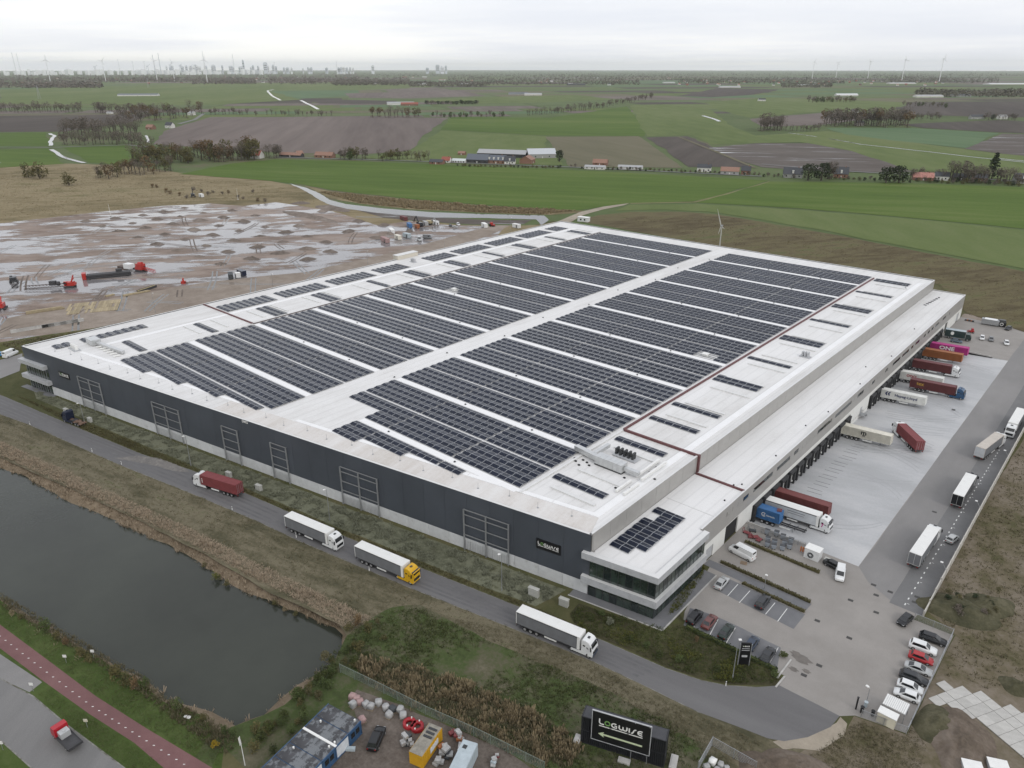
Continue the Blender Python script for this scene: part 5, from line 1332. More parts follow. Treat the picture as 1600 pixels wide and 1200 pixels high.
planting = [F(3, 1.2, 0), F(206, 1.2, 0), F(203, 9.0, 0), F(150, 8.8, 0), F(60, 6.6, 0), F(12, 5.0, 0)]
sheet('planting_strip', planting, .014, gmat('heath_strip', [(.075, .075, .048), (.12, .125, .085), (.18, .185, .13), (.10, .10, .06)], .06, .5, 2.2, bump=.3), .5, 3.0)
# kerbs
m_kerb = mat('dirty_kerb', (.21, .205, .19), .85, var=.3, scale=.8, dirt=((.09, .085, .06), .5, .45, .6))
for pts in (GP([(1226, 1057), (1212, 1074)]), GP([(1236, 1031), (1214, 1060)])):
    MB().bar(pts[0] + Vector((0, 0, .06)), pts[1] + Vector((0, 0, .06)), .3, .16).obj('kerb', g_conc, label=None, kind='structure')
strip('kerb', [p + Vector((0, -.1, 0)) for p in RB[:-1]], .14, .042, m_kerb)
strip('kerb', [p for p in RT[:-1]], .12, .042, m_kerb)
# worn gully lids and oil stains in the yard
m_lid = mat('iron_lid', (.06, .058, .055), .6, .3, var=.2)
for x, y in ((1365, 914), (1391, 925), (1369, 930), (1329, 938), (1369, 957), (1433, 933), (1429, 941), (1327, 997), (1540, 690), (1460, 800), (1277, 970), (1280, 1040), (1256, 1055), (1490, 640)):
    p = G(x, y); MB().cbx((p.x, p.y, .035), (1.0, .7, .02), R(5)).obj('drain_cover', m_lid, kind='structure')
m_stain = mat('damp_stain', (.13, .115, .10), .35, var=.25, scale=1.0)
for x, y, r in ((1253, 1030, 1.6), (1244, 1022, 1.0), (1260, 1049, .7), (1240, 1046, .8)):
    p = G(x, y); sheet('damp_patch', [(p.x + r * math.cos(a * .5) * (1 + .3 * math.sin(3 * a)), p.y + .7 * r * math.sin(a * .5)) for a in [i * 4 * math.pi / 24 for i in range(24)]], .034 + r * .003, m_stain)
p0, p1 = Vector((-20.0, 143.6, 0)), Vector((-19.3, 232, 0))
for k in range(40):
    p = p0.lerp(p1, k / 39); MB().cbx((p.x, p.y, .034), (.22, .7, .012)).obj('lane_dash', g_line, kind='structure')
    if k % 4 == 0: MB().cbx((p.x + .45, p.y + .5, .034), (.4, .12, .012)).obj('lane_dash', g_line, kind='structure')
# --- long concrete wall beside the lane
cw = thing('concrete_wall', 'long pale concrete panel wall along the right side of the yard', 'wall', (-16, 250, 0))
m_wall = mat('wall_panel', (.47, .45, .41), .85, var=.1, scale=.6, bump=.01, rnd=.06, dirt=((.30, .29, .26), .5, .55, .8))
for k in range(55):
    y = 142.0 + k * 4.02
    P(MB().bx(-16.35, -16.15, y + .03, y + 3.99, 0, 2.3 if k > 2 else 1.3 + .35 * k), 'wall_panel', m_wall, cw)
    P(MB().bx(-16.42, -16.08, y - .1, y + .1, 0, 2.4 if k > 2 else 1.4 + .35 * k), 'post', m_wall, cw)
# --- light poles
def pole(label, p, h, arm=None, group='lamp posts'):
    t = thing('street_lamp', label, 'lamp post', p, group=group)
    MB().cyl((0, 0, 0), (0, 0, h), .085, .05, n=7).cyl((0, 0, 0), (0, 0, .8), .12, n=7).obj('post', m_steel, t)
    d = arm or Vector((0, 0, 0))
    MB().bar((0, 0, h - .05), (d.x, d.y, h + .05), .07).cbx((d.x * 1.15, d.y * 1.15, h + .06), (.5, .42, .12), ang(Vector((0, 0, 0)), d) if arm else 0).obj('lamp_head', m_lite, t)
    return t
nm_ = ['farthest left on the front road', 'by the red container lorry on the front road', 'behind the white lorry on the front road', 'near the last climbing frame on the front road']
for (x, y), h, s in zip(((133, 663.5), (298.5, 728), (515.5, 814), (784, 923)), (7.2, 9.2, 8.8, 9.3), nm_):
    pole('thin grey lamp post ' + s, G(x, y), h, Vector((-.15, -.5, 0)))
pole('thin grey lamp post beside the black totem sign', G(1144.6, 1060), 8.7, Vector((.2, .2, 0)))
pole('short lamp post in the car park footpath', G(1194, 921), 3.6)
pole('short lamp post by the bike shelter', G(1353, 1101), 3.7, Vector((-.4, .1, 0)))
for k, ((x, y), s) in enumerate(zip(((237, 458), (424, 428), (573, 392), (694, 372), (798, 340)), ('opposite the mat of timber', 'near the grey site boxes', 'near the roof penthouse', 'by the site vans', 'near the canal bend'))):
    p = G(x, y, 9.0); pole('lamp post on the site road behind the left roof edge, ' + s, (p.x, p.y, 0), 9.0, Vector((.5, .2, 0)), 'lamp posts on the site road')
for (x, y), k in zip(((1446, 718), (1388, 850), (1450, 720)), range(0)): pass
for k, (x, y) in enumerate(((1450, 725), (1438, 890))):
    pass
for k, (px, s) in enumerate((((1556, 720), 'beside the beige-roofed lorry'), ((1510, 800), 'beside the dark lorry'), ((1455, 897), 'near the silver car'))):
    p = G(*px); t = thing('flood_light', 'small white floodlight on a short arm on the concrete wall ' + s, 'floodlight', (-16.3, p.y, 2.3), group='floodlights on the concrete wall')
    MB().bar((0, 0, 0), (-.9, 0, 1.4), .07).obj('arm', m_steel, t); MB().cbx((-1.05, 0, 1.45), (.55, .4, .14)).obj('lamp_head', m_lite, t)
# --- white marker posts along the road
mp = None
for (x, y), s in zip(((47, 664), (144, 706), (190, 726), (363, 797), (463, 840), (577, 892), (1134, 1072)), ('at the far left', 'second from the left', 'third from the left', 'beside the red container lorry', 'beside the white lorry', 'beside the yellow lorry', 'at the bend by the totem sign')):
    t = thing('marker_post', 'small white road marker post ' + s, 'marker post', G(x, y), group='white marker posts along the front road')
    MB().bx(-.08, .08, -.06, .06, 0, 1.05).obj('post', m_lite, t); MB().bx(-.085, .085, -.065, .065, .75, .9).obj('band', m_black, t)
# --- utility cabinets
cabm = mat('cabinet_grey', (.44, .44, .41), .6, var=.12, scale=1.2)
for (x, y), s, sz in zip(((104, 645), (141, 659), (358, 745), (405, 766), (834, 931), (881, 946)), ('nearest the dark tractor unit', 'by the first lamp post', 'behind the red container lorry', 'left of the white lorry', 'left one before the glass office', 'right one before the glass office'), (1.2, 1.1, 1.2, 1.3, 1.6, 1.4)):
    t = thing('utility_cabinet', 'pale utility cabinet in the planting strip ' + s, 'cabinet', G(x, y), UA, 'utility cabinets in the planting strip')
    MB().bx(-sz * .7, sz * .7, -.4, .4, 0, sz * 1.15).obj('box', cabm, t); MB().bx(-sz * .75, sz * .75, -.45, .45, sz * 1.15, sz * 1.25).obj('lid', cabm, t)
    for s_ in (-1, 1): MB().bx(-sz * .32, sz * .32, -.02, .02, .1, sz * 1.05).obj('door', cabm, t, loc=(s_ * sz * .34, -.41, 0))
# --- black totem sign
t = thing('totem_sign', 'black totem sign with silver posts in the car park bed', 'sign', G(1161, 1040), R(38))
MB().bx(-.9, .9, -.12, .12, .4, 5.3).obj('sign_panel', m_blackp, t)
for s in (-1, 1): MB().bx(s * 1.0 - .07, s * 1.0 + .07, -.1, .1, 0, 5.0).obj('post', m_steel, t)
a_, g_ = logwise(1.2, .16)
for bm, nm, mm in ((a_, 'lettering', m_lite), (g_, 'ring_letter', m_green_l)):
    o = bm.obj(nm, mm, t); o.location = (-.6, -.13, 4.55); o.rotation_euler = (R(90), 0, 0)
MB().bx(-.7, .7, -.135, -.121, 4.0, 4.12).bx(-.7, .7, -.135, -.121, 3.6, 3.72).bx(-.55, .45, -.135, -.121, 2.1, 2.55).obj('print_line', m_fasc, t)
# --- LOGWISE hoarding on two stacked black containers
bA, bB = G(907, 1160), G(1038, 1201); bu = ang(bA, bB)
c_blk = mat('box_black', (.020, .021, .025), .5, var=.15, scale=.8)
for k, s in enumerate(('lower', 'upper')):
    t = thing('shipping_container', '%s of the two stacked black containers carrying the hoarding' % s, 'container', (bA.x, bA.y, .05 + k * 2.86), bu)
    o = put(t, 'container_shell', container_mesh(13.4, c_blk)); o.location = (0, 1.25, 0)
    MB().bx(.2, 13.2, .1, 2.4, 2.70, 2.745).obj('roof_sheet', mat('faded_black', (.055, .056, .062), .7, var=.15), t)
    for s_ in (-1, 1): put(t, 'end_door', door_mesh(c_blk, s_), (0, 1.25, 0))
t = thing('hoarding', 'big black LOGWISE hoarding with a pale green arrow pointing left', 'sign', (bA.x, bA.y, 0), bu)
MB().bx(1.8, 11.0, -.32, -.16, 2.05, 7.95).obj('sign_board', m_blackp, t)
fr = MB()
for x0, x1, z0, z1 in ((1.72, 11.08, 7.95, 8.05), (1.72, 11.08, 1.95, 2.05), (1.72, 1.82, 2.05, 7.95), (10.98, 11.08, 2.05, 7.95)): fr.bx(x0, x1, -.36, -.14, z0, z1)
fr.obj('frame', m_fasc, t)
a_, g_ = logwise(7.0)
for bm, nm, mm in ((a_, 'lettering', m_lite), (g_, 'ring_letter', m_green_l)):
    o = bm.obj(nm, mm, t); o.location = (2.85, -.33, 5.55); o.rotation_euler = (R(90), 0, 0)
o = MB().prism_z([(.75, -.16), (7.0, -.16), (7.0, .16), (.75, .16)], 0, .03).prism_z([(0, 0), (.95, -.55), (.72, 0), (.95, .55)], 0, .034).obj('arrow', m_arrow, t); o.location = (2.85, -.33, 3.55); o.rotation_euler = (R(90), 0, 0)
for x in (8.4, 10.6): MB().bar((x, -.2, 8.0), (x + .3, -1.0, 8.5), .06).obj('floodlight_arm', m_steel, t)
for x in (8.2, 10.7): MB().bar((x, -.25, 0), (x, -.25, 2.0), .08).obj('strut', m_steel, t)
for (x, y), w, s in (((1052, 1195), (1.1, 2.6, .8), 'right of'), ((975, 1191), (1.9, .9, .5), 'in front of'), ((902, 1158), (1.0, 1.8, .6), 'left of')):
    p = G(x, y); t = thing('concrete_block', 'pale concrete ballast block lying %s the hoarding' % s, 'concrete block', (p.x, p.y, 0), bu)
    MB().bx(-w[0] / 2, w[0] / 2, -w[1] / 2, w[1] / 2, 0, w[2]).bx(-w[0] * .3, w[0] * .3, -w[1] * .4, w[1] * .4, w[2], w[2] + .08).obj('block', g_conc, t)
# --- site cabins at the bottom edge
cab_b = mat('cabin_blue', (.035, .085, .17), .5, var=.12, scale=1.5, dirt=((.10, .12, .14), 1.2, .55, .8)); cab_w = mat('cabin_white', (.60, .63, .66), .5, var=.1, scale=1.5); cab_r = mat('cabin_roof', (.04, .04, .044), .35, var=.45, scale=.5, dirt=((.15, .16, .17), .35, .50, .56))
c0 = Vector((-84.2, 49.6, 0)); cu = Vector((.19, -1.0, 0)).normalized(); cv = Vector((cu.y, -cu.x, 0)) * -1
for k in range(7):
    t = thing('site_cabin', '%s blue and white site cabin from the top of the row by the pond' % ordn[k], 'cabin', c0 + cu * (k * 2.95), math.atan2(cu.y, cu.x), 'blue site cabins')
    # local x along the row, local y across towards the yard
    MB().bx(.04, 2.9, .05, 7.0, .25, 2.62).obj('body', cab_w if k % 2 else cab_b, t)
    for x in (.0, 2.82): MB().bx(x, x + .1, -.02, 7.08, .15, 2.75).obj('corner_post', cab_b, t)
    MB().bx(0, 2.92, -.03, .1, 2.55, 2.85).bx(0, 2.92, 6.95, 7.08, 2.55, 2.85).bx(0, 2.92, 6.95, 7.1, .1, .3).obj('rail', cab_b, t)
    MB().bx(.06, 2.86, .1, 6.95, 2.70, 2.80).obj('roof', cab_r, t)
    for x, y in ((.5, 1.6), (2.4, 6.4)) if k % 2 else ((.5, 6.2),): MB().cyl((x, y, 2.8), (x, y, 3.15), .14, .16, n=8).obj('roof_vent', m_lite, t)
    if k in (1, 3, 5): MB().bx(.8, 1.8, 7.0, 7.06, .3, 2.35).obj('door', cab_w, t)
    else: MB().bx(.5, 1.3, 7.0, 7.06, 1.1, 2.1).bx(1.6, 2.4, 7.0, 7.06, 1.1, 2.1).obj('window', m_wglass, t)
    if k in (1,): MB().bx(2.6, 3.0, .05, 7.05, 2.80, 2.92).obj('joint_cover', m_lite, t)
# flag pole
fp = G(383, 1196); t = thing('flag_pole', 'white flagpole with a drooping white flag by the cabins', 'flagpole', fp)
MB().cyl((0, 0, 0), (0, 0, 6.2), .07, .04, n=7).obj('pole', m_lite, t)
b = MB(); V_ = []
for i in range(6):
    for j in range(5): V_.append((-.12 * i - .05, .12 * math.sin(i * 1.4 + j * .5), 6.1 - .42 * j - .16 * i))
b.add(V_, [(i * 5 + j, (i + 1) * 5 + j, (i + 1) * 5 + j + 1, i * 5 + j + 1) for i in range(5) for j in range(4)], 0, True).obj('flag', m_lite, t)
# yellow container, grey container, red rings, big bags and scrap of the depot
sheet('depot_ground', GP([(498, 1200), (562, 1150), (548, 1092), (560, 1078), (620, 1100), (668, 1122), (720, 1142), (800, 1178), (850, 1215), (500, 1215)]), .028, gmat('depot_soil', [(.085, .068, .055), (.125, .105, .09), (.17, .145, .125)], .08, .5, 2.0, bump=.15), .5, 2.0)
yq = [Vector((-68.9, 57.9, 0)), Vector((-66.2, 58.8, 0))]
t = thing('yellow_container', 'yellow site container with a dirty grey roof', 'container', (-66.0, 52.6, .1), R(106))
put(t, 'shell', cached('ycon', lambda: MB().bx(0, 6.0, -1.22, 1.22, 0, 2.55).mesh('shell', c_yellow)))
MB().bx(-.02, 6.02, -1.15, 1.15, 2.55, 2.62).obj('roof', mat('dirty_roof', (.24, .225, .19), .85, var=.3, scale=1.2), t)
for i in range(9): MB().bx(.3 + i * .62, .42 + i * .62, -1.26, 1.26, .1, 2.5).obj('rib', c_yellow, t)
for i in range(3): MB().bx(3.3 + i * .8, 3.7 + i * .8, -.8, .7, 2.64, 2.72).obj('solar_board', m_frame, t)
MB().bx(2.2, 4.6, -1.30, -1.22, .9, 1.9).obj('window_board', cab_w, t)
t = thing('grey_container', 'pale grey container lying behind the yellow one', 'container', (-58.5, 53.0, .1), R(112))
MB().bx(0, 7.4, -1.25, 1.25, 0, 2.5).obj('shell', c_pale, t); MB().bx(-.03, 7.43, -1.2, 1.2, 2.5, 2.58).obj('roof', c_pale, t)
for i in range(10): MB().bx(.3 + i * .7, .38 + i * .7, -1.28, 1.28, .1, 2.45).obj('rib', c_pale, t)
t = thing('ventilator_cap', 'white square hood standing beside the pale grey container', 'hood', G(727, 1186), .3)
MB().bx(-.7, .7, -.7, .7, 0, 2.4).bx(-.85, .85, -.85, .85, 2.4, 2.55).obj('hood', p_white, t); MB().bx(-.35, .35, -.35, .35, 2.55, 2.7).obj('vent', m_frame, t)
m_bag = mat('big_bag', (.35, .35, .345), .8, var=.25, scale=2.0); m_bagp = mat('pink_stone', (.36, .24, .23), .85, var=.2, scale=2.0); m_bagd = mat('dark_bag', (.05, .055, .06), .7, var=.3, scale=2.0)
def blob(r, sx, sy, sz, seed, n=8, m_=5):
    b = MB(); rings = []
    for j in range(m_ + 1):
        ph = math.pi * j / m_ / 1.0; rr = []
        for i in range(n):
            th = 2 * math.pi * i / n
            d = Vector((math.cos(th) * math.sin(ph), math.sin(th) * math.sin(ph), math.cos(ph)))
            k = 1 + .3 * noise.noise(d * 1.3 + Vector((seed * 3.7, seed, 0)))
            e = .42
            sgn = lambda v: (1 if v > 0 else -1) * abs(v) ** e
            rr.append((sgn(d.x) * sx * r * k, sgn(d.y) * sy * r * k, (sgn(d.z) * sz * k + sz * .95) * r))
        rings.append(rr)
    b.loft([r_[::-1] for r_ in rings], 0, True, cap=True); return b
BAGS = [(552, 1104, m_bag, 'pale bag nearest the cabins'), (551, 1092, m_bagp, 'pink bag at the top of the row'), (558, 1095, m_bagp, 'second pink bag'), (563, 1100, m_bagp, 'third pink bag below the fence'), (572, 1104, m_bag, 'white bag left of the grey ones'), (580, 1107, m_bag, 'white bag on a pallet'), (592, 1101, m_bag, 'pale bag against the fence'), (603, 1108, m_bag, 'grey bag beside the dark one'), (614, 1111, m_bagd, 'black bag in the middle of the row'), (626, 1112, m_bag, 'greenish grey bag right of the black one'), (630, 1121, m_bag, 'grey bag left of the red rings'), (566, 1128, m_bagp, 'brown timber pile at the cabin end'), (608, 1120, m_bag, 'low grey bag in front of the row')]
for k, (x, y, m, s) in enumerate(BAGS):
    t = thing('big_bag', 'bulging builder\'s %s in the depot row' % s, 'bag', G(x, y), k * .4)
    blob(.62, 1.0, .95, .85, k).obj('sack', m, t); MB().bx(-.6, .6, -.55, .55, -.02, .1).obj('pallet', mat('pallet_wood', (.24, .19, .13), .9, var=.2, scale=3), t)
m_rr = mat('red_ring', (.33, .012, .02), .45, var=.1)
for k, (x, y) in enumerate(((640, 1133), (652, 1138))):
    t = thing('red_ring', '%s of the two upright red drainage rings' % ('left' if k == 0 else 'right'), 'ring', G(x, y), R(20))
    b = MB(); n = 20; rings = []
    for (ra, za) in ((1.1, .0), (1.1, .7), (.62, .7), (.62, .0)): rings.append([(ra * math.cos(2 * math.pi * i / n), ra * math.sin(2 * math.pi * i / n), za) for i in range(n)])
    b.loft(rings + [rings[0]], 0, True, cap=False); b.obj('ring', m_rr, t)
    for a in (.4, 1.2): MB().cyl((math.cos(a * 4) * .85, math.sin(a * 4) * .85, .7), (math.cos(a * 4) * .85, math.sin(a * 4) * .85, .95), .12, n=7).obj('lug', m_lite, t)
SCR = [(690, 1176, c_orange, 1.1, 'orange drum cart beside the yellow container'), (712, 1150, c_red, 1.2, 'red and orange barrier stack by the fence'), (718, 1158, c_orange, .9, 'orange barrier stack under the fence'), (636, 1160, m_bagd, 1.2, 'dark skip left of the yellow container'), (640, 1166, m_bag, .8, 'white scrap heap left of the yellow container'), (684, 1192, m_bag, .9, 'grey scrap pile right of the yellow container'), (702, 1180, m_bagd, 1.1, 'dark pallet of tarpaulins between the containers'), (720, 1172, m_bag, .9, 'pale tank between the containers'), (774, 1186, c_red, .7, 'red bucket stack by the right fence'), (770, 1194, c_pale, .8, 'turquoise drum by the right fence')]
for k, (x, y, m, sc, s) in enumerate(SCR):
    t = thing('scrap_pile', s, 'scrap', G(x, y), k * .7)
    rr = random.Random(k)
    for q in range(4):
        MB().cbx((rr.uniform(-.6, .6) * sc, rr.uniform(-.5, .5) * sc, (.25 + .3 * q) * sc), (rr.uniform(.6, 1.2) * sc, rr.uniform(.5, 1.0) * sc, rr.uniform(.3, .5) * sc), rr.uniform(0, 1.5)).obj('piece', m if q % 2 == 0 else m_bag, t)
t = thing('steel_gutter', 'long steel trough lying in front of the cabins', 'trough', G(540, 1172), 0)
MB().bar((-1.5, -1.2, .3), (1.2, 1.0, .3), .6, .5).bar((-1.4, -1.1, .56), (1.1, .9, .56), .4, .04).obj('trough', c_pale, t)
# --- wire fences
m_wire = mat('fence_wire', (.20, .235, .20), .5, .2, var=.1)
def fence(label, pts, h=2.0, step=2.6, m=None, name='wire_fence', mesh=True):
    m = m or m_wire; t = thing(name, label, 'fence', pts[0])
    o = pts[0]
    for i in range(len(pts) - 1):
        a, c = pts[i], pts[i + 1]; n = max(1, int((c - a).length / step)); b = MB()
        for k in range(n + 1):
            p = a.lerp(c, k / n) - o
            if k < n or i == len(pts) - 2: MB().bx(p.x - .05, p.x + .05, p.y - .05, p.y + .05, 0, h + .1).obj('post', m, t)
        for z in ([h * q / 7 for q in range(1, 8)] if mesh else [h * .5, h]): b.bar(a - o + Vector((0, 0, z)), c - o + Vector((0, 0, z)), .03 if z < h else .07)
        if mesh:
            nn = int((c - a).length / .4)
            for k in range(nn): p = a.lerp(c, k / nn) - o; b.bar((p.x, p.y, .1), (p.x, p.y, h), .014)
        b.obj('wire_mesh', m, t)
    return t
fence('green wire fence between the depot and the rough meadow', GP([(532, 1051), (600, 1084), (665, 1117), (740, 1150), (850, 1205)]))
fence('grey fence round the right-hand car park', GP([(1428, 968), (1488, 993), (1416, 1147), (1345, 1120)]), 1.5, 2.6, m_steel)
fence('corner of pale fence at the lower right of the hoarding', GP([(1090, 1205), (1112, 1166), (1180, 1205)]), 2.0, 2.6, m_steel)
fence('fence round the storage pen by the loading wing', GP([(1168, 826), (1258, 856)]), 1.3, 1.6, m_steel)
# --- striped bike shelter and cabinet
t = thing('bike_shelter', 'open shelter with a white striped corrugated roof', 'shelter', (-13.3, 112.5, 0))
for i in range(12): MB().bx(-1.75 + i * .292, -1.75 + i * .292 + .24, -1.4, 1.4, 2.2, 2.3).obj('roof_sheet', m_lite, t)
MB().bx(-1.8, 1.8, -1.42, 1.42, 2.12, 2.2).obj('roof_frame', m_fasc, t)
for x in (-1.7, 1.7):
    for y in (-1.3, 1.3): MB().bx(x - .06, x + .06, y - .06, y + .06, 0, 2.15).obj('post', m_steel, t)
t = thing('transformer_box', 'cream transformer box beside the bike shelter', 'cabinet', (-13.7, 109.7, 0))
MB().bx(-1.4, 1.4, -.75, .75, 0, 2.05).obj('box', p_cream, t); MB().bx(-1.5, 1.5, -.85, .85, 2.05, 2.2).obj('lid', m_lite, t)
for s in (-1, 1): MB().bx(s * .68 - .6, s * .68 + .6, -.78, -.75, .1, 1.95).obj('door', p_cream, t)
for k, (x, y, h, m, s) in enumerate(((1337, 1108, 2.6, m_blackp, 'tall black gate post'), (1346, 1113, 1.2, m_blackp, 'round black bin'), (1363, 1118, 1.0, m_black, 'dark wire basket'), (1352, 1104, 1.0, c_pale, 'pale blue cabinet'))):
    t = thing('gate_fitting', s + ' at the yard entrance by the bike shelter', 'gate fitting', G(x, y), .3)
    MB().cyl((0, 0, 0), (0, 0, h), .28 if k else .14, n=10).cyl((0, 0, h), (0, 0, h + .06), .34 if k else .2, n=10).obj('column', m, t)
# --- storage pen
hp = GP([(1163, 846), (1281, 896)])
m_bin = mat('bin_grey', (.30, .33, .37), .5, var=.15)
for k, (zx, zy) in enumerate(((340, 780), (350, 880), (440, 920), (470, 800), (560, 850), (580, 930), (670, 900), (550, 1000), (430, 980), (345, 950), (650, 980))):
    p = G(1160 + .1125 * zx, 740 + .1125 * (zy + 60)); t = thing('wheeled_bin', 'grey wheeled bin with dark lid among the bins in the storage pen', 'bin', p, .2 + .1 * (k % 3), 'grey bins in the storage pen')
    MB().loft([[(-.42, -.38, .12), (.42, -.38, .12), (.42, .38, .12), (-.42, .38, .12)], [(-.56, -.5, 1.15), (.56, -.5, 1.15), (.56, .5, 1.15), (-.56, .5, 1.15)]], 0, False).obj('tub', m_bin, t)
    MB().bx(-.58, .58, -.35, .52, 1.15, 1.24).obj('lid', p_dgrey, t)
    for s in (-1, 1): MB().cyl((s * .3, -.45, .12), (s * .3, -.35, .12), .12, n=8).obj('wheel', m_tyre, t)
for k, (zx, zy, m) in enumerate(((60, 790, c_red), (140, 760, m_bagd), (180, 850, c_red), (230, 890, c_red), (110, 840, c_red))):
    p = G(1160 + .1125 * zx, 740 + .1125 * (zy + 40)); t = thing('hand_trolley', ['rusty red trolley nearest the wing wall', 'dark wheeled trolley in the storage pen', 'large red trolley left of the bins', 'red trolley touching the grey bins', 'red folded trolley in the pen'][k], 'trolley', p, .5 * k)
    MB().bx(-.8, .8, -.5, .5, .25, .35).obj('deck', m, t); MB().bar((-.75, -.45, .3), (-.95, -.45, 1.1), .08).bar((-.75, .45, .3), (-.95, .45, 1.1), .08).bar((-.95, -.45, 1.1), (-.95, .45, 1.1), .08).obj('handle', m, t)
    for x in (-.6, .6):
        for y in (-.5, .5): MB().cyl((x, y - .05, .15), (x, y + .05, .15), .15, n=8).obj('wheel', m_tyre, t)
t = thing('storage_box', 'white storage box with a coiled hose beside the pen', 'container', (-40.1, 146.9, .02))
MB().bx(-1.6, 1.6, -1.2, 1.2, 0, 2.4).obj('box', p_white, t); MB().bx(-1.65, 1.65, -1.25, 1.25, 2.4, 2.5).obj('lid', m_lite, t)
b = MB(); stroke(b, arc(0, 0, .6, .6, 0, 345, 16), .12, 0, .1, 0, True); stroke(b, arc(0, 0, .4, .4, 0, 345, 14), .1, 0, .12, 0, True); o = b.obj('hose_reel', m_bagd, t); o.rotation_euler = (R(90), 0, 0); o.location = (-.2, -1.22, 1.1)
t = thing('gas_trolley', 'orange gas bottles standing left of the white storage box', 'gas bottles', G(1253, 862), .2)
for x in (-.3, .15, .55): MB().cyl((x, 0, .05), (x, 0, 1.2), .17, n=9).cyl((x, 0, 1.2), (x, 0, 1.4), .1, .05, n=8).obj('bottle', mat('gas_orange', (.50, .16, .04), .5), t)
MB().bx(-.55, .8, -.25, .25, 0, .06).obj('tray', m_steel, t)
t = thing('pallet_stack', 'low stack of grey timber right of the white storage box', 'pallets', (-36.9, 147.6, 0))
for z in range(4): MB().bx(-.9, .9, -.6, .6, .05 + z * .16, .16 + z * .16).obj('pallet', cabm, t)
t = thing('pallet_stack', 'flat brown pallet lying in front of the panel van', 'pallets', G(1162, 880), .3)
for q in range(5): MB().bx(-.7, .7, -.6 + q * .25, -.42 + q * .25, .03, .12).obj('slat', mat('pallet_brown', (.23, .17, .12), .9, var=.2, scale=3), t)
# --- stall and stand at the far end of the yard
t = thing('market_trailer', 'silver stall trailer with a white roof at the far yard fence', 'trailer', G(1546, 508), R(5))
MB().bx(-3.2, 3.2, -1.2, 1.2, .6, 2.6).obj('body', m_steel, t); MB().bx(-2.2, 2.4, -1.35, 1.3, 2.6, 2.75).obj('roof', p_white, t)
for s in (-1, 1): put(t, 'wheel', W_CAR, (.2, s * 1.1, .35))
t = thing('inflatable_stand', 'black stand with a round white emblem at the far yard fence', 'stand', G(1564, 510), R(10))
MB().loft([[(-1.5, -1, 0), (1.5, -1, 0), (1.5, 1, 0), (-1.5, 1, 0)], [(-1.6, -1.05, 1.8), (1.6, -1.05, 1.8), (1.6, 1.05, 1.8), (-1.6, 1.05, 1.8)], [(-1.2, -.7, 2.9), (1.2, -.7, 2.9), (1.2, .7, 2.9), (-1.2, .7, 2.9)]], 0, False).obj('hood', p_blk, t)
b = MB(); stroke(b, arc(0, 0, .55, .55, 0, 345, 16), .22, 0, .03, 0, True); o = b.obj('emblem', m_lite, t); o.rotation_euler = (R(90), 0, 0); o.location = (0, -1.06, 1.2)
t = thing('mini_loader', 'small red loader by the dark green truck', 'loader', G(1517, 520), R(200))
MB().bx(-1.0, .8, -.6, .6, .4, 1.1).bx(-.7, .1, -.55, .55, 1.1, 2.0).obj('body', p_redc, t); MB().bar((.6, -.5, .9), (2.0, -.5, .4), .15).bar((.6, .5, .9), (2.0, .5, .4), .15).bx(1.9, 2.3, -.7, .7, .1, .6).obj('bucket_arm', p_redc, t)
for x in (-.7, .6):
    for s in (-1, 1): put(t, 'wheel', W_CAR, (x, s * .65, .33))
t = thing('scrap_pile', 'rusty red scrap against the far yard fence', 'scrap', G(1515, 502), 0)
for q in range(5): MB().cbx((q * .7 - 1.5, .2 * (q % 2), .3), (.8, .7, .5 + .1 * (q % 3)), q * .4).obj('piece', c_orange if q % 2 else m_bagd, t)
sheet('rubble_strip', [(-57, 362.5), (-16, 362.5), (-16, 368), (-57, 369)], .05, g_dirt, .6, 2.0)
# --- wind turbine behind the far roof edge
hubp = G(1128, 352, 18.0)
t = thing('wind_turbine', 'small two-bladed wind turbine standing behind the far roof edge', 'wind turbine', (hubp.x, hubp.y, 0))
MB().cyl((0, 0, 0), (0, 0, 17.4), .38, .26, n=10).obj('mast', mat('turbine_grey', (.50, .50, .47), .5, var=.05), t)
MB().bx(-.4, .4, -1.2, .9, 17.3, 18.1).obj('nacelle', m_steel, t)
dv = Vector((_cy, _sy, 0))
def blade(t, root, tip, w):
    d = (tip - root); n_ = d.normalized(); sd = n_.cross(Vector((_sy, -_cy, 0))).normalized(); th = n_.cross(sd) * .06; rings = []
    for f, ww in ((0, .16), (.15, .5), (.5, .34), (1, .08)):
        c = root + d * f; rings.append([c - sd * w * ww - th, c + sd * w * ww - th, c + sd * w * ww + th, c - sd * w * ww + th])
    MB().loft(rings, 0, False).obj('blade', MATS['turbine_grey'], t)
hb = Vector((0, -1.0, 17.7)); blade(t, hb, hb - dv * 3.0 + Vector((0, 0, 9.6)), .6); blade(t, hb, hb + dv * 2.2 - Vector((0, 0, 1.6)), .6); blade(t, hb, hb - dv * 1.0 - Vector((0, 0, 4.4)), .5)
MB().cyl(hb + Vector((0, -.5, 0)), hb + Vector((0, .3, 0)), .25, .4, n=10).obj('hub', m_steel, t)
t = thing('white_hut', 'small white hut on the ground behind the far roof corner', 'hut', G(912, 346), R(10))
MB().bx(-4, 4, -2, 2, 0, 3.0).obj('walls', p_white, t); MB().prism_y([(-4.2, 3.0), (4.2, 3.0), (4.2, 3.2), (-4.2, 3.2)], -2.2, 2.2).obj('roof', m_lite, t)
for x in (-2, 1): MB().bx(x, x + 1.2, -2.04, -2.0, 1.0, 2.2).obj('window', m_wglass, t)
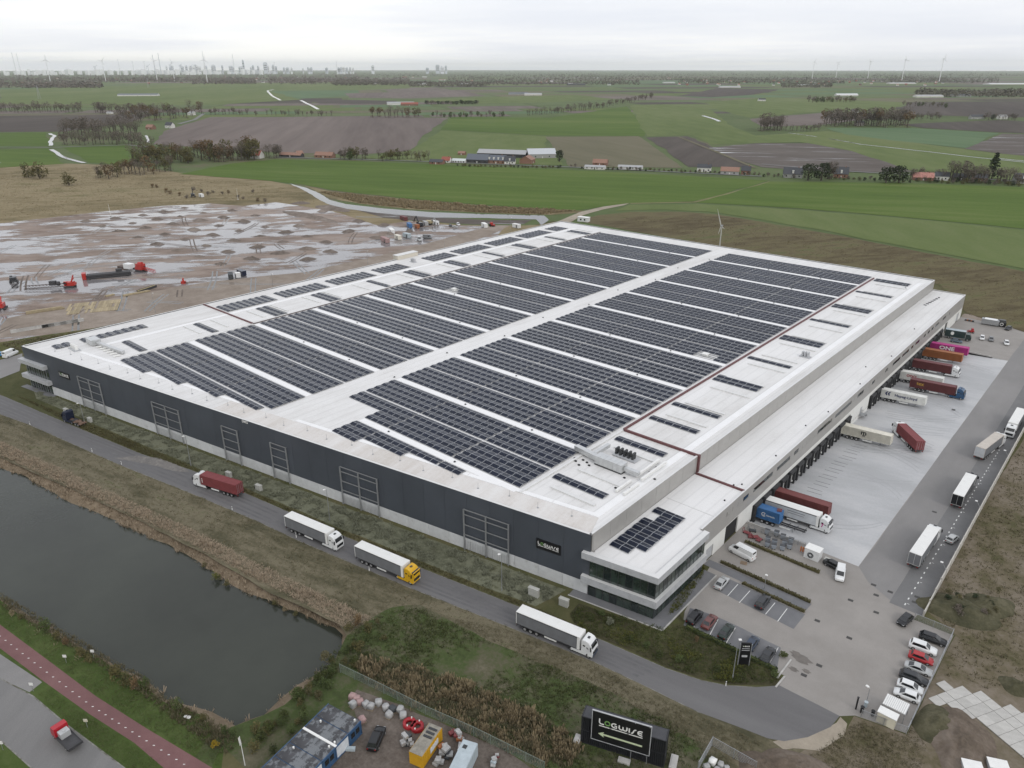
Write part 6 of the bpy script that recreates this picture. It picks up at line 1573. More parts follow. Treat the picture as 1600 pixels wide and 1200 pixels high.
# --- lower-left corner: cycle path, road, signs
path_u = GP([(-150, 885), (0, 976), (70, 1028), (150, 1088), (227, 1137), (297, 1179), (345, 1208)]); path_l = GP([(-150, 925), (0, 1013), (66, 1063), (140, 1116), (210, 1161), (265, 1208)])
rd_u = GP([(-150, 970), (0, 1060), (52, 1088), (105, 1133), (157, 1172), (205, 1208)]); rd_l = GP([(-150, 1060), (0, 1156), (58, 1208)])
sheet('grass_verge', GP([(-150, 842), (0, 938), (50, 972), (115, 1008), (155, 1030), (225, 1068), (250, 1096), (320, 1120), (350, 1165), (345, 1215), (-150, 1215)]), .012, g_lawn, .4, 2.0)
sheet('cycle_path', path_u + path_l[::-1], .026, g_red); sheet('road', rd_u + rd_l[::-1], .030, g_asph2)
sheet('paved_crossing', GP([(-60, 985), (0, 1022), (66, 1066), (46, 1082), (0, 1060), (-60, 1022)]), .036, g_lane)
for line in (rd_u, rd_l): strip('kerb', line, .2, .040, m_kerb)
lh = random.Random(2)
for k in range(30):
    a, c = (-40 + k * 13.2), 0
    q = k / 29; pu = path_u[1].lerp(path_u[-1], q); pl = path_l[1].lerp(path_l[-1], q)
    P_ = G(*[(0, 994), (66, 1045), (140, 1101), (215, 1149), (300, 1202)][min(4, int(q * 4))]).lerp(G(*[(0, 994), (66, 1045), (140, 1101), (215, 1149), (300, 1202)][min(4, int(q * 4) + 1)]), q * 4 - int(q * 4))
    MB().cbx((P_.x, P_.y, .034), (.34, .13, .012), R(40)).obj('path_dash', g_line, kind='structure')
for (x, y), s, m in (((104, 1036), 'white square sign post on the grass beside the cycle path', m_lite), ((137, 1137), 'cream triangular sign post beside the lower-left road', p_cream), ((5, 1172), 'white post at the left edge of the picture', m_lite), ((52, 1080), 'short white post at the paved crossing', m_lite), ((147, 1028), 'white notice board on the pond bank', m_lite)):
    t = thing('sign_post', s, 'sign', G(x, y), R(40))
    MB().cyl((0, 0, 0), (0, 0, 1.9), .045, n=6).obj('post', m_steel, t); MB().bx(-.35, .35, -.05, -.02, 1.35, 1.95).obj('sign_plate', m, t)
t = thing('swan', 'white plastic sheet caught on the pond bank', 'sheet', G(293, 1121), .4)
t.name = 'plastic_sheet'
blob(.4, 1.6, .8, .35, 3).obj('fold', m_lite, t)
# --- lower right: concrete slabs, mounds, white hut roofs
slab_poly = GP([(1475, 1064), (1537, 1088), (1600, 1112), (1660, 1140), (1660, 1215), (1585, 1183), (1562, 1152), (1510, 1122), (1458, 1096)])
sm = MB().bx(.03, 1.97, .03, 1.97, 0, .12).mesh('slab', mat('slab_concrete', (.44, .43, .405), .85, var=.1, scale=1.0, rnd=.08, dirt=((.28, .26, .23), .7, .55, .75)))
t = thing('slab_track', 'track of square pale concrete slabs at the lower right', 'slabs', slab_poly[0])
sr = R(62); o = slab_poly[0]
for i in range(-14, 16):
    for j in range(-14, 16):
        x, y = o.x + i * 2 * math.cos(sr) - j * 2 * math.sin(sr), o.y + i * 2 * math.sin(sr) + j * 2 * math.cos(sr)
        cx, cy_ = x + math.cos(sr) - math.sin(sr), y + math.sin(sr) + math.cos(sr)
        if inpoly(cx, cy_, slab_poly):
            link('slab', sm, t, (x - o.x, y - o.y, .0 + .03 * ((i * 7 + j * 3) % 3)), sr)
sheet('waste_ground', GP([(1442, 950), (1620, 650), (1800, 700), (1800, 1215), (1100, 1215), (1180, 1170), (1260, 1170), (1318, 1150), (1336, 1120), (1416, 1148), (1492, 993)]), .009, gmat('waste_soil', [(.078, .074, .036), (.13, .11, .072), (.175, .148, .112), (.215, .182, .145)], .03, .18, 1.4, bump=.35), .6, 4.0)
m_md = gmat('mound_soil', [(.085, .07, .054), (.135, .108, .085), (.19, .158, .13)], .06, .35, 2.0, bump=.3); m_mg = gmat('mound_weeds', [(.05, .05, .03), (.08, .076, .046), (.125, .115, .075)], .08, .5, 2.5, bump=.3)
def mound(label, px, sx, sy, h, m, rz=0.0, seed=0, name='earth_mound', cat='earth mound', group=None, n=40, mm=16):
    b = MB(); rings = []
    for j in range(mm + 1):
        f = j / mm; ring = []
        for i in range(n):
            th = 2 * math.pi * i / n; q = Vector((math.cos(th) * f, math.sin(th) * f, seed * 1.7))
            k = 1 + .28 * noise.noise(Vector((math.cos(th) * 1.2, math.sin(th) * 1.2, seed)))
            z = h * max(0, (1 - f ** 1.6)) * (1 + .35 * noise.noise(q * 3) + .22 * noise.noise(q * 8) + .12 * noise.noise(q * 17)) - .03 * f
            ring.append((sx * f * k * math.cos(th), sy * f * k * math.sin(th), z if f < 1 else -.05))
        rings.append(ring)
    b.loft(rings, 0, True, cap=False)
    p = G(*px) if not isinstance(px, Vector) else px
    return b.obj(name, m, None, loc=(p.x, p.y, 0), rz=rz, label=label, cat=cat, group=group)
mound('large dark weedy mound beyond the end of the concrete wall', (1500, 955), 7.5, 5.0, 1.8, m_mg, R(10), 1)
mound('dark weedy mound right of the car park fence', (1545, 948), 5.5, 4.0, 1.6, m_mg, R(40), 2)
mound('long brown earth mound below the slab track', (1500, 1165), 9.0, 5.0, 2.0, m_md, R(110), 3)
mound('grassy brown mound left of the slab track', (1470, 1135), 5.0, 4.0, 1.6, m_mg, R(60), 4)
mound('brown earth heap at the bottom edge below the road end', (1250, 1205), 7.0, 3.5, 1.6, m_md, R(20), 5)
mound('small brown earth heap at the bottom edge right of the fence corner', (1190, 1200), 4.0, 2.6, 1.2, m_md, R(0), 6)
mound('small bushy mound at the right edge near the slabs', (1590, 1075), 3.0, 2.4, 1.3, m_mg, 0, 7)
for k, (x, y, s) in enumerate(((1516, 1196, 'left'), (1556, 1194, 'right'))):
    t = thing('white_tank', 'flat white box roof at the bottom right edge, %s one' % s, 'box', G(x, y + 12), R(25))
    MB().bx(-1.3, 1.3, -.9, .9, 0, 1.6).obj('box', m_fasc, t); MB().bx(-1.4, 1.4, -1, 1, 1.6, 1.72).obj('lid', m_lite, t)
for k, (x, y, s) in enumerate(((1113, 1193, 1.0), (1104, 1200, .8), (1126, 1197, .8), (1120, 1204, .7), (1135, 1202, .7))):
    t = thing('big_bag', 'white builder\'s bag %s in the fence corner right of the hoarding' % ['at the top', 'at the left', 'at the right', 'in the middle', 'at the far right'][k], 'bag', G(x, y), k)
    blob(.6 * s, 1, 1, .8, k + 20).obj('sack', m_bag if k else m_lite, t); MB().bx(-.5, .5, -.5, .5, -.02, .08).obj('pallet', cabm, t)
car('bright blue car at the left edge beside the left office', 'hatch', paint('sky_blue', (.03, .22, .45)), (3, 556), hd=R(30))
car('white panel van parked beside the left office', 'bigvan', p_white, (17, 556), hd=R(120), name='delivery_van', cat='van')
sheet('side_yard', GP([(-60, 575), (0, 560), (34, 545), (36, 560), (30, 580), (0, 592), (-60, 605)]), .055, g_lane, .4, 3.0)
# ================================================================== building site on the left
hs = random.Random(11)
m_heap = gmat('heap_sand', [(.10, .085, .072), (.15, .125, .108), (.20, .17, .15)], .08, .5, 2.0, bump=.2)
m_md = gmat('site_soil', [(.13, .108, .09), (.185, .155, .133), (.25, .215, .19)], .05, .3, 2.0, bump=.3)
HEAP = [(450, 220), (600, 205), (745, 188), (855, 172), (535, 245), (690, 230), (820, 210), (940, 195), (1060, 177), (620, 272), (760, 255), (900, 235), (1040, 217), (1165, 200), (720, 305), (860, 288), (1010, 265), (1140, 243), (1270, 222), (820, 340), (965, 315), (1110, 292), (1245, 270), (1380, 250), (1075, 348), (1220, 320), (1355, 298), (1490, 278), (925, 372), (1340, 355), (1475, 328), (1600, 300), (1040, 405), (1190, 380), (1460, 388), (1310, 417), (1600, 365), (1150, 442), (1330, 190), (1210, 165), (960, 150), (1600, 420), (1700, 330), (1720, 380), (1560, 245)]
for k, (zx, zy) in enumerate(HEAP):
    d = hs.uniform(.65, 1.25)
    mound('low dark sand heap in the grid of heaps on the wet building site', (zx * .3, 280 + zy * .3), 5.0 * d, 2.5 * d * hs.uniform(.8, 1.3), 1.35 * d, m_heap if k % 4 else m_md, R(41) + hs.uniform(-.35, .35), k * 1.37, 'sand_heap', 'sand heap', 'sand heaps on the building site', 14, 6)
for k in range(70):                               # wheel ruts holding water
    x, y = hs.uniform(0, 560), hs.uniform(335, 505)
    if y > 520 - x * .2 or y < 352 - x * .09: continue
    p = G(x, y); a = R(-38) + hs.choice([0, 0, 0, 1.2, 1.6]) + hs.uniform(-.3, .3); c = hs.uniform(-.03, .03); q = []; L = hs.uniform(14, 46)
    for i in range(9): a += c; p = p + Vector((math.cos(a), math.sin(a), 0)) * L / 9; q.append(p.copy())
    for o in (-1.1, 1.1): strip('wheel_rut', [v + Vector((-math.sin(a), math.cos(a), 0)) * o for v in q], hs.uniform(.5, .9), .075 + .001 * (k % 5), m_ditch if k % 3 else m_heap)
def rig(name, label, cat, px, rz): return thing(name, label, cat, G(*px), rz)
m_rig = paint('rig_red', (.42, .03, .022), .4); m_rust = mat('worn_steel', (.10, .075, .065), .7, .2, var=.3, scale=1.5)
def lattice(t, p, q, w, m, n=9, nm='boom'):
    p, q = Vector(p), Vector(q); d = (q - p).normalized(); s = d.cross(Vector((0, 0, 1))).normalized() * w / 2; u = Vector((0, 0, w / 2)); b = MB()
    C = [(-1, -1), (1, -1), (1, 1), (-1, 1)]
    for a, c in C: b.bar(p + s * a + u * c, q + s * a + u * c, .16)
    for i in range(n):
        x, y = p.lerp(q, i / n), p.lerp(q, (i + 1) / n)
        for k in range(4):
            a, c = C[k], C[(k + 1) % 4]; b.bar(x + s * a[0] + u * a[1], y + s * c[0] + u * c[1], .09)
    return b.obj(nm, m, t)
def crawler(t, m, x=0.0, L=5.0):
    for s in (-1, 1): MB().prism_y([(x - L / 2, .45), (x - L / 2 + .4, .05), (x + L / 2 - .4, .05), (x + L / 2, .45), (x + L / 2 - .3, .95), (x - L / 2 + .3, .95)], s * 1.5 - .4, s * 1.5 + .4).obj('track', m_chas, t)
    MB().bx(x - 2.2, x + 1.8, -1.4, 1.4, 1.1, 2.9).bx(x - 2.8, x - 2.2, -1.4, 1.4, 1.2, 2.4).obj('housing', m, t)
    MB().bx(x + .6, x + 2.2, .3, 1.4, 1.2, 3.2).obj('operator_cab', m, t); MB().bx(x + 1.2, x + 2.22, .4, 1.42, 2.0, 3.05).obj('cab_window', m_wglass, t)
def along(a, b_): return ang(G(*a), G(*b_))
t = rig('pile_driver', 'red crawler piling rig with its lattice leader laid down on the wet site', 'piling rig', (110, 449), along((110, 449), (63, 451)))
crawler(t, m_rig); lattice(t, (2, 0, 1.4), (21, 0, .9), 1.4, m_rust, 12); MB().bx(6, 9, -.9, .9, 1.5, 3.6).cyl((4.5, 0, 2.2), (5.6, 0, 2.2), 1.1, n=12).obj('hammer', m_chas, t); MB().bar((-1, 0, 2.8), (-2.4, 0, 6.0), .5).bar((-1, .8, 2.8), (-3, .8, 5.0), .3).obj('mast_stub', m_rig, t)
t = rig('pile_stack', 'long dark bundle of steel piles with a red end frame on the site', 'pile stack', (135, 436), along((135, 436), (186, 431)))
for k in range(5): MB().bx(0, 21, -2.4 + k, -1.6 + k, .3, 1.1 + .25 * (k % 2)).obj('pile', m_chas, t)
for k in range(4): MB().bx(.5, 20.5, -2 + k, -1.2 + k, 1.25, 2.2).obj('pile', m_chas, t)
MB().bx(-1.6, .2, -2.6, 1.2, .2, 3.4).obj('end_frame', m_rig, t); MB().bx(14, 17, .4, 2.0, 2.2, 3.5).obj('winch', m_chas, t)
t = rig('crawler_crane', 'red crawler crane with a white counterweight box at the right of the rigs', 'crane', (221, 424), along((221, 424), (236, 426)))
crawler(t, m_rig); MB().bx(-11, -6.5, -1.6, 1.8, .8, 3.4).obj('counterweight', p_white, t); MB().bx(-16, -11.5, -1.3, 1.3, .3, 1.6).obj('ballast', m_rust, t); lattice(t, (2, 0, 2.0), (10, 0, .9), 1.2, m_rig, 5); MB().bx(-2, 2, -1.5, 1.5, 2.9, 4.2).cyl((-1, 0, 4.2), (1.5, 0, 4.4), .9, n=10).obj('engine_hood', m_rig, t); MB().bx(-5, -2.6, -.9, .9, .6, 1.6).obj('hitch', m_chas, t)
t = rig('pile_driver', 'red machine cut off by the left edge of the picture', 'piling rig', (3, 483), R(150)); crawler(t, m_rig); MB().bar((1, 0, 2.5), (2.5, 0, 5.2), .5).bar((0, 0, 2.8), (-2, 0, 4.5), .4).obj('mast_stub', m_rig, t)
t = rig('wheel_loader', 'dark loader standing in the wet at the far left of the site', 'loader', (22, 441), R(160)); crawler(t, p_dgrey, 0, 4.0); MB().bar((2, -.8, 1.5), (4.2, -.8, .6), .25).bar((2, .8, 1.5), (4.2, .8, .6), .25).bx(4.0, 4.9, -1.4, 1.4, .1, 1.1).obj('bucket', m_bag, t)
t = rig('drill_head', 'small red drill unit alone on the site road', 'drill', (287, 443), R(30)); MB().bx(-1, 1, -.8, .8, 0, 1.3).cyl((0, 0, 1.3), (0, 0, 2.8), .5, .35, n=10).obj('unit', m_rig, t); MB().bar((.6, 0, 1.0), (2.2, 0, .2), .2).obj('hose', m_rust, t)
t = rig('steel_trough', 'black and yellow steel trough lying near the ditch', 'trough', (230, 453), along((218, 456), (242, 448)))
MB().bx(-5.5, 5.5, -.9, -.6, 0, 1.2).bx(-5.5, 5.5, .6, .9, 0, 1.2).bx(-5.5, 5.5, -.6, .6, 0, .2).obj('trough', m_chas, t); MB().bx(-5.4, 5.4, -.5, .5, .9, 1.05).obj('yellow_beam', mat('beam_yellow', (.45, .36, .16), .7, var=.2), t)
# timber mats: planks side by side
m_tim = mat('mat_timber', (.33, .27, .17), .9, var=.2, scale=.8, rnd=.18)
t = thing('timber_mats', 'field of pale timber mats laid on the mud', 'timber mats', G(146, 480)); o = G(146, 480); rz = along((114, 484), (178, 478))
mm_ = MB().bx(-.48, .48, -2.9, 2.9, 0, .22).mesh('plank', m_tim)
for i in range(-10, 11):
    for j in range(-1, 2):
        if hs.random() < .12: continue
        x, y = i * 1.02, j * 6.0 + hs.uniform(-.2, .2); link('plank', mm_, t, (x * math.cos(rz) - y * math.sin(rz), x * math.sin(rz) + y * math.cos(rz), .05), rz + hs.uniform(-.01, .01))
for k, (a, c, s) in enumerate((((41, 491), (101, 482), 'long'), ((192, 463), (234, 455), 'thin'), ((165, 464), (178, 461), 'short'))):
    t = thing('timber_stack', '%s stack of pale timber beams on the site' % s, 'timber', G(*a), along(a, c)); Lb = (G(*c) - G(*a)).length
    for q in range(4 if k == 0 else 2): MB().bx(0, Lb * (1 - .04 * q), q * .75 - 1, q * .75 - .35, .1, .75 + (.35 if q in (1, 2) and k == 0 else 0)).obj('beam', m_tim, t)
for k in range(11):
    a = Vector(G(27, 519)).lerp(G(122, 503), k / 10)
    t = thing('barrier_block', 'pale concrete barrier block in the row along the site ditch', 'concrete block', a, along((27, 519), (122, 503)), 'concrete barrier blocks along the ditch')
    if k == 0:
        bb = MB().prism_y([(-.6, 0), (.6, 0), (.45, .5), (.3, 1.3), (-.3, 1.3), (-.45, .5)], -2.3, 2.3).mesh('block', g_conc)
    o = link('block', bb, t); o.rotation_euler = (0, 0, R(90))
for k, (x, y, L, m, s) in enumerate(((361, 435, 6, m_bagd, 'dark grey open skip beside the ditch'), (372, 434, 2.4, p_white, 'small white hut between skip and container'), (378, 430, 6, p_navy, 'dark blue container at the site road'), (612, 364, 9, p_white, 'white lorry tank in the site compound'), (622, 374, 6, c_cream, 'beige cabin at the front of the site compound'), (636, 371, 6, c_pale, 'grey cabin in the middle of the compound'), (640, 355, 7, c_blue, 'blue container in the site compound'), (631, 344, 8, c_maroon, 'maroon container at the back of the compound'), (680, 351, 6, p_white, 'white cube container behind the cars'), (757, 355, 7, p_white, 'white trailer near the canal'), (652, 357, 3, c_orange, 'orange tool box in the compound'), (807, 356, 6, p_white, 'white pipe stack at the canal bend'), (665, 352, 7, m_bag, 'grey tarpaulin heap in the compound'), (602, 378, 9, m_bagp, 'pink brick stack left of the cabins'), (315, 308, 5, p_white, 'white van alone on the far moor edge'))):
    t = thing('site_unit', s, 'site unit', G(x, y), R(-28 + 12 * (k % 3)))
    MB().bx(-L / 2, L / 2, -1.2, 1.2, .25, 2.6).obj('box', m, t); MB().bx(-L / 2 - .05, L / 2 + .05, -1.25, 1.25, 2.6, 2.75).obj('lid', m if m not in (p_white,) else m_lite, t)
    MB().bx(-L / 2 + .4, L / 2 - .4, -1.0, 1.0, 0, .25).obj('skid', m_chas, t); MB().bx(L * .1, L * .1 + 1.0, -1.24, -1.2, .3, 2.2).obj('door', m_frame, t)
for k, (x, y, kd, m, s) in enumerate(((655, 376, 'bigvan', p_silver, 'grey van at the front of the site compound'), (668, 373, 'bigvan', p_grey, 'grey van right of the other in the compound'), (704, 354, 'hatch', p_dgrey, 'dark car left in the compound row'), (711, 356, 'hatch', p_silver, 'silver car in the compound row'), (716, 352, 'suv', p_white, 'white car right in the compound row'), (640, 361, 'hatch', p_bluegrey, 'blue-grey car by the blue container'))):
    car(s, kd, m, (x, y), hd=R(-30 + 50 * (k % 2)), group='vehicles in the site compound')
t = rig('excavator', 'dark excavator with raised arm in the site compound', 'excavator', (656, 354), R(165)); crawler(t, p_dgrey, 0, 4.4)
MB().bar((1.5, 0, 2.4), (5.0, 0, 6.4), .6).bar((5.0, 0, 6.4), (8.2, 0, 3.4), .45).obj('arm', p_blk, t); MB().bx(7.6, 8.8, -.6, .6, 2.2, 3.4).obj('bucket', m_rust, t)
t = rig('excavator', 'sand-coloured excavator behind the dark one', 'excavator', (671, 351), R(20)); crawler(t, mat('sand_paint', (.42, .36, .22), .5), 0, 4.0); MB().bar((1.2, 0, 2.4), (4.0, 0, 4.8), .5).bar((4.0, 0, 4.8), (6.0, 0, 1.6), .4).obj('arm', m_steel, t); MB().bx(5.5, 6.6, -.5, .5, .6, 1.6).obj('bucket', m_rust, t)
t = rig('excavator', 'dark excavator on the far moor edge by the white van', 'excavator', (302, 308), R(150)); crawler(t, p_dgrey, 0, 4.0); MB().bar((1.2, 0, 2.4), (1.6, 0, 8.2), .55).bar((1.6, 0, 8.2), (4.0, 0, 6.2), .4).obj('arm', p_blk, t); MB().bx(3.6, 4.6, -.5, .5, 5.2, 6.2).obj('bucket', m_rust, t)
t = rig('tractor', 'red tractor pulling the white trailer near the canal', 'tractor', (769, 354), R(10)); MB().bx(-1.6, 1.8, -.8, .8, .7, 1.7).bx(-1.4, .3, -.8, .8, 1.7, 2.9).obj('body', m_rig, t)
for x, r in ((-1.0, .9), (1.3, .6)):
    for s in (-1, 1): MB().cyl((x, s * .9 - .2, r), (x, s * .9 + .2, r), r, n=12).obj('wheel', m_tyre, t)
for k, (x, y, s) in enumerate(((372, 312, 'left of the canal'), (173, 338, 'at the far left of the site'))):
    t = thing('survey_mast', 'thin white mast ' + s, 'mast', G(x, y)); MB().cyl((0, 0, 0), (0, 0, 9), .12, .06, n=6).obj('pole', m_lite, t); MB().bx(-.5, .5, -.5, .5, 0, .4).obj('base', g_conc, t)
mound('long bare earth bank on the right of the building site', (480, 338), 34, 6, 2.2, m_md, along((400, 322), (560, 356)), 9, n=24)
mound('second earth bank behind the long one on the site', (520, 326), 22, 7, 2.0, m_md, along((440, 312), (600, 340)), 10, n=20)
for k, (x, y, sx) in enumerate(((560, 346, 6), (600, 352, 5), (545, 362, 7), (610, 366, 4), (470, 318, 8), (505, 330, 6), (640, 362, 4), (590, 372, 6))):
    mound('rough spoil heap %s' % ['beside the mud flat', 'left of the maroon container', 'in front of the long bank', 'left of the white tank lorry', 'at the back end of the site', 'on top of the second bank', 'right of the white tank lorry', 'left of the pink brick stack'][k], (x, y), sx, sx * .6, 1.6, m_md if k % 2 else m_heap, k, k, 'spoil_heap', 'spoil heap', 'spoil heaps on the site', 12, 4)
# ================================================================== trees, farms, skyline
def leafmat(name, c1, c2, rough=.9):
    m = bpy.data.materials.new(name); m.use_nodes = True; nt = m.node_tree; n, l = nt.nodes, nt.links; b = n['Principled BSDF']
    b.inputs['Roughness'].default_value = rough; b.inputs['Specular IOR Level'].default_value = .2
    geo = n.new('ShaderNodeNewGeometry'); oi = n.new('ShaderNodeObjectInfo')
    nz = n.new('ShaderNodeTexNoise'); nz.inputs['Scale'].default_value = .35; nz.inputs['Detail'].default_value = 3; l.new(geo.outputs['Position'], nz.inputs['Vector'])
    a = n.new('ShaderNodeMath'); a.operation = 'MULTIPLY_ADD'; a.inputs[1].default_value = .45; l.new(geo.outputs['Random Per Island'], a.inputs[0])
    a2 = n.new('ShaderNodeMath'); a2.operation = 'MULTIPLY_ADD'; a2.inputs[1].default_value = .4; l.new(nz.outputs['Fac'], a2.inputs[0]); l.new(a.outputs[0], a2.inputs[2])
    a.inputs[2].default_value = -.05
    a3 = n.new('ShaderNodeMath'); a3.operation = 'MULTIPLY_ADD'; a3.inputs[1].default_value = .35; l.new(oi.outputs['Random'], a3.inputs[0]); l.new(a2.outputs[0], a3.inputs[2])
    mx = n.new('ShaderNodeMix'); mx.data_type = 'RGBA'; l.new(a3.outputs[0], mx.inputs['Factor']); mx.inputs['A'].default_value = _rgba(c1); mx.inputs['B'].default_value = _rgba(c2)
    l.new(mx.outputs['Result'], b.inputs['Base Color']); return m
l_bare = leafmat('bare_twigs', (.085, .072, .06), (.19, .16, .13)); l_olive = leafmat('olive_leaves', (.05, .052, .022), (.15, .13, .055)); l_rust = leafmat('russet_leaves', (.085, .058, .032), (.19, .13, .07)); l_dark = leafmat('evergreen', (.014, .022, .012), (.045, .06, .028)); l_green = leafmat('green_leaves', (.035, .055, .018), (.10, .125, .045)); l_yel = leafmat('yellow_leaves', (.16, .11, .012), (.34, .24, .03))
m_bark = mat('bark', (.085, .07, .055), .95, var=.25, scale=2)
def quads(b, c, r, n, size, rng, flat=1.0, thin=1.0, shell=.5):
    for _ in range(n):
        u, v = rng.uniform(-1, 1), rng.uniform(0, 2 * math.pi); q = math.sqrt(1 - u * u); rad = r * (shell + (1 - shell) * rng.random()) ** (1 / 2)
        p = Vector((c[0] + rad * q * math.cos(v), c[1] + rad * q * math.sin(v), c[2] + rad * u * flat))
        a = Vector((rng.uniform(-1, 1), rng.uniform(-1, 1), rng.uniform(-.6, 1))).normalized(); d = a.cross(Vector((rng.uniform(-1, 1), rng.uniform(-1, 1), rng.uniform(-1, 1)))).normalized()
        s = size * rng.uniform(.6, 1.3); b.add([p - a * s - d * s * .5 * thin, p + a * s * .2 - d * s * .75 * thin, p + a * s + d * s * .1 * thin, p + d * s * .7 * thin], [(0, 1, 2, 3)])
def tree_meshes(seed, shape, lm):
    """crown and trunk for a tree of unit height 10"""
    rng = random.Random(seed); cr, tr = MB(), MB()
    if shape == 'round':
        tr.cyl((0, 0, -.3), (0, 0, 4.5), .32, .16, n=6)
        for k in range(11):
            a = k * 2.4 + rng.random(); z = 3.0 + rng.random() * 5.2; rr = (1.0 - ((z - 5.6) / 5) ** 2) * 2.6 * rng.uniform(.6, 1.1)
            p = (math.cos(a) * rr, math.sin(a) * rr, z); tr.cyl((0, 0, 2.2 + .25 * k * .9), p, .10, .03, n=4); quads(cr, p, rng.uniform(1.0, 1.7), 34, .36, rng, .85)
        quads(cr, (0, 0, 7.0), 2.4, 70, .36, rng, 1.1)
    elif shape == 'tall':
        tr.cyl((0, 0, -.3), (0, 0, 7.0), .22, .06, n=6)
        for k in range(12):
            a = k * 2.4; z = 2.2 + k * .62; rr = .9 * (1.2 - abs(z - 5) / 6); p = (math.cos(a) * rr, math.sin(a) * rr, z); tr.cyl((0, 0, z - 1.0), p, .06, .02, n=4); quads(cr, p, rng.uniform(.6, 1.0), 26, .28, rng, 1.5, .7)
    elif shape == 'bare':
        tr.cyl((0, 0, -.3), (0, 0, 5.0), .26, .12, n=6)
        for k in range(10):
            a = k * 2.4 + rng.random(); z = 4.5 + rng.random() * 4.6; rr = rng.uniform(.6, 2.5) * (1.1 - abs(z - 6.5) / 6); p = Vector((math.cos(a) * rr, math.sin(a) * rr, z)); tr.cyl((0, 0, 2.0 + .25 * k), p, .09, .02, n=4)
            quads(cr, p, rng.uniform(.9, 1.5), 34, .34, rng, 1.0, .32)
        quads(cr, (0, 0, 6.2), 2.2, 60, .34, rng, 1.3, .32)
    elif shape == 'fir':
        tr.cyl((0, 0, -.3), (0, 0, 8.5), .22, .04, n=6)
        for k in range(13):
            z = 1.2 + k * .68; rr = 2.3 * (1 - k / 13.5)
            for j in range(7): a = j * .9 + k; quads(cr, (math.cos(a) * rr * .6, math.sin(a) * rr * .6, z), .55 * rr + .15, 5, .36, rng, .5)
    elif shape == 'dense':
        tr.cyl((0, 0, -.3), (0, 0, 4.0), .45, .2, n=6)
        for k in range(16):
            a = k * 2.4; z = 1.6 + rng.random() * 6.6; rr = (1 - ((z - 4.6) / 6) ** 2) * 2.9; p = (math.cos(a) * rr * .8, math.sin(a) * rr * .8, z); tr.cyl((0, 0, z * .5), p, .1, .03, n=4); quads(cr, p, rng.uniform(1.2, 1.8), 46, .34, rng, .9)
        quads(cr, (0, 0, 5), 3.0, 110, .36, rng, 1.3)
    else:                                        # bush
        tr.cyl((0, 0, -.1), (0, 0, 2.5), .2, .06, n=5)
        for k in range(9):
            a = k * 2.4; z = 1.5 + rng.random() * 6; rr = rng.uniform(.8, 3.2) * (1.1 - z / 11); p = (math.cos(a) * rr, math.sin(a) * rr, z); tr.cyl((0, 0, .5), p, .07, .02, n=4); quads(cr, p, rng.uniform(1.4, 2.3), 38, .5, rng, .95, .8)
    if shape in ('bare', 'round', 'tall'):        # undergrowth and low suckers
        quads(cr, (0, 0, 1.0), 2.0, 46, .32, rng, .6, .5); quads(cr, (0, 0, 3.2), 1.9, 54, .30, rng, 1.2, .35)
    return cr.mesh('crown', lm), tr.mesh('trunk', m_bark)
TM = {}
def tree(kind, p, h, label, group=None, name='tree', cat='tree', wide=1.0, rng=random):
    shape, lm = kind
    if name == 'tree': name = {'bare': 'bare_tree', 'dense': 'dense_tree', 'bush': 'small_tree'}.get(shape, 'broadleaf_tree')
    v = rng.randrange(3); key = (shape, lm.name, v)
    if key not in TM: TM[key] = tree_meshes(hash(shape) % 97 + v * 13 + len(TM), shape, lm)
    cr, tr = TM[key]; t = thing(name, label, cat, p, rng.uniform(0, 6.28), group)
    t.scale = (h / 10 * wide, h / 10 * wide, h / 10)
    link('crown', cr, t); link('trunk', tr, t); return t
fr = random.Random(21)
def row(label, group, a, b_, n, hpx, kinds, jit=2.0, name='tree', wide=1.0):
    """trees whose feet stand along a surveyed line; hpx = height read off in pixels"""
    n = int(n * 1.25)
    for k in range(n):
        q = (k + .5 + fr.uniform(-.3, .3)) / n; x, y = a[0] + (b_[0] - a[0]) * q, a[1] + (b_[1] - a[1]) * q + fr.uniform(-jit, jit)
        p = G(x, y); d = p.length; h = hpx * d / FPX * fr.uniform(.78, 1.15) * 1.02
        tree(fr.choice(kinds), p, h, label, group, name, wide=wide, rng=fr)
BARE = [('bare', l_bare), ('bare', l_bare), ('round', l_bare)]; AUT = [('round', l_rust), ('bare', l_bare), ('round', l_olive), ('bare', l_bare)]; MIX = [('round', l_bare), ('round', l_olive), ('bare', l_bare), ('dense', l_green)]; DK = [('dense', l_dark)]
row('bare brown tree in the wood left of the red-white farmhouse', 'trees of the left wood', (208, 254), (400, 247), 30, 27, AUT + [('dense', l_olive)], 5)
row('bare brown tree in the scrub at the moor edge', 'trees at the moor edge', (150, 277), (272, 268), 16, 20, AUT, 5)
row('bare tree in the square copse beside the winding ditch', 'trees of the square copse', (98, 214), (220, 212), 18, 24, BARE, 6); row('bare tree in the front row of the square copse', 'trees in the front row of the copse', (98, 226), (222, 225), 16, 17, BARE, 1.5)
row('bare tree in the long avenue at the far left', 'avenue trees far left', (-20, 175), (130, 175), 26, 12, BARE, 1, wide=.9); row('bare tree in the avenue behind the ploughed field', 'avenue trees behind the ploughed field', (146, 176), (248, 178), 18, 13, BARE, 1.5)
row('bare tree in the farm wood behind the ploughed field', 'farm wood trees', (185, 190), (318, 178), 22, 16, BARE + AUT, 5)
row('small bare tree in the row between two fields', 'row trees between fields', (328, 179), (388, 179), 9, 9, BARE, .8); row('small bare tree right of the single tree', 'row trees right of the single tree', (415, 180), (520, 181), 12, 8, BARE, 1)
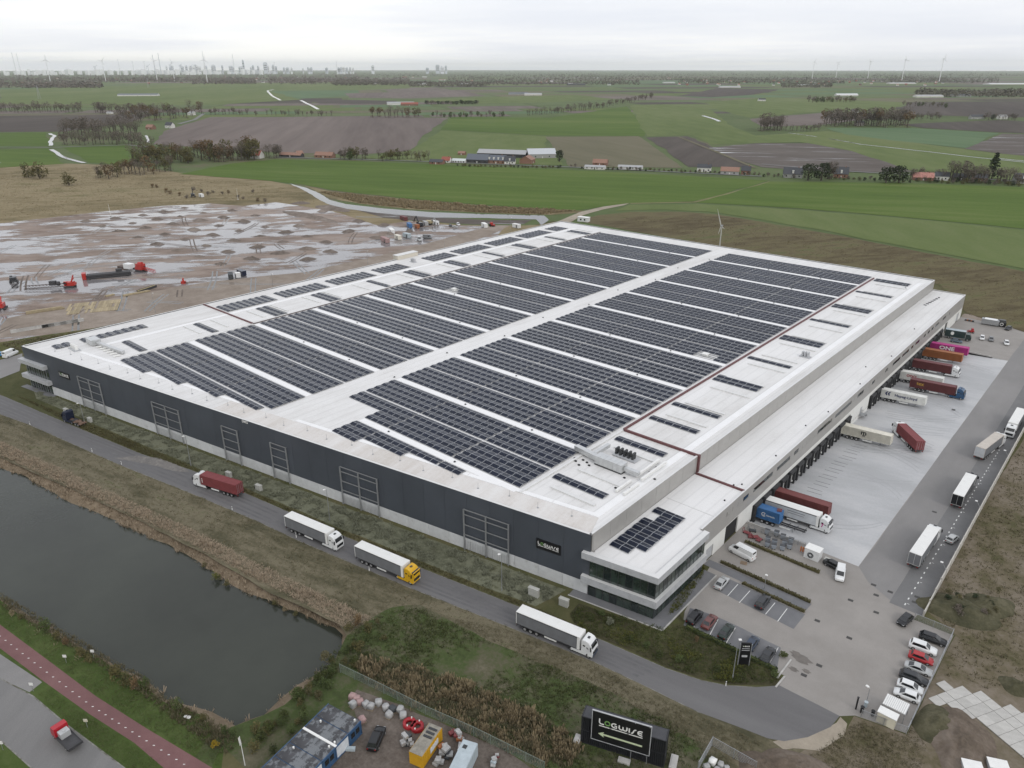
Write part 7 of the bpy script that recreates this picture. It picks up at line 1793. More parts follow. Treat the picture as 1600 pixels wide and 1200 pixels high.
for x, y, h, kd, s in ((62, 279, 24, 'bush', 'wide grey-green bush on the moor'), (45, 277, 20, 'bush', 'bush left of the wide moor bush'), (108, 290, 20, 'bush', 'round lone bush on the moor'), (400, 181, 8, 'round', 'single round tree between the two field rows'), (874, 253, 18, 'dense', 'round dark tree right of the light barn')):
    p = G(x, y); tree((kd, l_olive if kd == 'bush' else (l_bare if y < 200 else l_dark)), p, h * p.length / FPX, s, None, 'bush' if kd == 'bush' else 'tree', 'bush' if kd == 'bush' else 'tree', 1.3 if kd == 'bush' else 1.0, fr)
row('bare tree left of the central farm', 'trees left of the central farm', (530, 248), (575, 248), 6, 17, MIX, 2); row('olive tree beside the central farm track', 'olive trees at the central farm', (590, 250), (672, 250), 12, 15, [('round', l_olive), ('bare', l_bare)], 2)
row('brown tree in the clump in mid distance', 'clump in mid distance', (580, 183), (655, 183), 11, 15, AUT, 1.5); row('low dark tree in the broken row behind the green field', 'broken row behind the green field', (672, 183), (790, 182), 14, 8, MIX, 1.5)
row('bare tree in the long slanting avenue', 'slanting avenue trees', (822, 181), (925, 171), 22, 10, BARE, 1); row('bare tree in the far part of the slanting avenue', 'far slanting avenue trees', (925, 171), (1020, 153), 22, 8, BARE, 1)
row('low tree in the dark hedge in mid distance', 'dark hedge in mid distance', (664, 163), (748, 163), 18, 5.5, [('dense', l_dark), ('round', l_bare)], .6, wide=1.4)
row('tall bare tree in the small right-hand clump', 'small right-hand clump', (1186, 204), (1224, 204), 8, 21, BARE, 1.5); row('bare tree in the low row right of the tall clump', 'low row right of the tall clump', (1226, 205), (1280, 204), 8, 9, BARE, 1)
row('brown tree in the large right-hand wood', 'large right-hand wood', (1286, 195), (1420, 198), 28, 22, BARE + [('round', l_rust)], 3); row('low tree in the far right copse', 'far right copse', (1262, 160), (1338, 159), 14, 8, MIX, 1)
row('small tree in the row beyond the large wood', 'row beyond the large wood', (1408, 165), (1480, 168), 10, 6, MIX, 1); row('tree near the lone farm at the right', 'trees at the lone right farm', (1420, 186), (1470, 186), 8, 8, BARE, 1); row('dark tree by the right-hand farm', 'trees by the right farm', (1535, 187), (1590, 188), 8, 9, DK + BARE, 1)
for x, y, h, s in ((1262, 282, 24, 'left of two big dark trees beside the dark-roofed house'), (1283, 282, 27, 'right of two big dark trees beside the dark-roofed house'), (1384, 286, 24, 'left half of the wide dark evergreen clump'), (1404, 286, 25, 'right half of the wide dark evergreen clump')):
    p = G(x, y); tree(('dense', l_dark), p, h * p.length / FPX, s, None, 'evergreen_tree', 'tree', 1.25, fr)
p = G(1549, 280); tree(('fir', l_dark), p, 34 * p.length / FPX, 'tall pointed fir at the right end of the house row', None, 'fir_tree', 'tree', 1.3, fr)
row('bare tree behind the houses at the right', 'bare trees behind the right houses', (1480, 282), (1545, 284), 10, 24, BARE, 3); row('bare tree right of the fir', 'bare trees right of the fir', (1555, 284), (1590, 286), 5, 20, BARE, 3); row('bare tree by the red-roofed house', 'bare trees by the red roof', (1418, 280), (1475, 280), 8, 14, BARE, 2); row('bare tree right of the dark evergreens', 'bare trees by the evergreens', (1290, 280), (1300, 280), 3, 24, BARE, 1)
row('garden shrub in the hedge along the village lane', 'hedge shrubs along the village lane', (890, 262), (1190, 274), 34, 5.5, [('bush', l_dark), ('bush', l_olive), ('bush', l_bare)], 1, 'shrub', 1.3); row('garden shrub in the hedge of the right houses', 'hedge shrubs at the right houses', (1190, 276), (1440, 285), 26, 6, [('bush', l_dark), ('bush', l_olive), ('bush', l_bare)], 1.5, 'shrub', 1.3); row('garden shrub in front of the central farm', 'hedge shrubs at the central farm', (712, 260), (880, 263), 22, 5, [('bush', l_dark), ('bush', l_olive)], .8, 'shrub', 1.4); row('shrub at the right end of the lane', 'hedge shrubs at the lane end', (1440, 284), (1600, 290), 18, 8, [('bush', l_dark), ('bush', l_olive), ('bush', l_bare)], 1.5, 'shrub', 1.2)
row('bare tree by the red-white farmhouse', 'trees by the red-white farmhouse', (410, 246), (440, 246), 5, 18, BARE, 1.5); row('small tree at the lane left of the farm', 'small trees at the left lane', (535, 244), (560, 246), 3, 14, MIX, 1)
row('shrub on the canal bank', 'shrubs on the moor', (230, 300), (420, 308), 14, 6, [('bush', l_rust), ('bush', l_bare)], 8, 'shrub', 1.5)
# ---- houses and barns
w_white = mat('house_white', (.62, .61, .58), .8, var=.08); w_brick = mat('house_brick', (.22, .12, .085), .9, var=.2, scale=1.5); w_grey = mat('house_grey', (.30, .30, .29), .85, var=.1); r_dark = mat('roof_slate', (.045, .048, .055), .6, var=.15); r_red = mat('roof_red', (.27, .085, .06), .8, var=.18); r_rust = mat('roof_rust', (.26, .15, .11), .8, var=.2); r_grey = mat('roof_grey_sheet', (.34, .345, .35), .5, var=.1); r_blue = mat('roof_bluegrey', (.10, .115, .14), .5, var=.12); w_dark = mat('barn_dark', (.045, .045, .05), .8, var=.2)
def house(label, px, L, W, h, rh, wm, rm, rz, cat='house', nw=3, chim=True, group=None, dorm=0, name='house'):
    t = thing(name, label, cat, G(*px), rz, group)
    MB().bx(-L / 2, L / 2, -W / 2, W / 2, -.2, h).prism_y([(-.001, 0), (0, .001), (0, 0.002)], 0, .001).obj('wall', wm, t) if False else MB().bx(-L / 2, L / 2, -W / 2, W / 2, -.2, h).obj('wall', wm, t)
    b = MB(); o = .4                              # gable roof along x with gable ends
    b.add([(-L / 2, -W / 2, h), (-L / 2, W / 2, h), (-L / 2, 0, h + rh), (L / 2, -W / 2, h), (L / 2, W / 2, h), (L / 2, 0, h + rh)], [(0, 2, 1)]); b.obj('gable', wm, t)
    b = MB(); b.add([(L / 2, -W / 2, h), (L / 2, W / 2, h), (L / 2, 0, h + rh)], [(0, 1, 2)]); b.obj('gable', wm, t)
    b = MB(); e = .15
    for s in (-1, 1):
        y0 = s * (W / 2 + o); z0 = h - o * rh / (W / 2)
        vs = [(-L / 2 - o, y0, z0), (L / 2 + o, y0, z0), (L / 2 + o, 0, h + rh), (-L / 2 - o, 0, h + rh)]; vs += [(x, y, z + e) for x, y, z in vs]
        f = [(0, 1, 2, 3), (7, 6, 5, 4), (0, 4, 5, 1), (1, 5, 6, 2), (3, 2, 6, 7), (0, 3, 7, 4)]; b.add(vs, f if s > 0 else [q[::-1] for q in f])
    ro = b.obj('roof', rm, t)
    if chim: MB().bx(L * .25, L * .25 + .8, -.4, .4, h + rh * .5, h + rh + 1.0).obj('chimney', w_brick, ro)
    for k in range(nw):
        x = -L / 2 + (k + .5) * L / nw
        for s in (-1,):
            MB().bx(x - .6, x + .6, s * W / 2 - .05, s * W / 2 + .05, h * .3, h * .3 + 1.4).obj('window', m_wglass, t)
    MB().bx(-.5, .5, -W / 2 - .06, -W / 2, 0, 2.1).obj('door', w_white if wm is not w_white else w_dark, t)
    for k in range(dorm):
        x = -L / 2 + (k + .5) * L / dorm; MB().bx(x - .8, x + .8, -W / 2 + .4, -W / 4, h + .3, h + rh * .55).bx(x - 1, x + 1, -W / 2 + .2, -W / 4, h + rh * .55, h + rh * .55 + .15).obj('dormer', w_white, ro)
    return t
RZ = along((700, 258), (900, 266))
house('long dark blue-roofed barn in the central farm', (748, 254), 26, 12, 4, 5.5, w_dark, r_blue, RZ, 'barn', 4, False, name='barn'); house('dark-roofed farmhouse with a row of white dormers', (777, 255), 22, 10, 4, 5, w_brick, r_blue, RZ, nw=4, dorm=4); house('small farmhouse with bright gable right of the dormer house', (797, 256), 12, 9, 3.5, 5, w_white, r_dark, RZ + .2, nw=2, dorm=1)
house('brick barn with white gable windows in the central farm', (824, 255), 16, 14, 4.5, 4, w_brick, r_rust, RZ + R(90), 'barn', 2, False, name='barn'); house('long low barn with pale grey roof behind the central farm', (786, 245), 62, 16, 4.5, 4, w_dark, r_grey, RZ, 'barn', 6, False, name='barn'); house('light grey arched barn at the right of the central farm', (845, 246), 34, 20, 5, 5.5, w_grey, mat('roof_pale', (.46, .48, .50), .4, var=.06), RZ + R(28), 'barn', 2, False, name='barn')
house('low brick shed left of the central farm', (683, 256), 16, 8, 2.6, 2.5, w_brick, r_dark, RZ, 'shed', 2, False, name='shed'); house('red-roofed cottage left of the central farm', (698, 254), 10, 8, 3, 3.5, w_white, r_red, RZ, nw=2); house('long pale greenhouse beside the cottage', (718, 254), 16, 7, 2.4, 2, w_white, mat('glasshouse', (.52, .56, .55), .25, var=.08), RZ, 'greenhouse', 5, False, name='greenhouse'); house('rusty little shed behind the cottage', (722, 242), 9, 6, 2.4, 2, w_brick, r_rust, RZ, 'shed', 1, False, name='shed')
house('red-roofed barn alone right of the central farm', (938, 258), 16, 9, 3, 3.5, w_brick, r_rust, RZ, 'barn', 2, False, name='barn'); house('white house with solar roof on the village lane', (1100, 268), 14, 9, 4.5, 3, w_white, r_dark, RZ, nw=3); house('low white bungalow behind the lane hedge', (930, 264), 22, 8, 2.5, 1.5, w_white, r_grey, RZ, 'bungalow', 4, False); house('long low pale roof along the lane hedge', (985, 264), 26, 8, 2.5, 1.5, w_white, r_grey, RZ, 'bungalow', 4, False)
house('wide slate-roofed house left of two big dark trees', (1238, 277), 18, 12, 4, 5.5, w_grey, r_dark, RZ, nw=3, dorm=1); house('slate-roofed house with a white dormer between dark trees', (1313, 277), 13, 11, 4, 6, w_brick, r_dark, RZ, nw=2, dorm=1); house('red-and-white striped roof house in the right row', (1441, 281), 18, 11, 3, 4, w_brick, mat('roof_pink_red', (.36, .17, .14), .8, var=.35, scale=.6), RZ, nw=3); house('pale blue-grey house right of the red roof', (1470, 281), 12, 9, 4, 3.5, w_white, r_dark, RZ, nw=2); house('dark shed right of the pale house', (1500, 281), 14, 9, 3, 3, w_dark, r_dark, RZ, 'shed', 2, False, name='shed'); house('slate-roofed house cut by the right edge', (1596, 286), 14, 10, 4, 5, w_grey, r_dark, RZ, nw=2, dorm=1); house('dark low house behind bare trees at the right', (1530, 282), 12, 8, 3, 3.5, w_brick, r_dark, RZ, nw=2); house('tall narrow house in the lane gap', (1165, 272), 9, 8, 4, 4, w_brick, r_dark, RZ, nw=2); house('grey barn in the lane gap', (1140, 272), 18, 10, 3.5, 3.5, w_grey, r_rust, RZ, 'barn', 2, False, name='barn')
house('red-roofed white farmhouse beside the left wood', (402, 247), 14, 10, 4, 5, w_white, r_red, RZ, nw=2, dorm=1); house('white outbuilding of the left farm', (391, 243), 9, 8, 4, 3, w_white, r_grey, RZ, nw=1, chim=False); house('low dark barn along the left lane', (456, 245), 30, 8, 2.6, 2.6, w_dark, r_rust, RZ, 'barn', 4, False, name='barn'); house('white-gabled shed at the left lane', (468, 244), 8, 7, 3, 3.5, w_white, r_rust, RZ + R(60), 'shed', 1, False, name='shed'); house('low brick house at the left lane end', (508, 246), 24, 9, 3, 3.5, w_brick, r_rust, RZ, nw=4)
house('white farmhouse beyond the copse', (266, 200), 14, 10, 5, 5, w_white, r_dark, RZ, nw=2); house('pinkish farmhouse left of the white one beyond the copse', (236, 202), 14, 10, 4, 4, w_brick, r_rust, RZ, nw=2); house('pale house at the end of the winding lane', (300, 180), 16, 10, 5, 4, w_white, r_grey, RZ, nw=2); house('small cabin in the left avenue', (172, 178), 14, 8, 3, 2, w_white, r_grey, RZ, nw=2, chim=False)
SH = [(217, 150, 150, r_blue, w_white, 'long bluish cowshed on the far left pasture'), (1322, 150, 90, mat('shed_white_roof', (.62, .63, .64), .5), w_white, 'bright white shed at the far right'), (810, 148, 80, r_blue, w_grey, 'grey-blue shed left of its pair behind the avenue'), (833, 149, 70, r_grey, w_white, 'pale shed right of its pair behind the avenue'), (626, 164, 80, r_grey, w_white, 'pale long shed in the far farm'), (640, 165, 50, r_red, w_brick, 'red-roofed barn in the far farm'), (900, 133, 120, r_dark, w_dark, 'dark long shed far behind the avenue'), (1045, 130, 90, r_grey, w_white, 'pale shed at the far centre right'), (1450, 152, 110, r_grey, w_white, 'pale row shed at the far right farm'), (1500, 151, 80, r_dark, w_grey, 'slate shed at the far right farm'), (1140, 137, 120, r_grey, w_white, 'long pale shed before the far village'), (1262, 134, 140, r_grey, w_white, 'pale works hall before the far village'), (1408, 131, 200, r_grey, w_white, 'pale works hall right of the far village'), (1335, 176, 16, r_dark, w_white, 'white house peeping out of the large wood'), (1342, 196, 14, r_dark, w_white, 'white cottage under the large wood'), (1525, 186, 30, r_dark, w_grey, 'grey farmhouse alone at the far right'), (1565, 186, 18, r_grey, w_white, 'pale gabled house alone at the far right'), (1190, 158, 24, r_dark, w_white, 'small farm among trees at the right'), (1575, 132, 320, mat('glasshouse_far', (.55, .57, .58), .3), w_white, 'very long far greenhouse at the right horizon')]
for x, y, L, rm, wm, s in SH:
    house(s, (x, y), L, max(10, L * .22), 5, 4, wm, rm, R(YAW) + R(8), 'shed', 3, False, name='shed')
vr = random.Random(8)
for k in range(56):                              # village on the horizon
    x, y = vr.uniform(1060, 1475), vr.uniform(125, 134)
    house('far village house with a pale wall', (x, y), 14, 11, 6, 5, vr.choice([w_white, w_white, w_brick]), vr.choice([r_red, r_dark, r_rust]), R(YAW) + vr.uniform(-.6, .6), 'house', 1, False, 'houses of the far village')
for k in range(30):
    x, y = vr.uniform(0, 560), vr.uniform(121, 132)
    house('far house among the left-hand woods', (x, y), 18, 12, 7, 5, vr.choice([w_white, w_white, w_brick]), vr.choice([r_red, r_dark, r_rust]), R(YAW) + vr.uniform(-.6, .6), 'house', 1, False, 'far houses among the left woods')
for k in range(22):
    x, y = vr.uniform(560, 1050), vr.uniform(119, 134)
    house('far farm building on the centre horizon', (x, y), vr.choice([20, 30, 60]), 14, 7, 5, vr.choice([w_white, w_white, w_brick]), vr.choice([r_grey, r_dark, r_rust]), R(YAW) + vr.uniform(-.6, .6), 'house', 1, False, 'far farm buildings')
# ---- far woods: masses of tree crowns, nobody could count them
def wood(name, label, areas, n, h0, h1, lm, seed):
    rng = random.Random(seed); b = MB()
    for (x0, x1, y0, y1), w in areas:
        for _ in range(int(n * w)):
            y = y0 + (y1 - y0) * rng.random(); x = rng.uniform(x0, x1); p = G(x, y); h = rng.uniform(h0, h1) * (.6 + .7 * abs(noise.noise(Vector((p.x * .004, p.y * .004, seed)))) * 1.6)
            r = h * rng.uniform(.32, .5)
            for k in range(9):
                a = rng.uniform(0, 6.28); z = h * rng.uniform(.1, .95); q = r * rng.uniform(.2, 1.1); s = r * rng.uniform(.4, .75); c = Vector((p.x + math.cos(a) * q, p.y + math.sin(a) * q, z))
                u = Vector((rng.uniform(-1, 1), rng.uniform(-1, 1), rng.uniform(-.3, .3))).normalized() * s; v = u.cross(Vector((rng.uniform(-.5, .5), rng.uniform(-.5, .5), rng.uniform(-1, 1)))).normalized() * s * .8
                b.add([c - u - v * .4, c + u * .3 - v, c + u + v * .3, c - u * .2 + v], [(0, 1, 2, 3)])
            b.add([(p.x - h * .03, p.y, 0), (p.x + h * .03, p.y, 0), (p.x + h * .02, p.y, h * .6), (p.x - h * .02, p.y, h * .6)], [(0, 1, 2, 3)])
    return b.obj(name, lm, None, label=label, cat='woodland', kind='stuff')
wood('far_woodland', 'dark band of far woods on the left horizon', [((-60, 160, 122, 138), .2), ((-60, 560, 115, 127), .5), ((40, 150, 130, 138), .06), ((160, 300, 124, 129), .06), ((300, 400, 124, 132), .07), ((420, 640, 122, 132), .12)], 7500, 12, 24, l_bare, 1)
wood('far_woodland', 'patchy far woods along the centre horizon', [((540, 1060, 114, 120), .36), ((520, 640, 126, 134), .14), ((640, 760, 128, 136), .12), ((760, 1000, 126, 133), .14), ((700, 1060, 120, 126), .2)], 6000, 10, 20, leafmat('far_brown_leaves', (.06, .055, .04), (.14, .125, .085)), 2)
wood('far_woodland', 'far woods along the right horizon', [((1040, 1660, 113, 119), .36), ((1060, 1320, 121, 131), .26), ((1320, 1480, 118, 128), .1), ((1430, 1600, 142, 152), .10), ((1390, 1560, 121, 130), .12), ((1220, 1300, 131, 137), .06)], 6500, 10, 20, leafmat('far_mixed_leaves', (.055, .055, .04), (.13, .12, .08)), 3)
wood('far_woodland', 'thin band of woods at the very horizon', [((-60, 1660, 110.3, 113.5), 1.0)], 4200, 14, 30, l_bare, 4)
# ---- wind turbines
m_turb = mat('turbine_white', (.80, .81, .83), .5, var=.02)
def turbine(label, px, hub_y, d, rot, group):
    """px column; d metres away"""
    q = G(px, 115); q.z = 0; p = q.normalized() * d; z = CAM_H + (107 - hub_y) * d / FPX; s = z / 100.0
    t = thing('wind_turbine', label, 'wind turbine', p, R(YAW) + R(20), group)
    MB().cyl((0, 0, 0), (0, 0, z), 1.7 * s, 1.0 * s, n=8).obj('tower', m_turb, t); MB().bx(-1.8 * s, 1.8 * s, -5 * s, 5 * s, z - 1.5 * s, z + 2.5 * s).obj('nacelle', m_turb, t)
    for k in range(3):
        a = rot + k * 2 * math.pi / 3; d_ = Vector((math.sin(a), 0, math.cos(a))); c = Vector((0, -5.5 * s, z)); sd = d_.cross(Vector((0, 1, 0))); rings = []
        for f, w in ((0, 1.1), (.2, 2.0), (1, .4)): pp = c + d_ * f * 24 * s; rings.append([pp - sd * w * s, pp + Vector((0, -.5 * s, 0)), pp + sd * w * s, pp + Vector((0, .5 * s, 0))])
        MB().loft(rings, 0, False).obj('blade', m_turb, t)
for k, (x, hy, d, s) in enumerate(((1270, 99, 8200, 'leftmost'), (1307, 100, 8600, 'second'), (1357, 99, 8200, 'middle'), (1411, 97, 7600, 'fourth'), (1470, 96, 7200, 'rightmost'))): turbine('%s of the five wind turbines on the right horizon' % s, x, hy, d, .2 + k * .5, 'wind turbines on the right horizon')
for k, (x, hy, d, s) in enumerate(((76, 97, 7200, 'farthest left'), (163, 98, 7200, 'left of the refinery stacks'), (244, 98, 7000, 'by the refinery crane'), (271, 99, 7400, 'right of the refinery crane'), (322, 96, 6800, 'before the city blocks'))): turbine('tall wind turbine on the left horizon, ' + s, x, hy, d, .1 + k * .55, 'wind turbines on the left horizon')
# ---- skyline: refinery, port cranes and city towers, one building each
s_cols = [mat('tower_%d' % k, c, .7, var=.06, scale=.02) for k, c in enumerate(((.60, .63, .68), (.68, .70, .74), (.50, .53, .58), (.76, .77, .79)))]; s_white = mat('tank_white', (.78, .79, .80), .5, var=.03, scale=.02)  # tower colours are paled and blued: part of the distance haze is painted in
kr = random.Random(4)
def at_dist(x, d): q = G(x, 115); q.z = 0; return q.normalized() * d
def tower(label, x, top, wpx, d, m, group, steps=1):
    p = at_dist(x, d); w = wpx * d / FPX; z = CAM_H + (107 - top) * d / FPX
    t = thing('tower_block', label, 'building', p, R(YAW) + kr.uniform(-.3, .3), group)
    MB().bx(-w / 2, w / 2, -w / 3, w / 3, 0, z * .94).obj('shaft', m, t); MB().bx(-w * .32, w * .32, -w * .2, w * .2, z * .94, z).obj('crown', m, t)
    for k in range(3): MB().bx(-w * .42, w * .42, -w / 3 - 1.5, -w / 3, z * (.35 + .18 * k), z * (.40 + .18 * k)).obj('window_band', m_glass, t)
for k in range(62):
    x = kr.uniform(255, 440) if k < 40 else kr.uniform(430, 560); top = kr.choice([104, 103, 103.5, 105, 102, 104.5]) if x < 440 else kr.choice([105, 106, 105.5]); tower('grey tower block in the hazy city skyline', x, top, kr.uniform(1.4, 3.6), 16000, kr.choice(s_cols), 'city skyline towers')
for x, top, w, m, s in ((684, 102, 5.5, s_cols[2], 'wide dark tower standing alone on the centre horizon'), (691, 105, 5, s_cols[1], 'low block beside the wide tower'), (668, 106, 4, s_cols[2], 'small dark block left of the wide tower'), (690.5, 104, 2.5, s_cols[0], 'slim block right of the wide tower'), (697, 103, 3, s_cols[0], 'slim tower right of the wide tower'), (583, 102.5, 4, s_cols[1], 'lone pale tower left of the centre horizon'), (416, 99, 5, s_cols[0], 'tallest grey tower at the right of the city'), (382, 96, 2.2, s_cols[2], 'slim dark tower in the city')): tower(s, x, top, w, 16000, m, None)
for k in range(90):                              # storage tanks and white halls of the refinery
    x = kr.uniform(-20, 300) if k < 66 else kr.uniform(300, 430); d = kr.uniform(14500, 16500); p = at_dist(x, d); h = CAM_H + (107 - kr.uniform(107.5, 111.0)) * d / FPX
    t = thing('storage_tank', 'white storage tank in the refinery on the left horizon', 'tank', p, 0, 'white refinery tanks'); r = kr.uniform(16, 40)
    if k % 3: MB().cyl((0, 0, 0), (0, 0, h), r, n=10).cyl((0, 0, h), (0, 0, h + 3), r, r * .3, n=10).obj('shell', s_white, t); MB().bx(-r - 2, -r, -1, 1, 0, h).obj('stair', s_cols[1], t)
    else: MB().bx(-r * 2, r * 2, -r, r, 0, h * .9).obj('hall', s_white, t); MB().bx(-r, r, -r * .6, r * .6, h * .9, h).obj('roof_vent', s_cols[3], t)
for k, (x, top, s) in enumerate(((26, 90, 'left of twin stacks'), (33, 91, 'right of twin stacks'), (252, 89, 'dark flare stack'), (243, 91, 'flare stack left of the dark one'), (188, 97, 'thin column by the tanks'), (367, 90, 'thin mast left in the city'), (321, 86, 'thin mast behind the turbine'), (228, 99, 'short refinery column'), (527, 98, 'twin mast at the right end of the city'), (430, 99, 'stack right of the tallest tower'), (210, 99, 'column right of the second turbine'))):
    d = 15000; p = at_dist(x, d); z = CAM_H + (107 - top) * d / FPX; t = thing('chimney_stack', 'tall thin stack on the left horizon: ' + s, 'chimney', p)
    MB().cyl((0, 0, 0), (0, 0, z), 6.5, 4.5, n=8).obj('stack', s_cols[2 if k in (2, 3) else 3], t); MB().cyl((0, 0, z), (0, 0, z + 8), 5.5, n=8).obj('cap', s_cols[2], t)
for k, (x, top) in enumerate(((268, 100), (232, 102), (283, 101), (150, 103), (300, 102))):
    d = 15500; p = at_dist(x, d); z = CAM_H + (107 - top) * d / FPX; t = thing('harbour_crane', 'grey harbour crane on the left horizon, %s' % ['tallest', 'left of the tallest', 'right of the tallest', 'far left', 'nearest the city'][k], 'crane', p, R(YAW) + .3 * k, 'harbour cranes')
    MB().bar((-14, 0, 0), (-10, 0, z * .8), 5).bar((14, 0, 0), (10, 0, z * .8), 5).bx(-12, 12, -5, 5, z * .78, z * .84).obj('portal', s_cols[2], t); MB().bar((0, 0, z * .8), (44, 0, z), 5).bar((0, 0, z * .8), (-20, 0, z * .86), 6).obj('jib', s_cols[2], t)
# tall pylon of the power line
for k, (x, y, h) in enumerate(((232, 137, 50), (62, 155, 45))):
    p = G(x, y); t = thing('pylon', 'faint lattice pylon on the far left pasture, %s' % ['by the long cowshed', 'at the far left'][k], 'pylon', p); b = MB()
    for s in ((-1, -1), (1, -1), (1, 1), (-1, 1)): b.bar((s[0] * 4, s[1] * 4, 0), (s[0] * .6, s[1] * .6, h), .5)
    b.obj('tower', m_steel, t); MB().bar((-9, 0, h * .75), (9, 0, h * .75), .6).bar((-7, 0, h * .9), (7, 0, h * .9), .6).obj('cross_arm', m_steel, t)
# ------------------------------------------------------------------ haze
hz = bpy.data.materials.new('thin_haze'); hz.use_nodes = True; nt = hz.node_tree; nt.nodes.clear()
o_ = nt.nodes.new('ShaderNodeOutputMaterial'); pv = nt.nodes.new('ShaderNodeVolumePrincipled'); pv.inputs['Color'].default_value = (.93, .95, .98, 1); pv.inputs['Density'].default_value = 0.000024; pv.inputs['Anisotropy'].default_value = .0
nt.links.new(pv.outputs[0], o_.inputs['Volume'])
MB().bx(-43000, 43000, -43000, 43000, -3.5, 420).obj('haze', hz, kind='stuff', label='thin pale haze over the flat land', cat='haze')
# ================================================================== near vegetation
l_reed = leafmat('reed_straw', (.21, .165, .115), (.37, .30, .22)); l_tan = leafmat('dead_grass', (.15, .12, .07), (.31, .25, .155)); l_grass = leafmat('rank_grass', (.055, .068, .026), (.12, .135, .055)); l_heath = leafmat('grey_heath', (.085, .09, .06), (.24, .25, .18)); l_weed = leafmat('dull_weeds', (.045, .042, .022), (.14, .125, .06)); l_bed = leafmat('bed_shrubs', (.018, .026, .012), (.085, .10, .03)); l_lime = leafmat('lime_shrubs', (.055, .065, .014), (.15, .15, .04))
l_slope = leafmat('slope_grass', (.075, .07, .038), (.175, .155, .095))
vg = random.Random(77)
def tufts(name, label, pts, lm, h0, h1, blades=6, spread=.25, lean=.35, zf=None, wid=.09, cat='grass'):
    b = MB()
    for x, y in pts:
        z = zf(x, y) if zf else 0.0
        h = vg.uniform(h0, h1) * (.7 + .6 * abs(noise.noise(Vector((x * .12, y * .12, 2.0)))) * 1.5)
        for _ in range(blades):
            a = vg.uniform(0, 6.28); r = vg.uniform(0, spread); px, py = x + math.cos(a) * r, y + math.sin(a) * r
            l_ = vg.uniform(.1, lean) * h; w = wid * vg.uniform(.6, 1.5) * (h / .8 + .3); c, s = math.cos(a + 1.57) * w, math.sin(a + 1.57) * w
            b.v += [(px - c, py - s, z - .03), (px + c, py + s, z - .03), (px + math.cos(a) * l_ + c * .4, py + math.sin(a) * l_ + s * .4, z + h * vg.uniform(.7, 1.0)), (px + math.cos(a) * l_ - c * .6, py + math.sin(a) * l_ - s * .6, z + h * vg.uniform(.6, .95))]
            k = len(b.v); b.f.append([k - 4, k - 3, k - 2, k - 1]); b.m.append(0); b.sm.append(False)
    return b.obj(name, lm, None, kind='stuff', label=label, cat=cat)
# reeds along the far shore of the pond
pts = []
nP = len(pond)
for i in range(nP):
    a, c = pond[i], bank[i]
    near_top = a.y > 36 + (a.x + 230) * .10 and a.x < -101
    for _ in range(22 if near_top else 4):
        f = vg.uniform(-.15, 1.25 if near_top else .9); j = vg.uniform(-1.1, 1.1); t_ = (pond[(i + 1) % nP] - a).normalized()
        p = a.lerp(c, f) + t_ * j; pts.append((p.x, p.y, f))
def bank_z(f): return WATER_Z * max(0.0, 1 - max(0, f)) if f > 0 else WATER_Z
bz = {(round(x, 3), round(y, 3)): bank_z(f) for x, y, f in pts}
tufts('reed_bed', 'straw-coloured reeds along the pond shore', [(x, y) for x, y, f in pts], l_reed, .4, .95, 7, .4, .8, lambda x, y: bz[(round(x, 3), round(y, 3))], .05, 'reeds')
topl = GP([(-60, 690), (0, 712), (100, 757), (200, 802), (300, 850), (400, 905), (480, 945), (545, 985)]); topu = GP([(-60, 680), (0, 690), (100, 735), (200, 782), (300, 828), (400, 880), (500, 928), (580, 968)])
tufts('reed_bed', 'second belt of straw reeds above the pond shore', sample([p for p in topl] + [p for p in topu[::-1]], 6500, vg), l_reed, .12, .34, 6, .4, 2.2, None, .08, 'reeds')
# rough grass on the slope, meadow and waste ground
vpoly = [p for p in RB[:10]] + GP([(760, 1000), (640, 950), (580, 968), (500, 928), (400, 880), (300, 828), (200, 782), (100, 735), (0, 690), (-60, 680)])
tufts('verge_grass', 'dull rough grass on the slope below the front road', sample(vpoly, 5000, vg), l_slope, .10, .32, 5, .35, .9, None, .07)
mpoly = GP([(545, 992), (600, 955), (660, 950), (760, 1002), (880, 1050), (990, 1100), (1080, 1150), (1130, 1210), (900, 1210), (840, 1195), (740, 1148), (660, 1110), (560, 1062), (532, 1048), (480, 1080), (440, 1110)])
mp2 = sample(mpoly, 11000, vg)
def isT(x, y): return noise.noise(Vector((x * .09, y * .09, 7))) + .25 * noise.noise(Vector((x * .5, y * .5, 3)))
tufts('rank_grass', 'green rank grass in the meadow between pond and hoarding', [q for q in mp2 if isT(*q) < -.02 or (isT(*q) < .25 and vg.random() < .3)], l_grass, .15, .45, 5, .3, .7, None, .08)
tan_poly = GP([(560, 1030), (640, 1040), (760, 1085), (860, 1130), (905, 1165), (890, 1200), (840, 1190), (740, 1145), (660, 1108), (570, 1064)])
tufts('dead_grass', 'tall tan dead grass behind the depot fence', [(cx_ + vg.gauss(0, .55), cy_ + vg.gauss(0, .55)) for cx_, cy_ in sample(tan_poly, 120, vg) for _ in range(13)], l_tan, .5, 1.2, 7, .3, .5, None, .06)
tufts('rank_grass', 'mixed brown and green tall weeds behind the depot fence', sample(tan_poly, 2600, vg), l_slope, .3, .8, 6, .35, .6, None, .06)
tufts('verge_grass', 'dull grass between road and hoarding', sample(GP([(700, 965), (795, 985), (930, 1040), (1095, 1120), (1190, 1160), (1130, 1205), (1000, 1110), (880, 1060)]), 2600, vg), l_slope, .1, .3, 5, .35, .9, None, .07)
lawn = GP([(0, 940), (52, 973), (115, 1008), (155, 1030), (225, 1068), (255, 1098), (330, 1130), (345, 1200), (297, 1176), (227, 1134), (150, 1085), (70, 1025), (0, 973)])
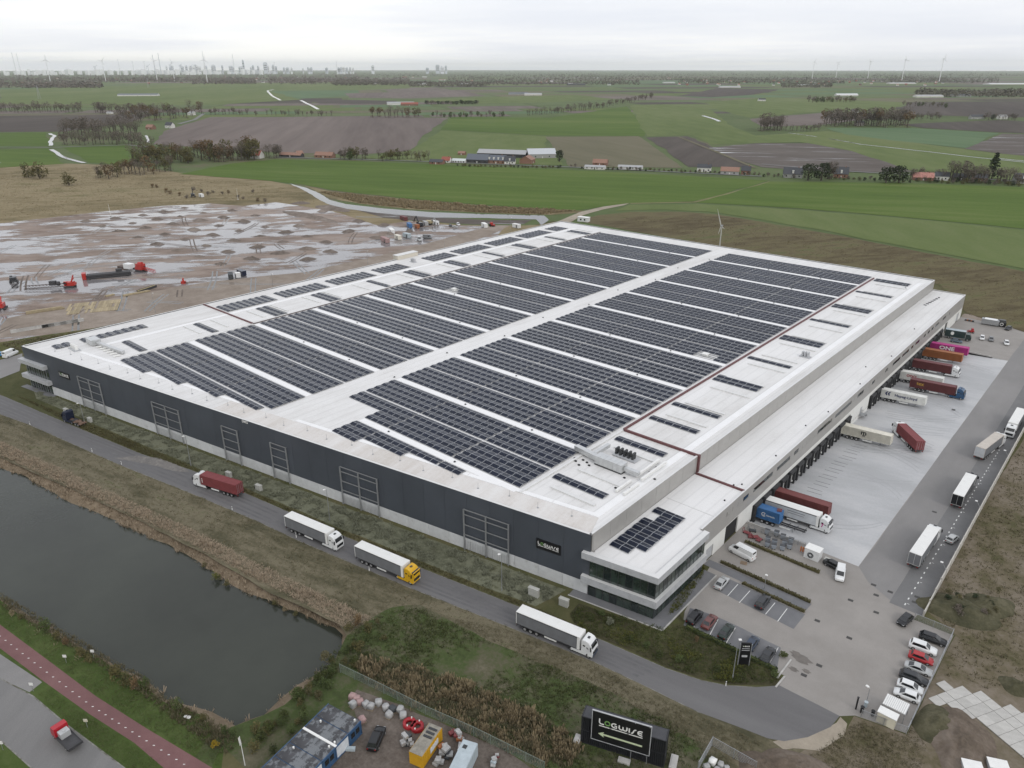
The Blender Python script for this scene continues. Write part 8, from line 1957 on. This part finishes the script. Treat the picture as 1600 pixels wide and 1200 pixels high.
tufts('lawn_grass', 'short grass between the cycle path and the pond', sample(lawn, 5000, vg), l_grass, .08, .22, 4, .3, .9, None, .06)
tufts('lawn_grass', 'short grass between cycle path and road', sample(GP([(60, 1085), (75, 1075), (140, 1122), (210, 1166), (265, 1208), (205, 1205), (157, 1168), (105, 1129)]), 2600, vg), l_grass, .06, .18, 4, .3, .9, None, .06)
tufts('dead_grass', 'dry grass along the near pond shore', sample(GP([(0, 925), (52, 958), (115, 995), (155, 1018), (225, 1058), (258, 1090), (330, 1125), (380, 1160), (350, 1180), (250, 1110), (215, 1078), (150, 1036), (50, 978), (0, 945)]), 1500, vg), l_slope, .2, .6, 6, .3, .6, None, .06)
wpoly = GP([(1452, 950), (1600, 690), (1660, 700), (1660, 1060), (1540, 1075), (1475, 1055), (1495, 993)])
tufts('waste_weeds', 'weeds and dry grass on the waste ground right of the wall', sample(wpoly, 3000, vg), l_slope, .12, .4, 5, .4, .8, None, .09)
tufts('waste_weeds', 'weeds along the bottom right corner', sample(GP([(1320, 1140), (1345, 1128), (1412, 1152), (1455, 1100), (1440, 1205), (1150, 1205), (1270, 1178)]), 1800, vg), l_slope, .1, .3, 5, .35, .8, None, .07)
tufts('bank_grass', 'rough grass on the ditch bank along the left of the warehouse', sample(GP([(0, 538), (150, 514), (300, 484), (480, 443), (660, 402), (770, 376), (850, 352), (868, 349), (560, 438), (36, 550)]), 7000, vg), l_slope, .25, .7, 5, .6, .8, None, .14)
tufts('berm_grass', 'withered grass on the ground behind the warehouse', sample(GP([(960, 340), (1120, 337), (1300, 368), (1600, 426), (1640, 520), (1510, 492), (1462, 442), (1120, 387)]), 9000, vg), leafmat('withered_blades', (.09, .075, .042), (.15, .125, .072)), .12, .35, 4, .7, 1.2, None, .2)
tufts('moor_grass', 'dry tawny grass of the moor beyond the site', sample(GP([(-40, 280), (60, 262), (190, 262), (300, 276), (440, 292), (500, 316), (420, 314), (330, 314), (140, 330), (-40, 350)]), 9000, vg), leafmat('moor_blades', (.15, .125, .07), (.22, .18, .105)), .12, .4, 4, 1.0, 1.4, None, .22)
tufts('reed_bed', 'tawny reeds on the canal margin', sample(GP([(500, 300), (640, 313), (760, 323), (900, 330), (850, 335), (760, 332), (640, 326), (560, 317)]), 2600, vg), l_tan, 1.0, 2.0, 5, .8, .4, None, .3, 'reeds')
# planting along the front: low heath in clumps
tufts('heath_planting', 'grey-green low planting in front of the dark facade', [q for q in sample(planting, 15000, vg) if noise.noise(Vector((q[0] * .35, q[1] * .35, 1))) > .0], l_heath, .18, .45, 5, .3, 1.0, None, .09, 'planting')
tufts('verge_grass', 'dark grass between planting and road', sample([F(3, 7, 0), F(60, 7.0, 0), F(150, 9.2, 0), F(204, 9.3, 0)] + [p + Vector((0, .3, 0)) for p in RT[2:10]][::-1], 5000, vg), l_weed, .1, .35, 5, .3, .8, None, .07)
tufts('bed_planting', 'dark evergreen ground cover in the office bed', sample(bed_poly, 3000, vg), l_bed, .10, .34, 6, .3, 1.2, None, .08, 'planting')
tufts('bed_planting', 'yellow-green shrubs in patches of the office bed', [q for q in sample(bed_poly, 2000, vg) if noise.noise(Vector((q[0] * .22, q[1] * .22, 5))) > .25], l_lime, .15, .4, 6, .3, .9, None, .08, 'planting')
tufts('bed_planting', 'yellow-green strip along the office terrace', sample(GP([(1062, 952), (1096, 903), (1102, 884), (1096, 884), (1060, 926), (1044, 962)]), 700, vg), l_lime, .1, .35, 6, .3, .9, None, .10, 'planting')
for k, (x, y, s) in enumerate(((953, 975, 'pale feathery bush in the office bed by the lorry'), (1088, 1003, 'dry orange bush in the middle of the office bed'))):
    p = G(x, y); tree(('bush', l_heath if k == 0 else l_rust), p, 1.7, s, None, 'bush', 'bush', 1.5 if k == 0 else .8, vg)
for k in range(8):
    x, y = [(925, 968), (940, 962), (985, 1002), (1010, 1012), (1030, 1025), (1060, 1032), (1120, 1050), (1210, 1058)][k]
    tree(('bush', l_green if k % 2 else l_bed), G(x, y), 1.5, 'low dark green bush in the office bed, %s from the left' % ordn[k], 'bushes in the office bed', 'bush', 'bush', 1.6, vg)
# hedges
def hedge(label, a, c, w, h, lm):
    p, q = G(*a), G(*c); t = thing('hedge', label, 'hedge', p, ang(p, q)); L = (q - p).length; b = MB(); n = int(L * 60)
    for _ in range(n):
        x, y, z = vg.uniform(0, L), vg.uniform(-w / 2, w / 2), vg.uniform(.05, h); u = Vector((vg.uniform(-1, 1), vg.uniform(-1, 1), vg.uniform(-1, 1))).normalized() * .16; v = u.cross(Vector((vg.uniform(-1, 1), vg.uniform(-1, 1), vg.uniform(-1, 1)))).normalized() * .12
        c_ = Vector((x, y, z)); b.add([c_ - u, c_ - v, c_ + u, c_ + v], [(0, 1, 2, 3)])
    b.obj('foliage', lm, t); MB().bx(0, L, -w * .3, w * .3, 0, h * .8).obj('stems', l_bed if lm is not l_weed else l_weed, t)
hedge('low brown hedge above the car park footpath', (1126, 879), (1266, 942), .7, .7, l_weed); hedge('low hedge between footpath and upper bays', (1160, 912), (1257, 957), .7, .6, l_weed); hedge('dark clipped hedge below the front parking row', (1072, 981), (1214, 1050), 1.0, .9, l_dark); hedge('low brown hedge along the storage pen', (1164, 847), (1280, 896), .7, .7, l_weed)
p = G(1224, 1026); tree(('bush', l_bed), p, 1.0, 'round dark planting at the car park corner', None, 'bush', 'bush', 2.8, vg)
# bushes round the pond
BU = [(20, 962, 1.6, l_tan), (34, 968, 1.8, l_olive), (74, 988, 3.8, l_green), (90, 998, 2.4, l_olive), (104, 1008, 2.2, l_rust), (128, 1026, 3.0, l_olive), (140, 1036, 2.4, l_olive), (182, 1058, 4.0, l_olive), (198, 1072, 3.4, l_olive), (212, 1076, 3.0, l_rust), (228, 1074, 2.6, l_green), (278, 1110, 3.0, l_green), (292, 1116, 2.2, l_olive), (318, 1126, 2.4, l_olive), (352, 1146, 2.2, l_green), (366, 1152, 2.2, l_green)]
for k, (x, y, h, lm) in enumerate(BU):
    tree(('bush', lm), G(x, y), h, 'leafy bush on the near pond bank, %s from the left' % (ordn + ['twelfth', 'thirteenth', 'fourteenth', 'fifteenth', 'sixteenth'])[k], 'bushes on the near pond bank', 'bush', 'bush', .9, vg)
tree(('bush', l_yel), G(337, 1172), 2.6, 'small bright yellow tree on the near pond bank', None, 'tree', 'tree', .8, vg)
for k in range(46):
    q = k / 45; x = 560 - 158 * q + vg.uniform(-14, 26); y = 1000 + 165 * q + vg.uniform(-12, 18)
    tree(('bush', vg.choice([l_green, l_bed, l_bed, l_olive, l_weed])), G(x, y), vg.uniform(1.4, 2.6), 'dark bush in the thicket at the right end of the pond', 'bushes of the pond thicket', 'bush', 'bush', 1.2, vg)
for k in range(12):
    x, y = [(545, 985), (560, 975), (575, 985), (590, 975), (570, 1000), (600, 1000), (338, 905), (355, 915), (430, 945), (445, 955), (462, 962), (320, 885)][k]
    tree(('bush', [l_olive, l_rust, l_olive, l_weed, l_green, l_olive, l_lime, l_olive, l_olive, l_tan, l_olive, l_olive][k]), G(x, y, 0 if k < 6 else -1.5), [2.2, 2.6, 2.4, 1.6, 2.0, 1.8, 2.2, 1.6, 1.6, 1.3, 1.5, 1.3][k], 'straggly bush at the far pond shore, %s' % ['at the corner', 'russet, above the corner', 'right of the russet one', 'on the slope', 'below the slope one', 'right-hand of the group', 'yellowish, in the middle', 'beside the yellowish one', 'left of three low ones', 'middle of three low ones', 'right of three low ones', 'smallest'][k], 'bushes on the far pond shore', 'bush', 'bush', 1.2, vg)
for k in range(14):
    x, y = vg.uniform(1478, 1560), vg.uniform(925, 972)
    tree(('bush', vg.choice([l_weed, l_dark, l_bare])), G(x, y, .8), vg.uniform(1.0, 1.8), 'dark scrub on the weedy mounds right of the wall', 'scrub on the mounds', 'bush', 'bush', 1.5, vg)
